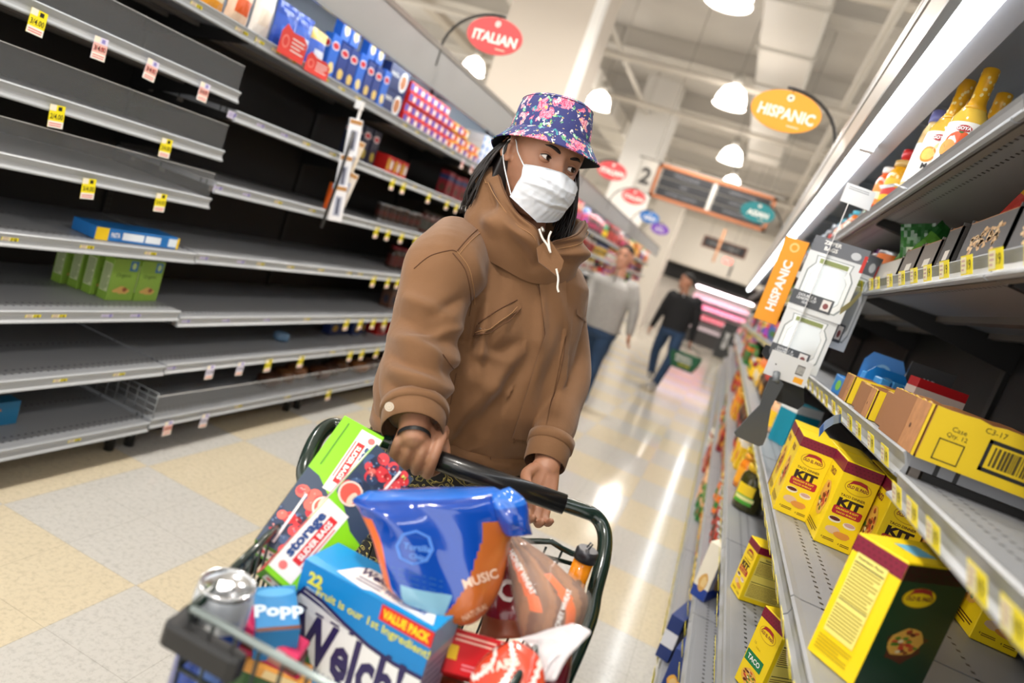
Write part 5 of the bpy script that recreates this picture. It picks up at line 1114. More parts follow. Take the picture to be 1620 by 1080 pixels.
def serif_text(a, F, t, x, y, h, mat, l, fw):
    """heavy serif-like lettering: bold letters with small slabs at the stem ends"""
    vs, fs, tw, th = text_geo(t, .035); s = fw*F.w/tw; sv = h*F.h/.72
    o = F.p(x, y, l); a.add([o+F.u*(v.x*s)+F.v*(v.y*sv) for v in vs], fs, mat)
    for (u, top, wd) in ((-.475, 1, .075), (-.33, 1, .07), (-.2, 1, .075), (.395-.62, 0, 0), (.02-.085, 1, .04), (.02-.085, -1, .055), (.245, 1, .04), (.245, -1, .055), (.335, -1, .05)):
        if not wd: continue
        cx = u*fw*F.w; cy = top*(.5*th*sv-.004*0); hw = wd*fw*F.w*.5; q = F.h*.008
        a.add([o+F.u*(cx-hw)+F.v*(cy-q)+F.n*.0001, o+F.u*(cx+hw)+F.v*(cy-q)+F.n*.0001, o+F.u*(cx+hw)+F.v*(cy+q)+F.n*.0001, o+F.u*(cx-hw)+F.v*(cy+q)+F.n*.0001], [(0, 1, 2, 3)], mat)
def rmat(ya, pi_, ro): return Matrix.Rotation(ya, 4, 'Z') @ Matrix.Rotation(pi_, 4, 'X') @ Matrix.Rotation(ro, 4, 'Y')
m_ = Matrix.Translation((-.384, .782, .726)) @ rmat(-.085, .016, -.049) @ Matrix.Translation((.105, 0, 0))
place(tag(snack_carton(.21, .073, .195).build('fruit_snack_box'), 'big bright blue fruit snack box with white swoosh at the front of the cart', 'box'), m_)
# red carton, blue carton, sweets
m_, w_, h_ = obox(at(704, 1062, D=.90), at(721, 992, D=.93), at(846, 973, D=.97), .05)
a = MB(); w_ *= 1.05; a.rbox(-w_/2, 0, 0, w_/2, .05, h_, .001, M('#cf1720', .35)); f = faces(w_, .05, h_)['front']; a.lines(f, -.45, .2, .1, .42, 2, M('#f0b8a8', .4), 1); a.rect(f, -.5, -.2, -.38, .12, M('#f2c41c', .4), 1); a.disc(f, .36, -.15, .2, .55, M('#2a7fd8', .35), 2); a.disc(f, .4, -.3, .15, .42, M('#d8202a', .35), 3); a.text(f, 'NEW', .33, .18, .12, WHT, 4, .03, rot=.5); a.lines(f, -.3, -.4, .0, -.22, 2, M('#e8808a', .4), 1); a.rect(f, .12, .3, .22, .46, M('#e9e2e0', .4), 2)
place(tag(a.build('red_box'), 'red box with a blue ring mark lying right of the fruit snack box', 'box'), m_)
m_, w_, h_ = obox(at(405, 1000, D=.83), at(402, 928, D=.90), at(470, 945, D=.90), .05)
a = MB(); a.rbox(-w_/2, 0, 0, w_/2, .05, h_, .001, M('#2f86c4', .35)); f = faces(w_, .05, h_)['front']; a.disc(f, 0, .34, .45, .1, M('#5aa8dc', .35), 1); a.text(f, 'Popp', .05, -.1, .26, M('#d5e6f2', .4), 2, .04); a.rect(f, -.5, -.5, .5, -.42, M('#6a3a2a', .4), 2)
place(tag(a.build('popcorn_box'), 'blue box with white lettering between the can and the fruit snack box', 'box'), m_)
for k, (px, py, c, c2, lb) in enumerate(((432, 1005, '#e8386a', '#f2a0b4', 'bright pink candy bar uppermost beside the can'), (430, 1022, '#6b3428', '#b8786a', 'brown candy bar under the pink one'), (425, 1040, '#c4204a', '#e8e0dc', 'dark pink candy bar below the brown one'), (440, 1056, '#e8a24a', '#f2d8a0', 'orange candy bar at the bottom beside the can'))):
    a = MB(); a.rbox(-.045, -.02, -.009, .045, .02, .009, .003, M(c, .3)); F = Face((0, -.02, 0), (1, 0, 0), (0, 0, 1), .09, .018); a.rect(F, -.2, -.3, .3, .3, M(c2, .4), 1)
    o = a.build('candy_bar', None, at(px, py, D=.87)); o.rotation_euler = (0, .25, .25+.1*k); tag(o, lb, 'candy')
# drink can
def can():
    R_ = .0335; h = .157; c = at(362, 921, D=.79); t = empty('drink_can', (c.x, c.y, c.z-h)); tag(t, 'tall blue and silver drink can standing in the front left corner of the cart', 'can')
    a = MB(); a.lathe([(.024, 0), (.031, .006), (R_, .012), (R_, .110)], M('#0f3f9a', .22, .3, coat=.4), 40, cap=False)
    a.lathe([(R_, .110), (R_, .142), (.0318, .150)], M('#c5ccd6', .25, .35, coat=.3), 40, cap=False); wrap_text(a, 'Tropical', R_+.0003, .124, .007, M('#6f87ad', .4), -PI/2+.9, .0)
    for k in range(14): wrap_text(a, 'l', R_+.0003, .05+.004*(k % 3), .045, M('#5f7fc0', .4), -PI/2+.55+.05*k, 0)
    a.build('can_body', t)
    a = MB(); a.lathe([(.0318, .1495), (.0325, .154), (.0310, .157), (.0295, .1545), (.0285, .151), (.0, .1515)], M('#c9ccd0', .18, .9), 40, cap=False); b = a.build('can_lid', t)
    a = MB(); a.T = Matrix.Translation((0, -.004, .1525)); a.prism([(.008*math.cos(2*PI*k/16), .012*math.sin(2*PI*k/16)) for k in range(16)], 0, .0015, M('#b5b8bc', .2, .9)); a.T = Matrix.Identity(4); a.build('pull_tab', b)
can()
# soft bags: rows of (left px, left py, right px, right py, depth) give the outline in the place, thickness is added on both sides
def pillow(rows, thick, matfn, nu=26, nv=26, seed=0, wr=.0025, shape=.5):
    r = random.Random(seed); ph = [(r.uniform(-9, 9), r.uniform(-9, 9), r.uniform(0, 6)) for _ in range(7)]; a = MB(); L, R = [], []
    for (lx, ly, rx, ry, D, *e) in rows: L.append(at(lx, ly, D=D)); R.append(at(rx, ry, D=e[0] if e else D))
    L, R = smooth(L, 6), smooth(R, 6); m = len(L)-1
    for sgn in (1, -1):
        G = []
        for j in range(nv+1):
            v = j/nv; q = v*m; i = min(int(q), m-1); l = L[i].lerp(L[i+1], q-i); rr = R[i].lerp(R[i+1], q-i); row = []
            for k in range(nu+1):
                u = k/nu; e = (max(0, 4*u*(1-u))**shape)*(max(0, 4*v*(1-v))**shape)
                wv = sum(abs(math.sin(p*u+s*v+f))**3*2-1 for p, s, f in ph)/7
                p = l.lerp(rr, u); row.append(p-FW*(sgn*(thick/2*e+.0005)+wr*wv*(.3+e)*(1 if sgn > 0 else .5)))
            G.append(row)
        for j in range(nv):
            for k in range(nu):
                f = [G[j][k], G[j][k+1], G[j+1][k+1], G[j+1][k]]
                base = len(a.v)
                a.add(f, [(0, 3, 2, 1) if sgn > 0 else (0, 1, 2, 3)], matfn((k+.5)/nu, (j+.5)/nv), True)
    return a
def weld(o):
    import bmesh
    b = bmesh.new(); b.from_mesh(o.data); bmesh.ops.remove_doubles(b, verts=b.verts, dist=.00015); bmesh.ops.recalc_face_normals(b, faces=b.faces); b.to_mesh(o.data); b.free(); return o
def bag_blue():
    B = M('#0b44a6', .14, coat=.8); B2 = M('#2a6fd0', .14, coat=.8); DB = M('#0a3c9a', .2, coat=.6); BR = M('#b8622a', .3, coat=.3); LB = M('#7fb0c8', .3, coat=.4); OR = M('#e0692a', .3)
    def mf(u, v):
        if v < .12: return B2
        if .16 < v < .19 : return DB
        if u > .80-.42*max(0, v-.42) and v > .36: return BR
        if u < .10 and v > .38: return OR
        if .7 < v < .86 and .2 < u < .62: return LB
        return B
    t = empty('chip_bag', at(680, 900, D=.93)); tag(t, 'shiny blue topped bag with orange-brown lower part lying on the fruit snack box', 'bag'); inv = Matrix.Translation(-t.location)
    a = pillow([(583, 776, 782, 770, .95, .99), (558, 789, 800, 782, .94, .98), (566, 803, 812, 810, .93, .98), (588, 848, 806, 868, .92, .97), (600, 890, 792, 930, .91, .95), (612, 925, 762, 975, .90, .93), (640, 945, 732, 988, .90, .92)], .10, mf, 64, 64, 3, .011)
    a.T = inv; a.v = [inv @ v for v in a.v]; weld(a.build('bag_body', t))
    a = pillow([(778, 780, 806, 770, .96), (780, 800, 832, 792, .95), (790, 832, 838, 826, .95), (800, 848, 842, 846, .95)], .035, lambda u, v: B2 if v < .4 else B, 16, 16, 9, .006); a.v = [inv @ v for v in a.v]; weld(a.build('twisted_top', t))
    # printing
    a = MB(); a.T = inv
    F = Face(at(655, 900, D=.833), RT+DN*.12, -DN+RT*.12, .1, .1)
    for k in range(36):
        t0, t1 = 2*PI*k/36, 2*PI*(k+1)/36; q = [(.3*math.cos(t0), .34*math.sin(t0)), (.3*math.cos(t1), .34*math.sin(t1)), (.27*math.cos(t1), .31*math.sin(t1)), (.27*math.cos(t0), .31*math.sin(t0))]
        a.poly(F, [(x, y+.02) for x, y in q], M('#5f8fe0', .3), 1)
    t.children
    return t, inv
BT, BINV = bag_blue()
DG_ = bpy.context.evaluated_depsgraph_get
def project_text(parent, txt, px, py, hpx, rot, mat, name, objs, bold=.03, wpx=None, lift=.0012):
    """writing laid on the surface of a soft thing: every point is dropped on to the surface"""
    bpy.context.view_layer.update(); trees = []
    for o in objs:
        mw = o.matrix_world; trees.append(BVHTree.FromPolygons([mw @ v.co for v in o.data.vertices], [tuple(p.vertices) for p in o.data.polygons]))
    vs, fs, tw, th = text_geo(txt, bold); s = hpx/.72; sx = (wpx/tw) if wpx else s; c, q = math.cos(rot), math.sin(rot); P = []
    for v in vs:
        X, Y = v.x*sx, v.y*s; x, y = px+X*c-(-Y)*q*1, py+X*q+(-Y)*c
        d = ray(x, y); best = None
        for tr in trees:
            h = tr.ray_cast(CAM, d.normalized())
            if h[0] is not None and (best is None or h[3] < best[1]): best = (h[0], h[3])
        P.append((best[0]-d.normalized()*lift) if best else at(x, y, D=.95))
    a = MB(); iv = Matrix.Translation(-parent.location); a.T = iv; a.add(P, fs, mat); return a.build(name, parent)
bb = [c for c in BT.children if c.name.startswith('bag_body')]
project_text(BT, 'MUSIC', 760, 915, 15, -.33, M('#e8c9b4', .4), 'lettering', bb, wpx=58)
project_text(BT, 'NATURAL', 752, 968, 9, -.5, M('#e0b89c', .4), 'lettering', bb, wpx=46)
project_text(BT, 'Tortilla', 660, 866, 10, .15, M('#5f92e0', .4), 'lettering', bb, wpx=44); project_text(BT, 'Chips', 662, 882, 8, .15, M('#5f92e0', .4), 'lettering', bb, wpx=30)
project_text(BT, 'O', 656, 866, 62, .1, M('#4f83d8', .35), 'lettering', bb, -.02, wpx=62)
for k in range(3): project_text(BT, '- -- --- - -- -', 660, 908+k*9, 4, .28, M('#3f6f98', .4), 'lettering', bb, wpx=84)
# bread bag
def bread_bag():
    BR = [M('#8a5a36', .55), M('#a06a40', .55), M('#75482a', .55)]; OR = M('#ee6a14', .3, coat=.4)
    def mf(u, v):
        if abs(u-(.10+.32*v)) < .085 and v < .62: return OR
        if abs(u-.80+.1*v) < .07 and v > .3: return OR
        return BR[int(u*9+v*5) % 3]
    t = empty('bread_bag', at(860, 930, D=1.0)); tag(t, 'clear bag of sliced honey wheat bread with orange strips, behind the red box', 'bag'); inv = Matrix.Translation(-t.location)
    a = pillow([(796, 846, 816, 848, 1.0), (800, 868, 862, 880, 1.0), (806, 900, 900, 912, .99), (812, 940, 930, 945, .98), (820, 985, 918, 990, .97), (836, 1030, 895, 1020, .96)], .10, mf, 30, 30, 12, .004); a.v = [inv @ v for v in a.v]; weld(a.build('bread_loaf', t))
    a = pillow([(794, 843, 820, 846, .985), (797, 866, 868, 878, .975), (803, 898, 906, 910, .965), (809, 940, 936, 943, .955), (817, 987, 924, 992, .955), (834, 1034, 900, 1024, .95)], .12, lambda u, v: clear('#ffffff', .10, .05), 24, 24, 14, .006); a.v = [inv @ v for v in a.v]; weld(a.build('clear_wrap', t))
    b = [c for c in t.children if c.name.startswith('bread_loaf')]
    project_text(t, 'HONEY WHEAT', 826, 905, 9, 1.08, WHT, 'lettering', b, wpx=78, lift=.004); project_text(t, 'HONEY WHEAT', 890, 965, 8, -1.25, WHT, 'lettering', b, wpx=70, lift=.004)
    t2 = empty('maroon_pack', at(800, 930, D=1.03)); tag(t2, 'maroon pack with a white round C between the chip bag and the bread', 'pack'); inv2 = Matrix.Translation(-t2.location)
    a = pillow([(790, 885, 812, 882, 1.05), (778, 915, 835, 915, 1.05), (770, 950, 850, 950, 1.03), (762, 985, 850, 985, 1.02), (755, 1010, 845, 1005, 1.0)], .06, lambda u, v: M('#7f1a28', .25, coat=.5) if v < .62 else M('#8a4f32', .4), 16, 16, 15, .003); a.v = [inv2 @ v for v in a.v]; weld(a.build('pack_body', t2))
    b = [c for c in t2.children]; project_text(t2, 'C', 802, 932, 34, .5, M('#efe8e6', .35), 'lettering', b, .03, wpx=30)
bread_bag()
# bottle with an orange body and a foil cap
a = MB(); t = empty('orange_bottle', at(897, 955, D=1.13)); tag(t, 'orange drink bottle with a dark cap standing at the back right corner of the cart', 'bottle')
a.lathe([(.02, -.09), (.022, -.08), (.022, .02), (.0165, .045), (.0165, .085)], M('#ee8e14', .2, coat=.4), 20); a.build('bottle_body', t)
a = MB(); a.lathe([(.019, .083), (.019, .098), (.0165, .102)], M('#3a3a40', .3, .5), 20); a.tube([(.0, 0, .1), (.004, 0, .112), (.0, 0, .114), (-.003, 0, .104)], .0015, M('#555a60', .3, .7), 6); a.build('cap', t)
a = MB(); wrap_text(a, 'OC', .0225, -.0, .02, WHT, -PI/2+.3, .04); a.build('lettering', t)
# clear film pack with red print, low right
t = empty('film_pack', at(830, 1050, D=.85)); tag(t, 'crumpled clear film pack with red and orange print at the bottom right of the cart', 'pack'); inv = Matrix.Translation(-t.location)
a = pillow([(820, 1010, 905, 985, .90), (840, 1022, 935, 1000, .89), (850, 1045, 905, 1030, .87), (840, 1080, 880, 1075, .85)], .03, lambda u, v: clear('#f6f2f6', .55, .12), 18, 18, 21, .008); a.v = [inv @ v for v in a.v]; weld(a.build('clear_film', t))
a = pillow([(765, 1040, 812, 1012, .86), (748, 1062, 850, 1035, .85), (742, 1090, 862, 1075, .83), (745, 1110, 860, 1105, .82)], .06, lambda u, v: M('#d2452c', .25, coat=.6) if (u+v) % .5 < .38 else M('#e9e2dd', .3), 18, 18, 22, .004); a.v = [inv @ v for v in a.v]; pb_ = weld(a.build('printed_bag', t))
project_text(t, 'STARB', 792, 1052, 15, -.25, M('#f2cfc4', .4), 'lettering', [pb_], wpx=60)
t = empty('produce_bag', at(880, 1070, D=.93)); tag(t, 'dark red fruit in a clear bag against the right side of the cart', 'bag'); inv = Matrix.Translation(-t.location)
a = pillow([(860, 1020, 905, 1015, .95), (845, 1050, 905, 1045, .94), (835, 1100, 895, 1100, .92)], .07, lambda u, v: M('#5f1522', .25, coat=.6), 14, 14, 25, .004); a.v = [inv @ v for v in a.v]; weld(a.build('bag_body', t))
put(crumple(.17, .14, .17, M('#7a3a1f', .5), 31), 'snack_sack', 'brown sack lying deep in the cart under the red box', 'bag', (-.19, .84, .65), .2)
put(crumple(.15, .25, .18, M('#2f5a2a', .5), 33), 'produce_sack', 'dark green sack at the bottom of the cart under the slider bag boxes', 'bag', (-.40, .86, .65), .2)
# ---------------------------------------------------------------- people
def caps(a, P, R, mat=None, n=16, flat=1., up=None, seg=6):
    """closed tapered limb through points P with radii R"""
    P = [Vector(p) for p in P]; S, RR = [], []
    for i in range(len(P)-1):
        p0, p1, p2, p3 = P[max(0, i-1)], P[i], P[i+1], P[min(len(P)-1, i+2)]
        for k in range(seg):
            u = k/seg; S.append(.5*((2*p1)+(p2-p0)*u+(2*p0-5*p1+4*p2-p3)*u*u+(3*p1-p0-3*p2+p3)*u**3)); RR.append(R[i]+(R[i+1]-R[i])*(u*u*(3-2*u)))
    S.append(P[-1]); RR.append(R[-1])
    d0 = (S[0]-S[1]).normalized(); d1 = (S[-1]-S[-2]).normalized()
    S = [S[0]+d0*RR[0]*.9, S[0]+d0*RR[0]*.6]+S+[S[-1]+d1*RR[-1]*.6, S[-1]+d1*RR[-1]*.9]; RR = [RR[0]*.3, RR[0]*.75]+RR+[RR[-1]*.75, RR[-1]*.3]
    a.tube(S, RR, mat or SKIN, n, flat, up=up)
def ring(cx, cy, z, ra, rf, rb, n=40, e=1.0):
    out = []
    for k in range(n):
        t = 2*PI*k/n; s, c = math.sin(t), math.cos(t); ss = math.copysign(abs(s)**e, s); cc = math.copysign(abs(c)**e, c)
        out.append(Vector((cx+ra*ss, cy+(rf if c > 0 else rb)*cc, z)))
    return out
def torso(a, levels, mat, n=40, e=.9): a.loft([ring(*l, n=n, e=e) for l in levels][::1], mat)
def fuse(a, name, parent, vox, mat, smooth_it=4, loc=None):
    """one continuous skin from overlapping closed pieces"""
    o = a.build(name, None); m = o.modifiers.new('fuse', 'REMESH'); m.mode = 'VOXEL'; m.voxel_size = vox; m.use_smooth_shade = True
    s = o.modifiers.new('soft', 'SMOOTH'); s.iterations = smooth_it; s.factor = .5
    bpy.context.view_layer.update(); dg = bpy.context.evaluated_depsgraph_get(); me = bpy.data.meshes.new_from_object(o.evaluated_get(dg)); me.name = name
    o.modifiers.clear(); o.data = me; me.materials.clear(); me.materials.append(mat); me.polygons.foreach_set('material_index', [0]*len(me.polygons)); me.polygons.foreach_set('use_smooth', [True]*len(me.polygons)); me.update()
    if parent: o.parent = parent; o.matrix_parent_inverse = Matrix.Translation(-parent.location)
    return o
def skin_mat(col, key):
    m = M(col, .48, noise=.06, nscale=40, key=key); b = m.node_tree.nodes['Principled BSDF']; b.inputs['Subsurface Weight'].default_value = .12; b.inputs['Subsurface Radius'].default_value = (.012, .004, .002); b.inputs['Subsurface Scale'].default_value = .6; return m
SKIN = skin_mat('#a9795f', 'skin_woman'); SKIN2 = skin_mat('#c08c74', 'skin_man'); SKIN3 = skin_mat('#b07f66', 'skin_man2')
# head lofted from chin to crown in its own frame: x to the person's right, y forward, z up, eyes at z=0
def head_rows(female=True):
    return [(-.128, .012, .050, .0, .02), (-.124, .026, .066, .012, .0), (-.112, .038, .078, .03, 0), (-.095, .048, .083, .05, 0), (-.075, .056, .084, .068, 0), (-.055, .063, .084, .08, 0), (-.035, .069, .084, .088, 0), (-.015, .072, .083, .094, 0), (.005, .074, .084, .098, 0), (.025, .0745, .087, .1, 0), (.045, .074, .087, .1, 0), (.065, .071, .082, .096, 0), (.085, .063, .07, .086, 0), (.1, .05, .054, .068, 0), (.11, .034, .036, .046, 0), (.116, .012, .013, .018, 0)]
def head_pt(z, t, rows):
    for i in range(len(rows)-1):
        if z <= rows[i+1][0] or i == len(rows)-2:
            u = min(1, max(0, (z-rows[i][0])/(rows[i+1][0]-rows[i][0]))); u = u*u*(3-2*u)*.5+u*.5
            ra, rf, rb = [rows[i][q]+(rows[i+1][q]-rows[i][q])*u for q in (1, 2, 3)]; break
    s, c = math.sin(t), math.cos(t); x = ra*math.copysign(abs(s)**.86, s); y = (rf if c > 0 else rb)*math.copysign(abs(c)**.9, c)
    if c > 0:
        g = lambda x0, z0, sx, sz: math.exp(-((x-x0)/sx)**2-((z-z0)/sz)**2)
        y += .010*g(0, -.005, .009, .02)+.020*g(0, -.036, .0125, .017)+.010*g(0, -.024, .009, .016)+.006*(g(.0135, -.042, .008, .008)+g(-.0135, -.042, .008, .008))
        y -= .011*(g(.0325, -.001, .015, .0115)+g(-.0325, -.001, .015, .0115)); y += .0035*(g(.030, .021, .02, .007)+g(-.030, .021, .02, .007))
        y += .004*(g(.042, -.032, .018, .016)+g(-.042, -.032, .018, .016)); y += .006*g(0, -.072, .018, .010)+.005*g(0, -.112, .016, .012)-.003*g(0, -.088, .02, .006)
    return Vector((x, y, z))
def add_head(a, rows, mat, n=96, m=84):
    z0, z1 = rows[0][0], rows[-1][0]; R_ = []
    for j in range(m+1):
        z = z0+(z1-z0)*(.5-.5*math.cos(PI*(j/m))*1.0); R_.append([head_pt(z, -2*PI*k/n, rows) for k in range(n)])
    a.loft(R_, mat)
def ear(a, s, mat):
    x = s*.072
    P = [(x, -.012+.018*math.cos(t)*1.0, .004+.030*math.sin(t)) for t in [i/14*2*PI for i in range(14)]]
    a.tube([Vector((x+s*(.010+.006*math.sin(i)), p[1]-.006, p[2]-.004)) for i, p in enumerate(P+[P[0]])], .0052, mat, 8)
    a.tube([(x-s*.004, -.012, .0), (x+s*.010, -.018, .0)], [.02, .014], mat, 12, 1.5); caps(a, [(x+s*.004, -.004, -.026), (x+s*.008, -.008, -.032)], [.006, .005], mat, 8)
def face_parts(parent, T, rows, iris='#2a1710', brow='#1d1310', gaze=(0, 0), lash=True, skin=None, lid=.0):
    """eyeballs, lids and brows as children; T takes head coordinates to the world"""
    inv = Matrix.Translation(-parent.location) @ T; sk = skin or SKIN
    for s in (-1, 1):
        c = Vector((s*.0325, head_pt(0, s*.40, rows).y-.0105, -.001)); c.y = .0655
        a = MB(); a.T = inv @ Matrix.Translation(c); n = 20; r = .0122
        d = Vector((gaze[0], 1, gaze[1])).normalized()
        q = Vector((0, 0, 1)).rotation_difference(d).to_matrix().to_4x4(); a.T = a.T @ q
        pr = [(r*math.sin(PI*k/24), r*math.cos(PI*k/24)) for k in range(25)]
        mats = []
        for k in range(24):
            z = pr[k][1]/r; mats.append(M('#050404', .08, coat=1) if z > .975 else (M(iris, .12, coat=1) if z > .885 else M('#d9cfc8', .2, coat=.8)))
        a.lathe(pr, None, n, cap=False, mats=mats); a.build('eye', parent)
        # lids: shells over the ball with an almond gap
        a = MB(); a.T = inv @ Matrix.Translation(c); R1 = r+.0014
        def shell(top):
            rows_ = []
            for i in range(13):
                az = -1.25+2.5*i/12; lidz = (.50*math.cos(az*1.12)+.08*s*az-lid) if top else (-.36*math.cos(az*1.12)+.05*s*az)
                edge = math.asin(max(-1, min(1, lidz))); far = 1.35 if top else -1.35; row = []
                for k in range(7):
                    el = edge+(far-edge)*k/6; rr = R1+(.0008 if k else 0); row.append(Vector((rr*math.cos(el)*math.sin(az), rr*math.cos(el)*math.cos(az), rr*math.sin(el))))
                rows_.append(row)
            vs = [p for r_ in rows_ for p in r_]; fs = [(i*7+k, i*7+k+1, (i+1)*7+k+1, (i+1)*7+k) for i in range(12) for k in range(6)]
            a.add(vs, fs if not top else [f[::-1] for f in fs], sk, True)
            return [r_[0] for r_ in rows_]
        e1 = shell(True); e2 = shell(False); a.build('eyelid', parent)
        a = MB(); a.T = inv @ Matrix.Translation(c); a.tube([p*1.03 for p in e1], .0009, M('#120b09', .6), 6); a.tube([p*1.01 for p in e2], .0004, M('#4a2c22', .6), 5)
        a.build('eyelash', parent)
        a = MB(); a.T = inv; P = [];
        for i in range(9):
            u = i/8; x = s*(.013+.038*u); z = .0165+.008*math.sin(u*2.3)-.003*u; t = math.asin(min(.98, abs(x)/.0745)); y = head_pt(z, s*t*1.0, rows).y+.0005; P.append(Vector((x, y, z)))
        a.tube(P, [.0016, .0028, .0033, .0033, .0030, .0027, .0022, .0016, .0008], M(brow, .8), 6, 1.2); a.build('eyebrow', parent)
def finger(a, P, R, mat): caps(a, P, R, mat, 12, seg=4)

# ======== the shopper
PSI = math.radians(38); WO = Vector((-.487, 1.515, 0))
TW = Matrix(((-math.cos(PSI), math.sin(PSI), 0, WO.x), (-math.sin(PSI), -math.cos(PSI), 0, WO.y), (0, 0, 1, 0), (0, 0, 0, 1)))
HYAW = math.radians(45)
HC = at(889, 259, D=1.42)   # between the eyes
THR = Matrix(((-math.cos(HYAW), math.sin(HYAW), 0, 0), (-math.sin(HYAW), -math.cos(HYAW), 0, 0), (0, 0, 1, 0), (0, 0, 0, 1))) @ Matrix.Rotation(math.radians(-2), 4, 'X') @ Matrix.Rotation(math.radians(-3), 4, 'Y')
HO = HC-THR.to_3x3() @ Vector((0, .086, 0))
TH = Matrix.Translation(HO) @ THR
WMN = empty('person', (WO.x, WO.y, 0)); tag(WMN, 'person in brown canvas jacket, floral bucket hat and face mask, hand on the cart', 'person')
WI = Matrix.Translation(-WMN.location)
ROWS = head_rows()
# body
a = MB(); a.T = TH; add_head(a, ROWS, SKIN); ear(a, 1, SKIN); ear(a, -1, SKIN)
a.T = Matrix.Identity(4)
nk0 = TW @ Vector((0, .0, 1.36)); nk1 = TH @ Vector((0, -.02, -.06)); caps(a, [nk0, nk0.lerp(nk1, .5), nk1], [.062, .054, .055], SKIN, 24)
a.T = TW; torso(a, [(0, -.0, 1.40, .04, .04, .04), (0, 0, 1.385, .1, .06, .07), (0, 0, 1.35, .165, .08, .09), (0, .01, 1.25, .17, .1, .1), (0, .01, 1.1, .155, .1, .1), (0, .01, .98, .17, .1, .12), (0, 0, .88, .175, .1, .12), (0, 0, .82, .1, .06, .08)], SKIN)
a.T = Matrix.Identity(4)
RS, RE, RW = [TW @ Vector((.165, 0, 1.335)), at(668, 562, D=1.33), at(655, 690, D=1.20)]
LS, LE, LW = [TW @ Vector((-.165, 0, 1.335)), at(898, 590, D=1.64), at(864, 742, D=1.40)]
caps(a, [RS, RE, RW], [.05, .042, .028], SKIN); caps(a, [TW @ Vector((-.12, -.015, 1.32)), at(888, 515, D=1.70), at(896, 590, D=1.645), at(880, 665, D=1.53), LW], [.042, .038, .036, .032, .028], SKIN)
# legs
for s in (-1, 1): caps(a, [TW @ Vector((s*.085, 0, .86)), TW @ Vector((s*.09, .02, .48)), TW @ Vector((s*.095, -.02, .09))], [.085, .056, .036], SKIN)
# right hand closed on the grip
G0, G1 = at(618, 702, Z=1.0), at(893, 797.5, Z=1.0); bd = (G1-G0).normalized(); e2 = Vector((0, 0, 1)); e1 = bd.cross(e2).normalized()
if e1.y > 0: e1 = -e1
gc = at(657, 716, Z=1.0); gc = G0+bd*((gc-G0).dot(bd))
def bp(u, x, z): return gc+bd*u+e1*x+e2*z
FL = [(.034, 1.0, .0098), (.012, 1.06, .0102), (-.011, 1.0, .0098), (-.032, .86, .0088)]   # index at the image's right
for u, L_, r in FL:
    finger(a, [bp(u*.9, -.030, .038), bp(u, -.004, .0415*L_), bp(u*1.03, .027, .020), bp(u*1.03, .0285, -.010), bp(u, .012, -.0275), bp(u, -.006, -.028)], [r*1.12, r*1.16, r*1.03, r*.98, r*.92, r*.78], SKIN)
palm = [bp(-.0, -.062, .043), bp(0, -.032, .036), bp(0, -.010, .034)]
for u in (-.028, -.012, .004, .02, .030): caps(a, [RW.lerp(bp(u*.6, -.06, .04), .5), bp(u*.9, -.048, .038), bp(u, -.016, .033)], [.017, .0175, .0145], SKIN, 12)
caps(a, [RW, bp(0, -.07, .04)], [.027, .026], SKIN)
finger(a, [bp(.030, -.052, .026), bp(.047, -.036, .004), bp(.046, -.018, -.019), bp(.030, .004, -.030)], [.015, .0135, .0115, .0095], SKIN)
# left hand hanging, half open
hd = (at(850, 785, D=1.36)-LW).normalized(); sd = Vector((math.cos(PSI), math.sin(PSI), 0)); sd = (sd-hd*sd.dot(hd)).normalized(); fd = hd.cross(sd).normalized()
if fd.y > 0: fd = -fd
def hp(u, x, z): return LW+hd*u+sd*x+fd*z
for x in (-.024, -.010, .006, .020): caps(a, [hp(.0, x*.6, 0), hp(.04, x, .004), hp(.075, x*1.1, .002)], [.018, .0165, .013], SKIN, 12)
for x, L_, r in ((-.030, .95, .0092), (-.011, 1.02, .0096), (.009, 1.0, .0092), (.026, .82, .0082)):
    finger(a, [hp(.068, x, .002), hp(.072+.036*L_, x*1.05, .008), hp(.070+.058*L_, x*1.05, .024), hp(.066+.064*L_, x, .042)], [r*1.1, r, r*.93, r*.8], SKIN)
finger(a, [hp(.018, -.028, .008), hp(.045, -.045, .022), hp(.068, -.044, .036), hp(.082, -.036, .044)], [.014, .012, .0105, .0088], SKIN)
BODY = fuse(a, 'body', WMN, .0032, SKIN, 3)
face_parts(WMN, TH, ROWS, gaze=(-.30, .10), lid=.10)
# nails
a = MB(); a.T = WI
for u, L_, r in FL[:0]: pass
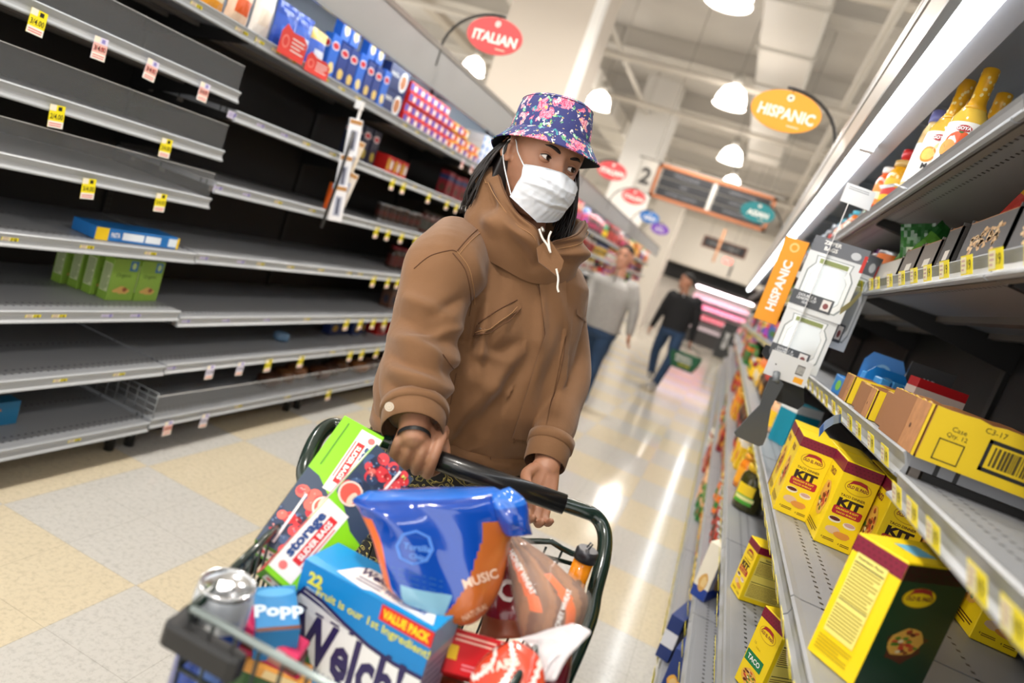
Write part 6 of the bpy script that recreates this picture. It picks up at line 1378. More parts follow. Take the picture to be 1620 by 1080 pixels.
# hair
HB = M('#17100e', .42, coat=.15, noise=.2, nscale=60); a = MB(); a.T = WI @ TH; r = random.Random(4)
a.loft([[Vector((.084*k_*math.sin(t), (-.112 if math.cos(t) < 0 else .004)*abs(math.cos(t))*k_-.022, z)) for t in [-i/36*2*PI for i in range(36)]] for z, k_ in ((.07, .75), (.05, .95), (.02, 1.0), (-.03, 1.02), (-.08, 1.05), (-.12, .98), (-.15, .7))][::-1], HB)
for k in range(330):
    side = -1 if r.random() < .45 else 1; th = r.uniform(.35 if r.random() < .5 else 1.0, 2.9); x0, y0 = .084*math.sin(th)*side, .10*math.cos(th)-.012
    if math.cos(th) > (-.08 if side > 0 else .52): continue
    L_ = r.uniform(.13, .19) if side > 0 else r.uniform(.15, .215); w1, w2, ph = r.uniform(.004, .010), r.uniform(20, 34), r.uniform(0, 6); P = []
    for i in range(10):
        u = i/9; z = .03-L_*u-.02; f_ = 1+(.34 if side > 0 else .42)*math.sin(u*2.2)
        P.append(Vector((x0*f_+w1*math.sin(w2*u*L_+ph)*u, y0*f_-.008+w1*math.cos(w2*u*L_*1.3+ph)*u, z)))
    a.tube(P, [.004*(1-.75*(i/9)**2) for i in range(10)], HB, 5, .6)
a.build('hair', WMN)
# face mask
def mask():
    a = MB(); a.T = WI @ TH; nu, nv = 44, 36; G = []
    for j in range(nv+1):
        v = j/nv; row = []
        for i in range(nu+1):
            u = i/nu*2-1; t = u*1.08; z = -.027-.094*v
            z += .008*(1-abs(u)**1.5)*(1-v)*1.0-.006*(1-v)*abs(u)+.018*abs(u)*v-.010*(1-abs(u))*v*.9
            top = .101+.016*math.exp(-((v-.30)/.24)**2); f_ = top-.016*max(0, v-.62)/.38*1.2
            w_ = .0772-.005*v; x = w_*math.sin(t)*1.02; y = f_*(math.cos(t)**.72 if math.cos(t) > 0 else 0)+.004
            y -= .006*math.exp(-((abs(u)-.26)/.12)**2)*math.exp(-(v/.16)**2)
            for pv in (.22, .44, .64): y += .0042*(1-abs(u)**4)*math.exp(-((v-pv-.05*math.sin(u*3+pv*9))/.028)**2); y -= .0022*(1-abs(u)**4)*math.exp(-((v-pv-.045)/.02)**2)
            y += .0024*math.sin(7*u+6*v)*math.sin(8*v+3*u)+.0005*math.sin(31*u-14*v)+.0012*math.exp(-((v-.5-.5*u)/.05)**2)+.0012*math.exp(-((v-.35+.4*u)/.04)**2)
            row.append(Vector((x, y, z)))
        G.append(row)
    vs = [p for r_ in G for p in r_]; m = nu+1; fs = [(j*m+i, j*m+i+1, (j+1)*m+i+1, (j+1)*m+i) for j in range(nv) for i in range(nu)]
    MK = M('#dfe4ec', .7, key='mask_cloth'); a.add(vs, fs, MK, True); a.add([p-Vector((0, .0012, 0)) for p in vs], [f[::-1] for f in fs], MK, True)
    for row, rr in ((G[0], .0011), (G[-1], .0009)): a.tube(row, rr, M('#cfd6e0', .7), 6)
    a.tube([g[0] for g in G], .001, MK, 6); a.tube([g[-1] for g in G], .001, MK, 6)
    o = a.build('face_mask', WMN)
    for s in (-1, 1):
        q = [G[1][0], G[-3][0]] if s < 0 else [G[1][-1], G[-3][-1]]
        b = MB(); b.T = WI @ TH
        b.tube(smooth([q[0], Vector((s*.0775, .030, -.012)), Vector((s*.081, .002, .012)), Vector((s*.084, -.024, .008)), Vector((s*.086, -.030, -.012)), Vector((s*.083, -.014, -.034)), Vector((s*.080, .02, -.062)), q[1]], 6), .0014, M('#eceef2', .6), 6); b.build('ear_loop', o)
mask()
# bucket hat
def floral():
    m = bpy.data.materials.new('floral_cotton'); m.use_nodes = True; nt = m.node_tree; N = nt.nodes; L = nt.links; b = N['Principled BSDF']; b.inputs['Roughness'].default_value = .75
    tc = N.new('ShaderNodeTexCoord'); base = (*lin('#353a78'), 1); cur = None
    def layer(scale, thr, c1, c2, off, soft=.04, petals=60):
        nonlocal cur
        mp = N.new('ShaderNodeMapping'); mp.inputs['Location'].default_value = off; L.new(tc.outputs['Object'], mp.inputs[0])
        dn = N.new('ShaderNodeTexNoise'); dn.inputs['Scale'].default_value = scale*2.2; dn.inputs['Detail'].default_value = 3; L.new(mp.outputs[0], dn.inputs['Vector'])
        mixv = N.new('ShaderNodeMix'); mixv.data_type = 'RGBA'; mixv.blend_type = 'LINEAR_LIGHT'; mixv.inputs[0].default_value = .035*18/scale; L.new(mp.outputs[0], mixv.inputs[6]); L.new(dn.outputs['Color'], mixv.inputs[7])
        vo = N.new('ShaderNodeTexVoronoi'); vo.inputs['Scale'].default_value = scale; vo.inputs['Randomness'].default_value = .85; L.new(mixv.outputs[2], vo.inputs['Vector'])
        rp = N.new('ShaderNodeValToRGB'); rp.color_ramp.elements[0].position = thr; rp.color_ramp.elements[0].color = (1, 1, 1, 1); rp.color_ramp.elements[1].position = thr+soft; rp.color_ramp.elements[1].color = (0, 0, 0, 1); L.new(vo.outputs['Distance'], rp.inputs[0])
        pn = N.new('ShaderNodeTexVoronoi'); pn.inputs['Scale'].default_value = petals; pn.feature = 'DISTANCE_TO_EDGE'; L.new(mixv.outputs[2], pn.inputs['Vector'])
        pr = N.new('ShaderNodeValToRGB'); pr.color_ramp.elements[0].position = .0; pr.color_ramp.elements[0].color = (*lin(c1), 1); pr.color_ramp.elements[1].position = .16; pr.color_ramp.elements[1].color = (*lin(c2), 1); L.new(pn.outputs['Distance'], pr.inputs[0])
        mx = N.new('ShaderNodeMix'); mx.data_type = 'RGBA'; L.new(rp.outputs[0], mx.inputs[0]); L.new(pr.outputs[0], mx.inputs[7])
        if cur is None: mx.inputs[6].default_value = base
        else: L.new(cur, mx.inputs[6])
        cur = mx.outputs[2]
    layer(34, .26, '#1f6f7a', '#5fb8c4', (.3, .1, 0)); layer(46, .22, '#3a8a4a', '#8fc9a0', (1.3, .7, .2)); layer(17, .34, '#c2185a', '#f29ab4', (.02, .03, .01), .03, 95); layer(20, .22, '#d0306a', '#f7c6d0', (.61, .33, .4), .03, 110); layer(52, .2, '#f4e6e2', '#ffffff', (2.2, .4, .9)); layer(70, .16, '#e8b44a', '#f6e2a0', (3.2, 1.4, .9))
    L.new(cur, b.inputs['Base Color']); return m
def hat():
    FM = floral(); a = MB(); a.T = WI @ TH @ Matrix.Translation((0, -.010, .034)) @ Matrix.Rotation(math.radians(8), 4, 'X') @ Matrix.Rotation(math.radians(5), 4, 'Y') @ Matrix.Diagonal((.955, .955, .84, 1)); n = 72
    def rg(ra, rf, z, wob=0, dz=None): return [Vector((ra*math.sin(-2*PI*k/n)*(1+wob*math.sin(5*2*PI*k/n+1)), rf*math.cos(-2*PI*k/n)*(1+wob*math.sin(3*2*PI*k/n)), z+(dz(-2*PI*k/n) if dz else 0))) for k in range(n)]
    C = [rg(.0895, .107, .014), rg(.0900, .1075, .020), rg(.0885, .105, .036), rg(.0855, .101, .062), rg(.082, .097, .086, .006), rg(.0785, .093, .098, .006), rg(.072, .086, .1055, .01), rg(.055, .066, .110, .01), rg(.028, .034, .1115), rg(.002, .002, .112)]
    a.loft(C, FM, cap=False); a.tube(rg(.0790, .0936, .0985)[::1]+[rg(.0790, .0936, .0985)[0]], .0008, M('#2a2e66', .7), 6)
    dz = lambda t: .008*math.cos(t)-.010*math.cos(2*t)*1.0+.004*math.sin(3*t+.6)
    B = [rg(.0900, .1075, .018), rg(.098, .115, .009, .0, lambda t: dz(t)*.25), rg(.111, .127, -.010, .006, lambda t: dz(t)*.6), rg(.124, .139, -.028, .010, dz)]
    a.loft(B[::-1], FM, cap=False)
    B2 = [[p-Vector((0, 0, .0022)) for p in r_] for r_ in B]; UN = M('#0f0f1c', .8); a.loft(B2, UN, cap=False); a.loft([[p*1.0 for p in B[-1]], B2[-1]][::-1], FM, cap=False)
    a.tube(B[-1]+[B[-1][0]], .0017, FM, 6)
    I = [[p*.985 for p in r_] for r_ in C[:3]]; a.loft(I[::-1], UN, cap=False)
    a.build('bucket_hat', WMN)
hat()
# jacket
JC = '#765232'
def canvas():
    m = M(JC, .82, noise=.05, nscale=9, key='duck_canvas'); nt = m.node_tree; b = nt.nodes['Principled BSDF']; tc = nt.nodes.new('ShaderNodeTexCoord'); n = nt.nodes.new('ShaderNodeTexNoise'); n.inputs['Scale'].default_value = 420; n.inputs['Detail'].default_value = 2
    n2 = nt.nodes.new('ShaderNodeTexNoise'); n2.inputs['Scale'].default_value = 14; n2.inputs['Detail'].default_value = 5; nt.links.new(tc.outputs['Object'], n.inputs[0]); nt.links.new(tc.outputs['Object'], n2.inputs[0])
    b1 = nt.nodes.new('ShaderNodeBump'); b1.inputs['Strength'].default_value = .25; b1.inputs['Distance'].default_value = .0006; b2 = nt.nodes.new('ShaderNodeBump'); b2.inputs['Strength'].default_value = .5; b2.inputs['Distance'].default_value = .006
    nt.links.new(n.outputs['Fac'], b1.inputs['Height']); nt.links.new(n2.outputs['Fac'], b2.inputs['Height']); nt.links.new(b2.outputs[0], b1.inputs['Normal']); nt.links.new(b1.outputs[0], b.inputs['Normal']); b.inputs['Sheen Weight'].default_value = .15; return m
CV = canvas(); SEAM = M('#5c3c25', .85); STI = M('#a07850', .8)
a = MB(); a.T = TW
torso(a, [(0, -.01, 1.425, .045, .04, .04), (0, -.008, 1.415, .10, .075, .085), (0, -.005, 1.395, .155, .095, .11), (0, 0, 1.36, .195, .115, .125), (.006, 0, 1.30, .205, .135, .135), (.010, .01, 1.22, .212, .155, .14), (.004, .015, 1.13, .226, .168, .14), (-.006, .015, 1.05, .235, .172, .14), (-.004, .012, .99, .228, .168, .138), (0, .01, .955, .214, .158, .132), (0, .01, .925, .205, .150, .128), (0, .01, .918, .19, .14, .118)], CV, 48, .86)
a.T = Matrix.Identity(4)
SP_ = [TW @ Vector((.135, .0, 1.34)), at(704, 428, D=1.42), at(684, 480, D=1.385), at(672, 545, D=1.345), at(660, 600, D=1.29), at(657, 640, D=1.25)]
caps(a, SP_, [.085, .086, .078, .073, .068, .057], CV, 28)
SQ_ = [TW @ Vector((-.13, -.01, 1.33)), TW @ Vector((-.165, -.03, 1.27)), at(890, 510, D=1.70), at(898, 590, D=1.64), at(884, 655, D=1.54), at(874, 695, D=1.47)]
caps(a, SQ_, [.08, .07, .06, .056, .048, .040], CV, 28)
JK = fuse(a, 'jacket', None, .0045, CV, 10)
# folds pressed into the cloth: each is a line on the body (two points in the place) with width, depth and side
FOLDS = []
def fold(p, q, w_, d_, D=1.35, D2=None): FOLDS.append((at(*p, D=D), at(*q, D=D2 or D), w_, d_*1.3))
# sleeve
fold((640, 470), (712, 500), .014, .010, 1.33); fold((628, 500), (735, 548), .016, -.012, 1.32); fold((618, 530), (722, 575), .014, .013, 1.30); fold((612, 560), (690, 590), .011, -.009, 1.27); fold((615, 580), (722, 622), .014, .012, 1.26); fold((612, 607), (700, 640), .010, -.008, 1.22); fold((660, 540), (728, 520), .010, .008, 1.32)
fold((690, 500), (735, 470), .012, -.008, 1.34); fold((700, 560), (726, 610), .010, -.009, 1.3); fold((616, 628), (700, 652), .009, .007, 1.2)
# torso: long soft folds
fold((752, 480), (742, 560), .014, -.016, 1.36); fold((766, 470), (752, 600), .012, .010, 1.36); fold((742, 560), (800, 570), .013, .010, 1.34); fold((745, 578), (830, 540), .016, -.010, 1.34); fold((735, 600), (830, 640), .02, .009, 1.34); fold((820, 560), (720, 690), .018, .013, 1.36); fold((845, 560), (735, 710), .020, -.012, 1.36); fold((770, 620), (700, 740), .014, -.009, 1.36); fold((862, 470), (850, 600), .012, .007, 1.37); fold((900, 520), (860, 640), .016, -.009, 1.40); fold((925, 540), (880, 650), .012, .008, 1.42)
fold((780, 370), (800, 450), .012, -.006, 1.38); fold((870, 420), (905, 520), .014, .006, 1.42); fold((745, 395), (765, 460), .012, .007, 1.37); fold((800, 480), (790, 540), .012, .006, 1.35)
me = JK.data
import numpy as np
nv_ = len(me.vertices); co_ = np.empty(nv_*3); me.vertices.foreach_get('co', co_); co_ = co_.reshape(-1, 3); no_ = np.array([v.normal for v in me.vertices])
fw_ = np.array(FW); dd = np.zeros(nv_)
for A_, B_, w_, dp in FOLDS:
    # distance measured across the fold line, so that the fold runs through the cloth
    A0, B0 = np.array(A_), np.array(B_); ab = B0-A0; t = np.clip((co_-A0)@ab/(ab@ab), 0, 1); off = co_-(A0+t[:, None]*ab); along = off@fw_; off = off-along[:, None]*fw_; r2 = (off**2).sum(1)/(w_*w_)
    dd += np.where((r2 < 6) & (abs(along) < .12), dp*np.exp(-r2)*np.sin(PI*np.clip(t*.8+.1, .02, .98)), 0)
X, Y, Z = co_.T
dd += .0028*np.sin(31*X+17*Z)*np.sin(23*Y-29*Z)+.0016*np.sin(61*X+40*Z+20*Y)
co_ = co_+no_*dd[:, None]; me.vertices.foreach_set('co', co_.ravel())
me.update()
JT = BVHTree.FromPolygons([v.co for v in me.vertices], [tuple(p.vertices) for p in me.polygons])
me.transform(WI); JK.parent = WMN
def on(px, py, lift=.0015, tree=None):
    d = ray(px, py).normalized(); h = (tree or JT).ray_cast(CAM, d)
    return (h[0]+h[1]*lift) if h[0] is not None else None
def seam(P, r=.0011, mat=None, lift=.0006, n=40, name=None, flat=1):
    """a line stitched along the surface of the jacket"""
    Q = []; m_ = len(P)-1
    for k in range(n+1):
        q = k/n*m_; i = min(int(q), m_-1); u = q-i; x = P[i][0]+(P[i+1][0]-P[i][0])*u; y = P[i][1]+(P[i+1][1]-P[i][1])*u; s_ = on(x, y, lift)
        if s_ is not None and (not Q or (s_-Q[-1]).length < .06): Q.append(s_)
    if len(Q) > 2: b_ = MB(); b_.T = WI; b_.tube(Q, r, mat or SEAM, 6); b_.build(name or 'seam', JK)
def cv(P, n=6):
    P = [Vector((x, y, 0)) for x, y in P]; return [(q.x, q.y) for q in smooth(P, n)]
seam(cv([(716, 400), (735, 425), (743, 455), (745, 480), (742, 500)])); seam(cv([(722, 397), (741, 422), (749, 455), (751, 482)]), .0009, STI)
seam(cv([(655, 425), (680, 405), (712, 396), (722, 398)])); seam(cv([(722, 398), (745, 372), (775, 348), (792, 342)])); seam(cv([(726, 402), (748, 378), (778, 354)]), .0008, STI)
seam(cv([(846, 440), (858, 480), (861, 530), (850, 590), (828, 660), (812, 700)]), .0016, SEAM, .002); seam(cv([(893, 470), (896, 520), (886, 590), (868, 650), (852, 690)]), .0008)
seam(cv([(705, 708), (740, 722), (772, 730), (776, 722)]), .0009)
seam(cv([(700, 560), (722, 588), (735, 590)]), .001); seam(cv([(722, 590), (712, 640)]), .0009)
def panel(P, thick, mat, name, parent=JK, nx=18, ny=18, lift=.002, tree=None):
    """four-sided cloth piece lying on the jacket: P = pixel corners tl, tr, br, bl"""
    G = []
    for j in range(ny+1):
        v = j/ny; row = []
        for i in range(nx+1):
            u = i/nx; x = (P[0][0]*(1-u)+P[1][0]*u)*(1-v)+(P[3][0]*(1-u)+P[2][0]*u)*v; y = (P[0][1]*(1-u)+P[1][1]*u)*(1-v)+(P[3][1]*(1-u)+P[2][1]*u)*v
            s_ = on(x, y, lift, tree)
            row.append(s_)
        G.append(row)
    last = None
    for row in G:
        for i in range(len(row)):
            if row[i] is None: row[i] = last
            last = row[i] if row[i] is not None else last
    up = -FW*thick; a = MB(); a.T = WI
    vs = [p for r_ in G for p in r_]; m_ = nx+1; fs = [(j*m_+i, (j+1)*m_+i, (j+1)*m_+i+1, j*m_+i+1) for j in range(ny) for i in range(nx)]
    tv = [p+up for p in vs]; a.add(tv, fs, mat, True)
    rim = [j*m_ for j in range(ny+1)]+[ny*m_+i for i in range(1, nx+1)]+[j*m_+nx for j in range(ny-1, -1, -1)]+[i for i in range(nx-1, 0, -1)]
    k = len(rim); a.add([vs[i] for i in rim]+[tv[i] for i in rim], [(i, (i+1) % k, k+(i+1) % k, k+i) for i in range(k)], mat)
    return a.build(name, parent)
# placket over the zip, with its square end at the hem
panel([(845, 385), (893, 410), (898, 520), (862, 530)], .004, CV, 'placket', nx=14, ny=24); panel([(862, 528), (897, 518), (858, 700), (810, 692)], .004, CV, 'placket', nx=14, ny=30)
# slanted pockets
panel([(762, 512), (820, 476), (824, 488), (754, 534)], .0045, CV, 'pocket_welt', nx=20, ny=6); panel([(912, 487), (935, 512), (936, 520), (911, 496)], .003, CV, 'pocket_welt', nx=8, ny=4)
seam(cv([(757, 512), (780, 495), (818, 474)]), .0011, SEAM, .001); seam(cv([(752, 532), (790, 518), (822, 488)]), .0012, SEAM, .0058); seam(cv([(755, 527), (788, 512), (816, 486)]), .0009, STI, .006); seam(cv([(757, 514), (752, 532)]), .0012, SEAM, .004)
a = MB(); a.T = WI; p = on(762, 520, .006); a.tube([p, p+Vector((.012, .0, .003))], .0012, M('#d8d4cc', .3, .7), 6); a.build('zip_pull', JK)
# hem band and zip end
a = MB(); a.T = WI @ TW; a.loft([ring(0, .01, z, ra, rf, rb, 64, .86) for z, ra, rf, rb in ((.905, .196, .146, .124), (.912, .209, .155, .132), (.95, .213, .160, .135), (.955, .205, .15, .13))], CV); a.build('hem_band', JK)
# collar and drawn-down hood
def hood():
    a = MB(); a.T = WI @ TW; n = 96
    def rg(k, wob):
        out = []
        for i in range(n):
            t = 2*PI*i/n; c = math.cos(t); s_ = math.sin(t)   # t=0 front
            back = (1-c)/2; r_ = k[0]+k[1]*back; z = k[2]+k[3]*back+k[4]*max(0, s_)*back*1.2
            w_ = wob*(math.sin(4*t+1+k[2]*30)+.7*math.sin(7*t+2.2-k[2]*45)); fr = math.exp(-(t/.35)**2)+math.exp(-((t-2*PI)/.35)**2)
            out.append(Vector((s_*(r_+w_)*(1.06 if s_ > 0 else .94), c*(r_+w_)*((k[5]+.05) if c > 0 else .9)+.038, z+w_*.6-.006*fr+.018*(1-c*c)*(1 if c > 0 else .6))))
        return out
    R_ = [rg((.140, .0, 1.345, .0, 0, .60), .001), rg((.136, .008, 1.378, .01, .01, .68), .004), rg((.130, .016, 1.404, .03, .022, .78), .008), rg((.122, .020, 1.424, .055, .034, .86), .009), rg((.113, .018, 1.438, .074, .042, .92), .007), rg((.105, .014, 1.446, .082, .046, .95), .005), rg((.098, .010, 1.442, .079, .042, .94), .004), rg((.091, .006, 1.41, .06, .03, .9), .002), rg((.084, .0, 1.365, .03, 0, .85), .001)]
    # finer rings with rolled folds and a notch at the throat
    N_ = []
    for i in range(n):
        colm = smooth([r_[i] for r_ in R_], 5); t = 2*PI*i/n; out = []
        for q, p in enumerate(colm):
            v = q/(len(colm)-1); tt = t if t < PI else t-2*PI; msk = math.sin(PI*min(1, v*1.45))**2 if v < .69 else 0
            f_ = (.0085*math.sin(2*PI*(v*3.1+.42*abs(tt)))+.004*math.sin(2*PI*(v*5-.9*tt)))*msk
            d = Vector((p.x, p.y-.038, 0)).normalized(); nt_ = math.exp(-((tt-.05)/.16)**2)
            out.append(p+d*(f_-.010*nt_*msk)+Vector((0, 0, -.026*nt_*max(0, math.sin(PI*v))**1.0)))
        N_.append(out)
    R0_ = R_; R_ = [[N_[i][q] for i in range(n)] for q in range(len(N_[0]))]
    vs = [p for r_ in R_ for p in r_]; fs = [(j*n+(k+1) % n, j*n+k, (j+1)*n+k, (j+1)*n+(k+1) % n) for j in range(len(R_)-1) for k in range(n)]
    a.add(vs, fs, CV, True); o = a.build('hood', JK); sb = o.modifiers.new('s', 'SUBSURF'); sb.levels = 1; sb.render_levels = 1
    # rim stitching
    b = MB(); b.T = WI @ TW; q = R_[25]; b.tube(q+[q[0]], .0016, SEAM, 6); q = [p*1.0+Vector((0, 0, -.012)) for p in R_[21]]; b.tube([Vector((p.x*1.03, p.y*1.03, p.z)) for p in q]+[Vector((q[0].x*1.03, q[0].y*1.03, q[0].z))], .0009, STI, 6); b.build('hood_stitching', o)
    return o
HOOD = hood()
# throat flap, drawstrings, zip
a = MB(); a.T = WI; DL = lambda px, py, D: at(px, py, D=D)
P = [DL(849, 392, 1.318), DL(868, 376, 1.315), DL(892, 412, 1.31), DL(889, 424, 1.31), DL(882, 437, 1.312), DL(852, 414, 1.32)]
a.add(P+[p+FW*.008 for p in P], [(0, 5, 4, 3, 2, 1), (6, 7, 8, 9, 10, 11)]+[(i, (i+1) % 6, 6+(i+1) % 6, 6+i) for i in range(6)], CV); a.build('throat_flap', JK)
WC = M('#e6e2da', .7)
for k, Q in enumerate(([(853, 362), (858, 376), (866, 388), (870, 398)], [(872, 366), (868, 376), (869, 390), (871, 400)], [(880, 425), (883, 440), (882, 455), (884, 462)])):
    a = MB(); a.T = WI; a.tube(smooth([DL(x, y, 1.31) for x, y in Q], 5), .0021, WC, 8); a.build('drawstring', JK)
a = MB(); a.T = WI; a.tube([DL(857, 360, 1.315), DL(860, 366, 1.31)], .003, M('#b9b6b0', .3, .8), 8); a.build('zip_slider', JK)
# cuffs with a button strap
def cuff(C0, C1, r0, r1, name, strap=True, px=None):
    a = MB(); a.T = WI; d = (C1-C0).normalized()
    P = [C0, C0.lerp(C1, .05), C0.lerp(C1, .5), C0.lerp(C1, .95), C1, C1.lerp(C0, .04), C1.lerp(C0, .3)]; a.tube(P[:5], [r0*1.0, r0*1.05, (r0+r1)/2*1.06, r1*1.06, r1*1.02], CV, 40, cap=False); a.tube([C1, C1.lerp(C0, .25)], [r1*1.02, r1*.93], M('#4f3422', .85), 40, cap=False)
    o = a.build(name, JK)
    if strap:
        b = MB(); b.T = WI; b.tube([C0.lerp(C1, -.12), C0.lerp(C1, -.10), C0.lerp(C1, .26), C0.lerp(C1, .28)], [r0*1.02, r0*1.13, r0*1.11, r0*1.02], CV, 40, cap=False); s_ = b.build('cuff_strap', o)
    return o
ca, cb = at(656, 650, D=1.24), at(652, 683, D=1.205)
cuff(ca, cb, .056, .053, 'cuff'); cuff(at(872, 698, D=1.455), at(861, 735, D=1.42), .045, .042, 'cuff')
p = at(616, 643, D=1.155); F = Face(p, RT*.95+DN*.3, -DN*.95+RT*.3, .016, .016); a = MB(); a.T = WI
for rr, l, c in ((.5, 0, '#b9a894'), (.5, 6, '#cdbfae'), (.36, 7, '#b3a08a'), (.3, 8, '#cbbcaa')): a.disc(F, 0, 0, rr, rr, M(c, .35), l, 20)
for x, y in ((-.08, -.08), (.08, -.08), (-.08, .08), (.08, .08)): a.disc(F, x, y, .03, .03, M('#5c4a3a', .6), 9, 6)
a.build('button', JK)
# patterned trousers, shoes
def scrolls():
    m = bpy.data.materials.new('scroll_print'); m.use_nodes = True; nt = m.node_tree; N = nt.nodes; L = nt.links; b = N['Principled BSDF']; b.inputs['Roughness'].default_value = .7
    tc = N.new('ShaderNodeTexCoord'); w_ = N.new('ShaderNodeTexWave'); w_.wave_type = 'RINGS'; w_.inputs['Scale'].default_value = 9; w_.inputs['Distortion'].default_value = 14; w_.inputs['Detail'].default_value = 1.5; w_.inputs['Detail Scale'].default_value = 3.2
    L.new(tc.outputs['Object'], w_.inputs[0]); rp = N.new('ShaderNodeValToRGB'); e = rp.color_ramp.elements; e[0].position = 0; e[0].color = (*lin('#1b1a1c'), 1); e[1].position = 1; e[1].color = (*lin('#1b1a1c'), 1)
    for p, c in ((.42, '#1b1a1c'), (.46, '#c9b96a'), (.58, '#c9b96a'), (.62, '#1b1a1c'), (.78, '#1b1a1c'), (.8, '#b8a95a'), (.86, '#b8a95a'), (.88, '#1b1a1c')): q = e.new(p); q.color = (*lin(c), 1)
    L.new(w_.outputs['Fac'], rp.inputs[0]); L.new(rp.outputs[0], b.inputs['Base Color']); return m
PT = scrolls(); a = MB(); a.T = TW
torso(a, [(0, 0, .97, .185, .115, .12), (0, .0, .93, .195, .125, .125), (0, .005, .86, .205, .135, .135), (0, 0, .80, .19, .12, .13), (0, 0, .78, .12, .08, .1)], PT)
a.T = Matrix.Identity(4)
for s in (-1, 1): caps(a, [TW @ Vector((s*.095, .005, .86)), TW @ Vector((s*.10, .03, .5)), TW @ Vector((s*.10, -.01, .12))], [.105, .075, .06], PT, 24)
fuse(a, 'trousers', WMN, .008, PT, 4)
for s in (-1, 1):
    a = MB(); a.T = WI @ TW; a.loft([[Vector((s*.1+.045*k_*math.sin(t), .05+(.135 if math.cos(t) > 0 else .10)*k_*math.cos(t), z)) for t in [-i/24*2*PI for i in range(24)]] for z, k_ in ((0, .95), (.02, 1.0), (.045, .95), (.075, .7), (.1, .5))], M('#2a2a2c', .6)); a.build('shoe', WMN)
# hand jewellery: dark band at the wrist
a = MB(); a.T = WI; q = RW.lerp(bp(0, -.07, .04), .05); a.tube([RW-(RW-RE).normalized()*.002, RW+(RW-RE).normalized()*.006], .030, M('#141416', .5), 24, cap=False); a.build('wrist_band', WMN)
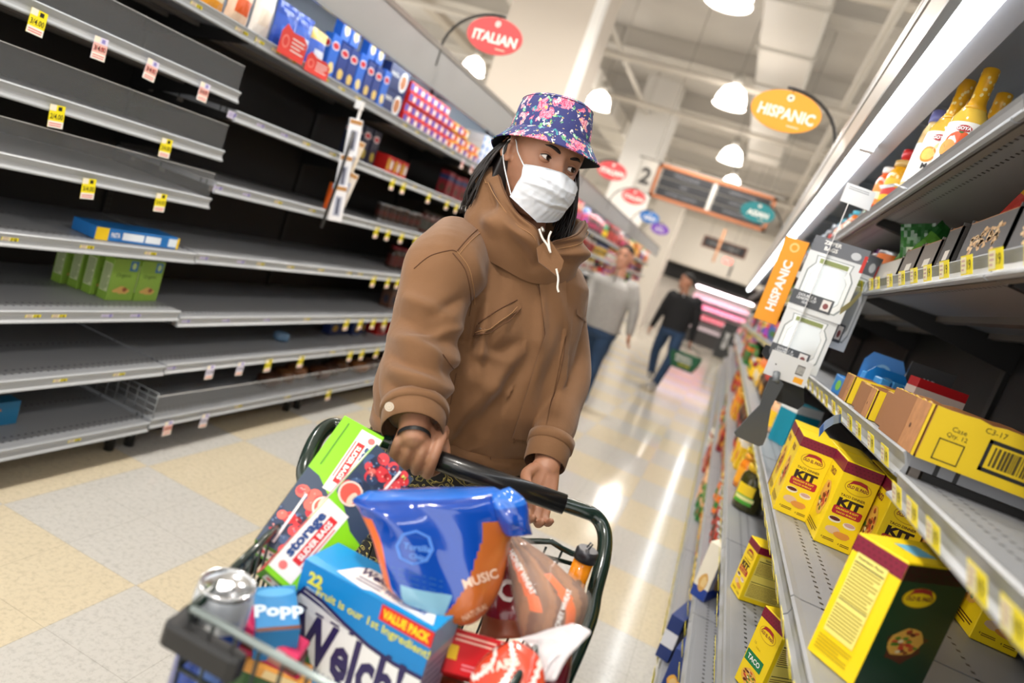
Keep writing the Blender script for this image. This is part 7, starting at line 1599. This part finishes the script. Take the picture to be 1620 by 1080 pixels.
# ======== two men walking up the aisle
def man(base, Y, J, cols, label, face_yaw, skin, hair, name='person'):
    """J: joints as pixels at depth row Y"""
    q = {k: at(v[0], v[1], Y=Y+(v[2] if len(v) > 2 else 0)) for k, v in J.items() if k != 'zip'}
    g = q['ankR'].lerp(q['ankL'], .5); t = empty('person', (g.x, g.y, 0)); tag(t, label, 'person'); inv = Matrix.Translation(-t.location)
    hr = .118; ht = q['top']; ch = q['chin']; hc = ht.lerp(ch, .52); rows = head_rows()
    T = Matrix.Translation(hc) @ Matrix(((-math.cos(face_yaw), math.sin(face_yaw), 0, 0), (-math.sin(face_yaw), -math.cos(face_yaw), 0, 0), (0, 0, 1, 0), (0, 0, 0, 1)))
    a = MB(); a.T = T; add_head(a, rows, skin, 48, 48); ear(a, 1, skin); ear(a, -1, skin)
    # lips
    a.tube([(-.024, .0855, -.070), (-.01, .092, -.068), (0, .0925, -.069), (.01, .092, -.068), (.024, .0855, -.070)], .004, skin, 6)
    a.T = Matrix.Identity(4); caps(a, [q['neck']+Vector((0, .02, -.06)), T @ Vector((0, -.015, -.06))], [.06, .056], skin)
    L, R_ = q['shoL'], q['shoR']; mid = L.lerp(R_, .5); hip = q['hipL'].lerp(q['hipR'], .5)
    Tt = Matrix.Translation((mid.x, mid.y, 0)); h = mid.z; w = abs(L.x-R_.x)/2
    lev = lambda o, e=0: [(hip.x*f+mid.x*(1-f)-mid.x, e, mid.z+(hip.z-mid.z)*f, a_*o, b_*o, c_*o) for f, a_, b_, c_ in ((-.13, .05, .045, .05), (-.10, .10, .07, .08), (-.03, .17, .095, .11), (.06, .20, .115, .125), (.25, .205, .13, .125), (.5, .19, .125, .12), (.75, .18, .12, .12), (1.0, .175, .115, .12), (1.05, .15, .10, .10))]
    a.T = Tt; torso(a, [tuple(v) for v in lev(.9)], skin); a.T = Matrix.Identity(4)
    for s in 'LR':
        caps(a, [q['sho'+s], q['elb'+s], q['wri'+s]], [.052, .040, .028], skin); caps(a, [q['hip'+s], q['kne'+s], q['ank'+s]], [.08, .055, .035], skin)
        hd = (q['wri'+s]-q['elb'+s]).normalized(); sd = Vector((0, 1, 0)); sd = (sd-hd*sd.dot(hd)).normalized(); fd = hd.cross(sd)
        W_ = q['wri'+s]; hp_ = lambda u, x, z: W_+hd*u+sd*x+fd*z
        caps(a, [hp_(0, 0, 0), hp_(.05, 0, 0), hp_(.085, 0, 0)], [.027, .034, .030], skin, flat=.6)
        for x, L_ in ((-.028, .9), (-.010, 1), (.009, .96), (.026, .8)): caps(a, [hp_(.075, x, 0), hp_(.08+.04*L_, x, .006), hp_(.08+.066*L_, x, .024)], [.0105, .0098, .0085], skin, 8, seg=3)
        caps(a, [hp_(.02, -.028, .0), hp_(.055, -.046, .012), hp_(.085, -.04, .022)], [.014, .0115, .0095], skin, 8, seg=3)
    fuse(a, 'body', t, .0065, skin, 2)
    face_parts(t, T, rows, skin=skin)
    # hair cap
    a = MB(); a.T = inv @ T; n = 40; C = []
    for z, k_ in ((.0, 1.02), (.03, 1.045), (.055, 1.06), (.08, 1.09), (.1, 1.14), (.114, 1.15), (.124, .7)):
        C.append([Vector((p.x*k_, (p.y if p.y < 0 else p.y*(.25 if z < .04 else .985))*k_-.004, z)) for p in [head_pt(min(z, .108), -2*PI*i/n, rows) for i in range(n)]])
    a.loft(C, hair); a.build('hair', t)
    # clothes
    a = MB(); a.T = Tt; torso(a, [tuple(v) for v in lev(1.06)], cols[0]); a.T = Matrix.Identity(4)
    for s in 'LR': caps(a, [q['sho'+s].lerp(mid, .08), q['sho'+s].lerp(q['elb'+s], .5), q['elb'+s], q['wri'+s]], [.082, .068, .056, .042], cols[0])
    sw = fuse(a, cols[2], t, .009, cols[0], 5)
    a = MB(); a.T = inv; nb = q['neck']; a.T = inv @ Matrix.Translation((nb.x, nb.y+.015, nb.z-.045)); a.loft([ring(0, 0, z, r_*1.0, r_, r_, 28) for z, r_ in ((-.03, .085), (.0, .078), (.045, .070), (.05, .066), (.02, .062))], cols[0]); a.build('collar', t)
    c = at(*J['zip'][0], Y=Y-.16); d = at(*J['zip'][1], Y=Y-.16); a = MB(); a.T = inv; a.tube([c, d], .006, cols[3], 6); a.build('zip', t)
    a = MB(); a.T = Tt; hw = [v for v in lev(1.02)][5:]; a.loft([ring(*v, n=36) for v in ([hw[1], hw[2], (hw[2][0], 0, hw[2][2]-.06, .17, .115, .125), (hw[2][0], 0, hw[2][2]-.1, .12, .08, .09)])], cols[1]); a.T = Matrix.Identity(4)
    for s in 'LR': caps(a, [q['hip'+s], q['hip'+s].lerp(q['kne'+s], .5), q['kne'+s], q['ank'+s]], [.098, .088, .068, .056], cols[1])
    fuse(a, 'jeans', t, .009, cols[1], 4)
    for s in 'LR':
        k = q['ank'+s]; zb = k.z-.075; a = MB(); a.T = inv @ Matrix.Translation((k.x, k.y, zb)) @ Matrix.Rotation(-.15 if s == 'L' else .1, 4, 'Z')
        a.loft([[Vector((.046*k_*math.sin(u), -.04-(.135 if math.cos(u) > 0 else .115)*k_*math.cos(u), z)) for u in [i/24*2*PI for i in range(24)]] for z, k_ in ((0, .95), (.02, 1.0), (.028, .99))], cols[5])
        a.loft([[Vector((.045*k_*math.sin(u), -.04-(.128 if math.cos(u) > 0 else .11)*k_*math.cos(u)+dy, z)) for u in [i/24*2*PI for i in range(24)]] for z, k_, dy in ((.026, 1, 0), (.05, .95, .0), (.075, .7, .03), (.10, .5, .05))], cols[4]); a.build('shoe', t)
    return t, q
GREYK = M('#a3a19f', .9, noise=.1, nscale=60); DEN = M('#27405f', .85, noise=.2, nscale=8); BLKF = M('#17181b', .85)
man(0, 6.9, dict(top=(993, 379), chin=(984, 430), neck=(978, 438), shoL=(1001, 455), shoR=(941, 441), elbL=(1003, 490), wriL=(996, 527), elbR=(925, 480, -.1), wriR=(915, 520, -.1), hipL=(961, 522), hipR=(944, 516, .05), kneL=(941, 574), ankL=(920, 631), kneR=(928, 568, .25), ankR=(908, 610, .5), zip=((978, 425), (971, 446))),
    (GREYK, DEN, 'sweater', M('#55524f', .6), M('#c9c6c2', .6), M('#f0eeea', .6)), 'person in a grey zip-neck sweater and jeans walking just behind the shopper', math.radians(-8), SKIN2, M('#2f2219', .8))
tq, q = man(0, 10.0, dict(top=(1090, 427), chin=(1083, 461), neck=(1082, 466), shoL=(1104, 478), shoR=(1063, 466), elbL=(1101, 508), wriL=(1093, 538), elbR=(1047, 490), wriR=(1032, 514), hipL=(1075, 524), hipR=(1055, 518), kneL=(1060, 567, -.1), ankL=(1036, 606.5, -.1), kneR=(1037, 555, .2), ankR=(1030, 589, .35), zip=((1083, 464), (1081, 470))),
    (BLKF, DEN, 'jacket', M('#d8d8dc', .6), M('#a8a5a2', .6), M('#d9d7d4', .6)), 'person in a black jacket and jeans walking farther back with a green basket', math.radians(-62), SKIN3, M('#0d0b0a', .7))
# green hand basket
def basket():
    c = at(1082, 572, Y=9.95); t = empty('shopping_basket', (c.x, c.y, c.z-.11)); tag(t, 'green plastic hand basket with white print, carried by the man in black', 'basket')
    G_ = M('#0e5a3a', .45); a = MB(); a.loft([[Vector((x*k_, y*k_, z)) for x, y in ((-.2, -.13), (.2, -.13), (.22, -.11), (.22, .11), (.2, .13), (-.2, .13), (-.22, .11), (-.22, -.11))] for z, k_ in ((0, .72), (.01, .76), (.12, .95), (.21, 1.0), (.225, 1.05), (.23, 1.03), (.21, .97), (.02, .72))], G_, smooth=False); a.build('basket_body', t)
    F = Face((0, -.127, .12), (1, 0, 0), (0, -.19, 1), .4, .2); a = MB(); a.text(F, 'FRESH', -.05, .28, .2, WHT, 12, .03, fitw=.55); a.text(F, 'MARKET', .0, .0, .17, WHT, 12, .03, fitw=.6); a.text(F, 'SAVE', .05, -.27, .14, M('#e8d83a', .5), 14, .03, fitw=.4); a.build('lettering', t)
    a = MB(); hz = q['wriL'].z-c.z+.11-.09
    a.tube(smooth([Vector((-.2, 0, .22)), Vector((-.12, 0, hz*.9)), Vector((0, 0, hz)), Vector((.12, 0, hz*.9)), Vector((.2, 0, .22))], 4), .007, M('#1d1f1e', .5), 6); a.build('handle', t)
basket()
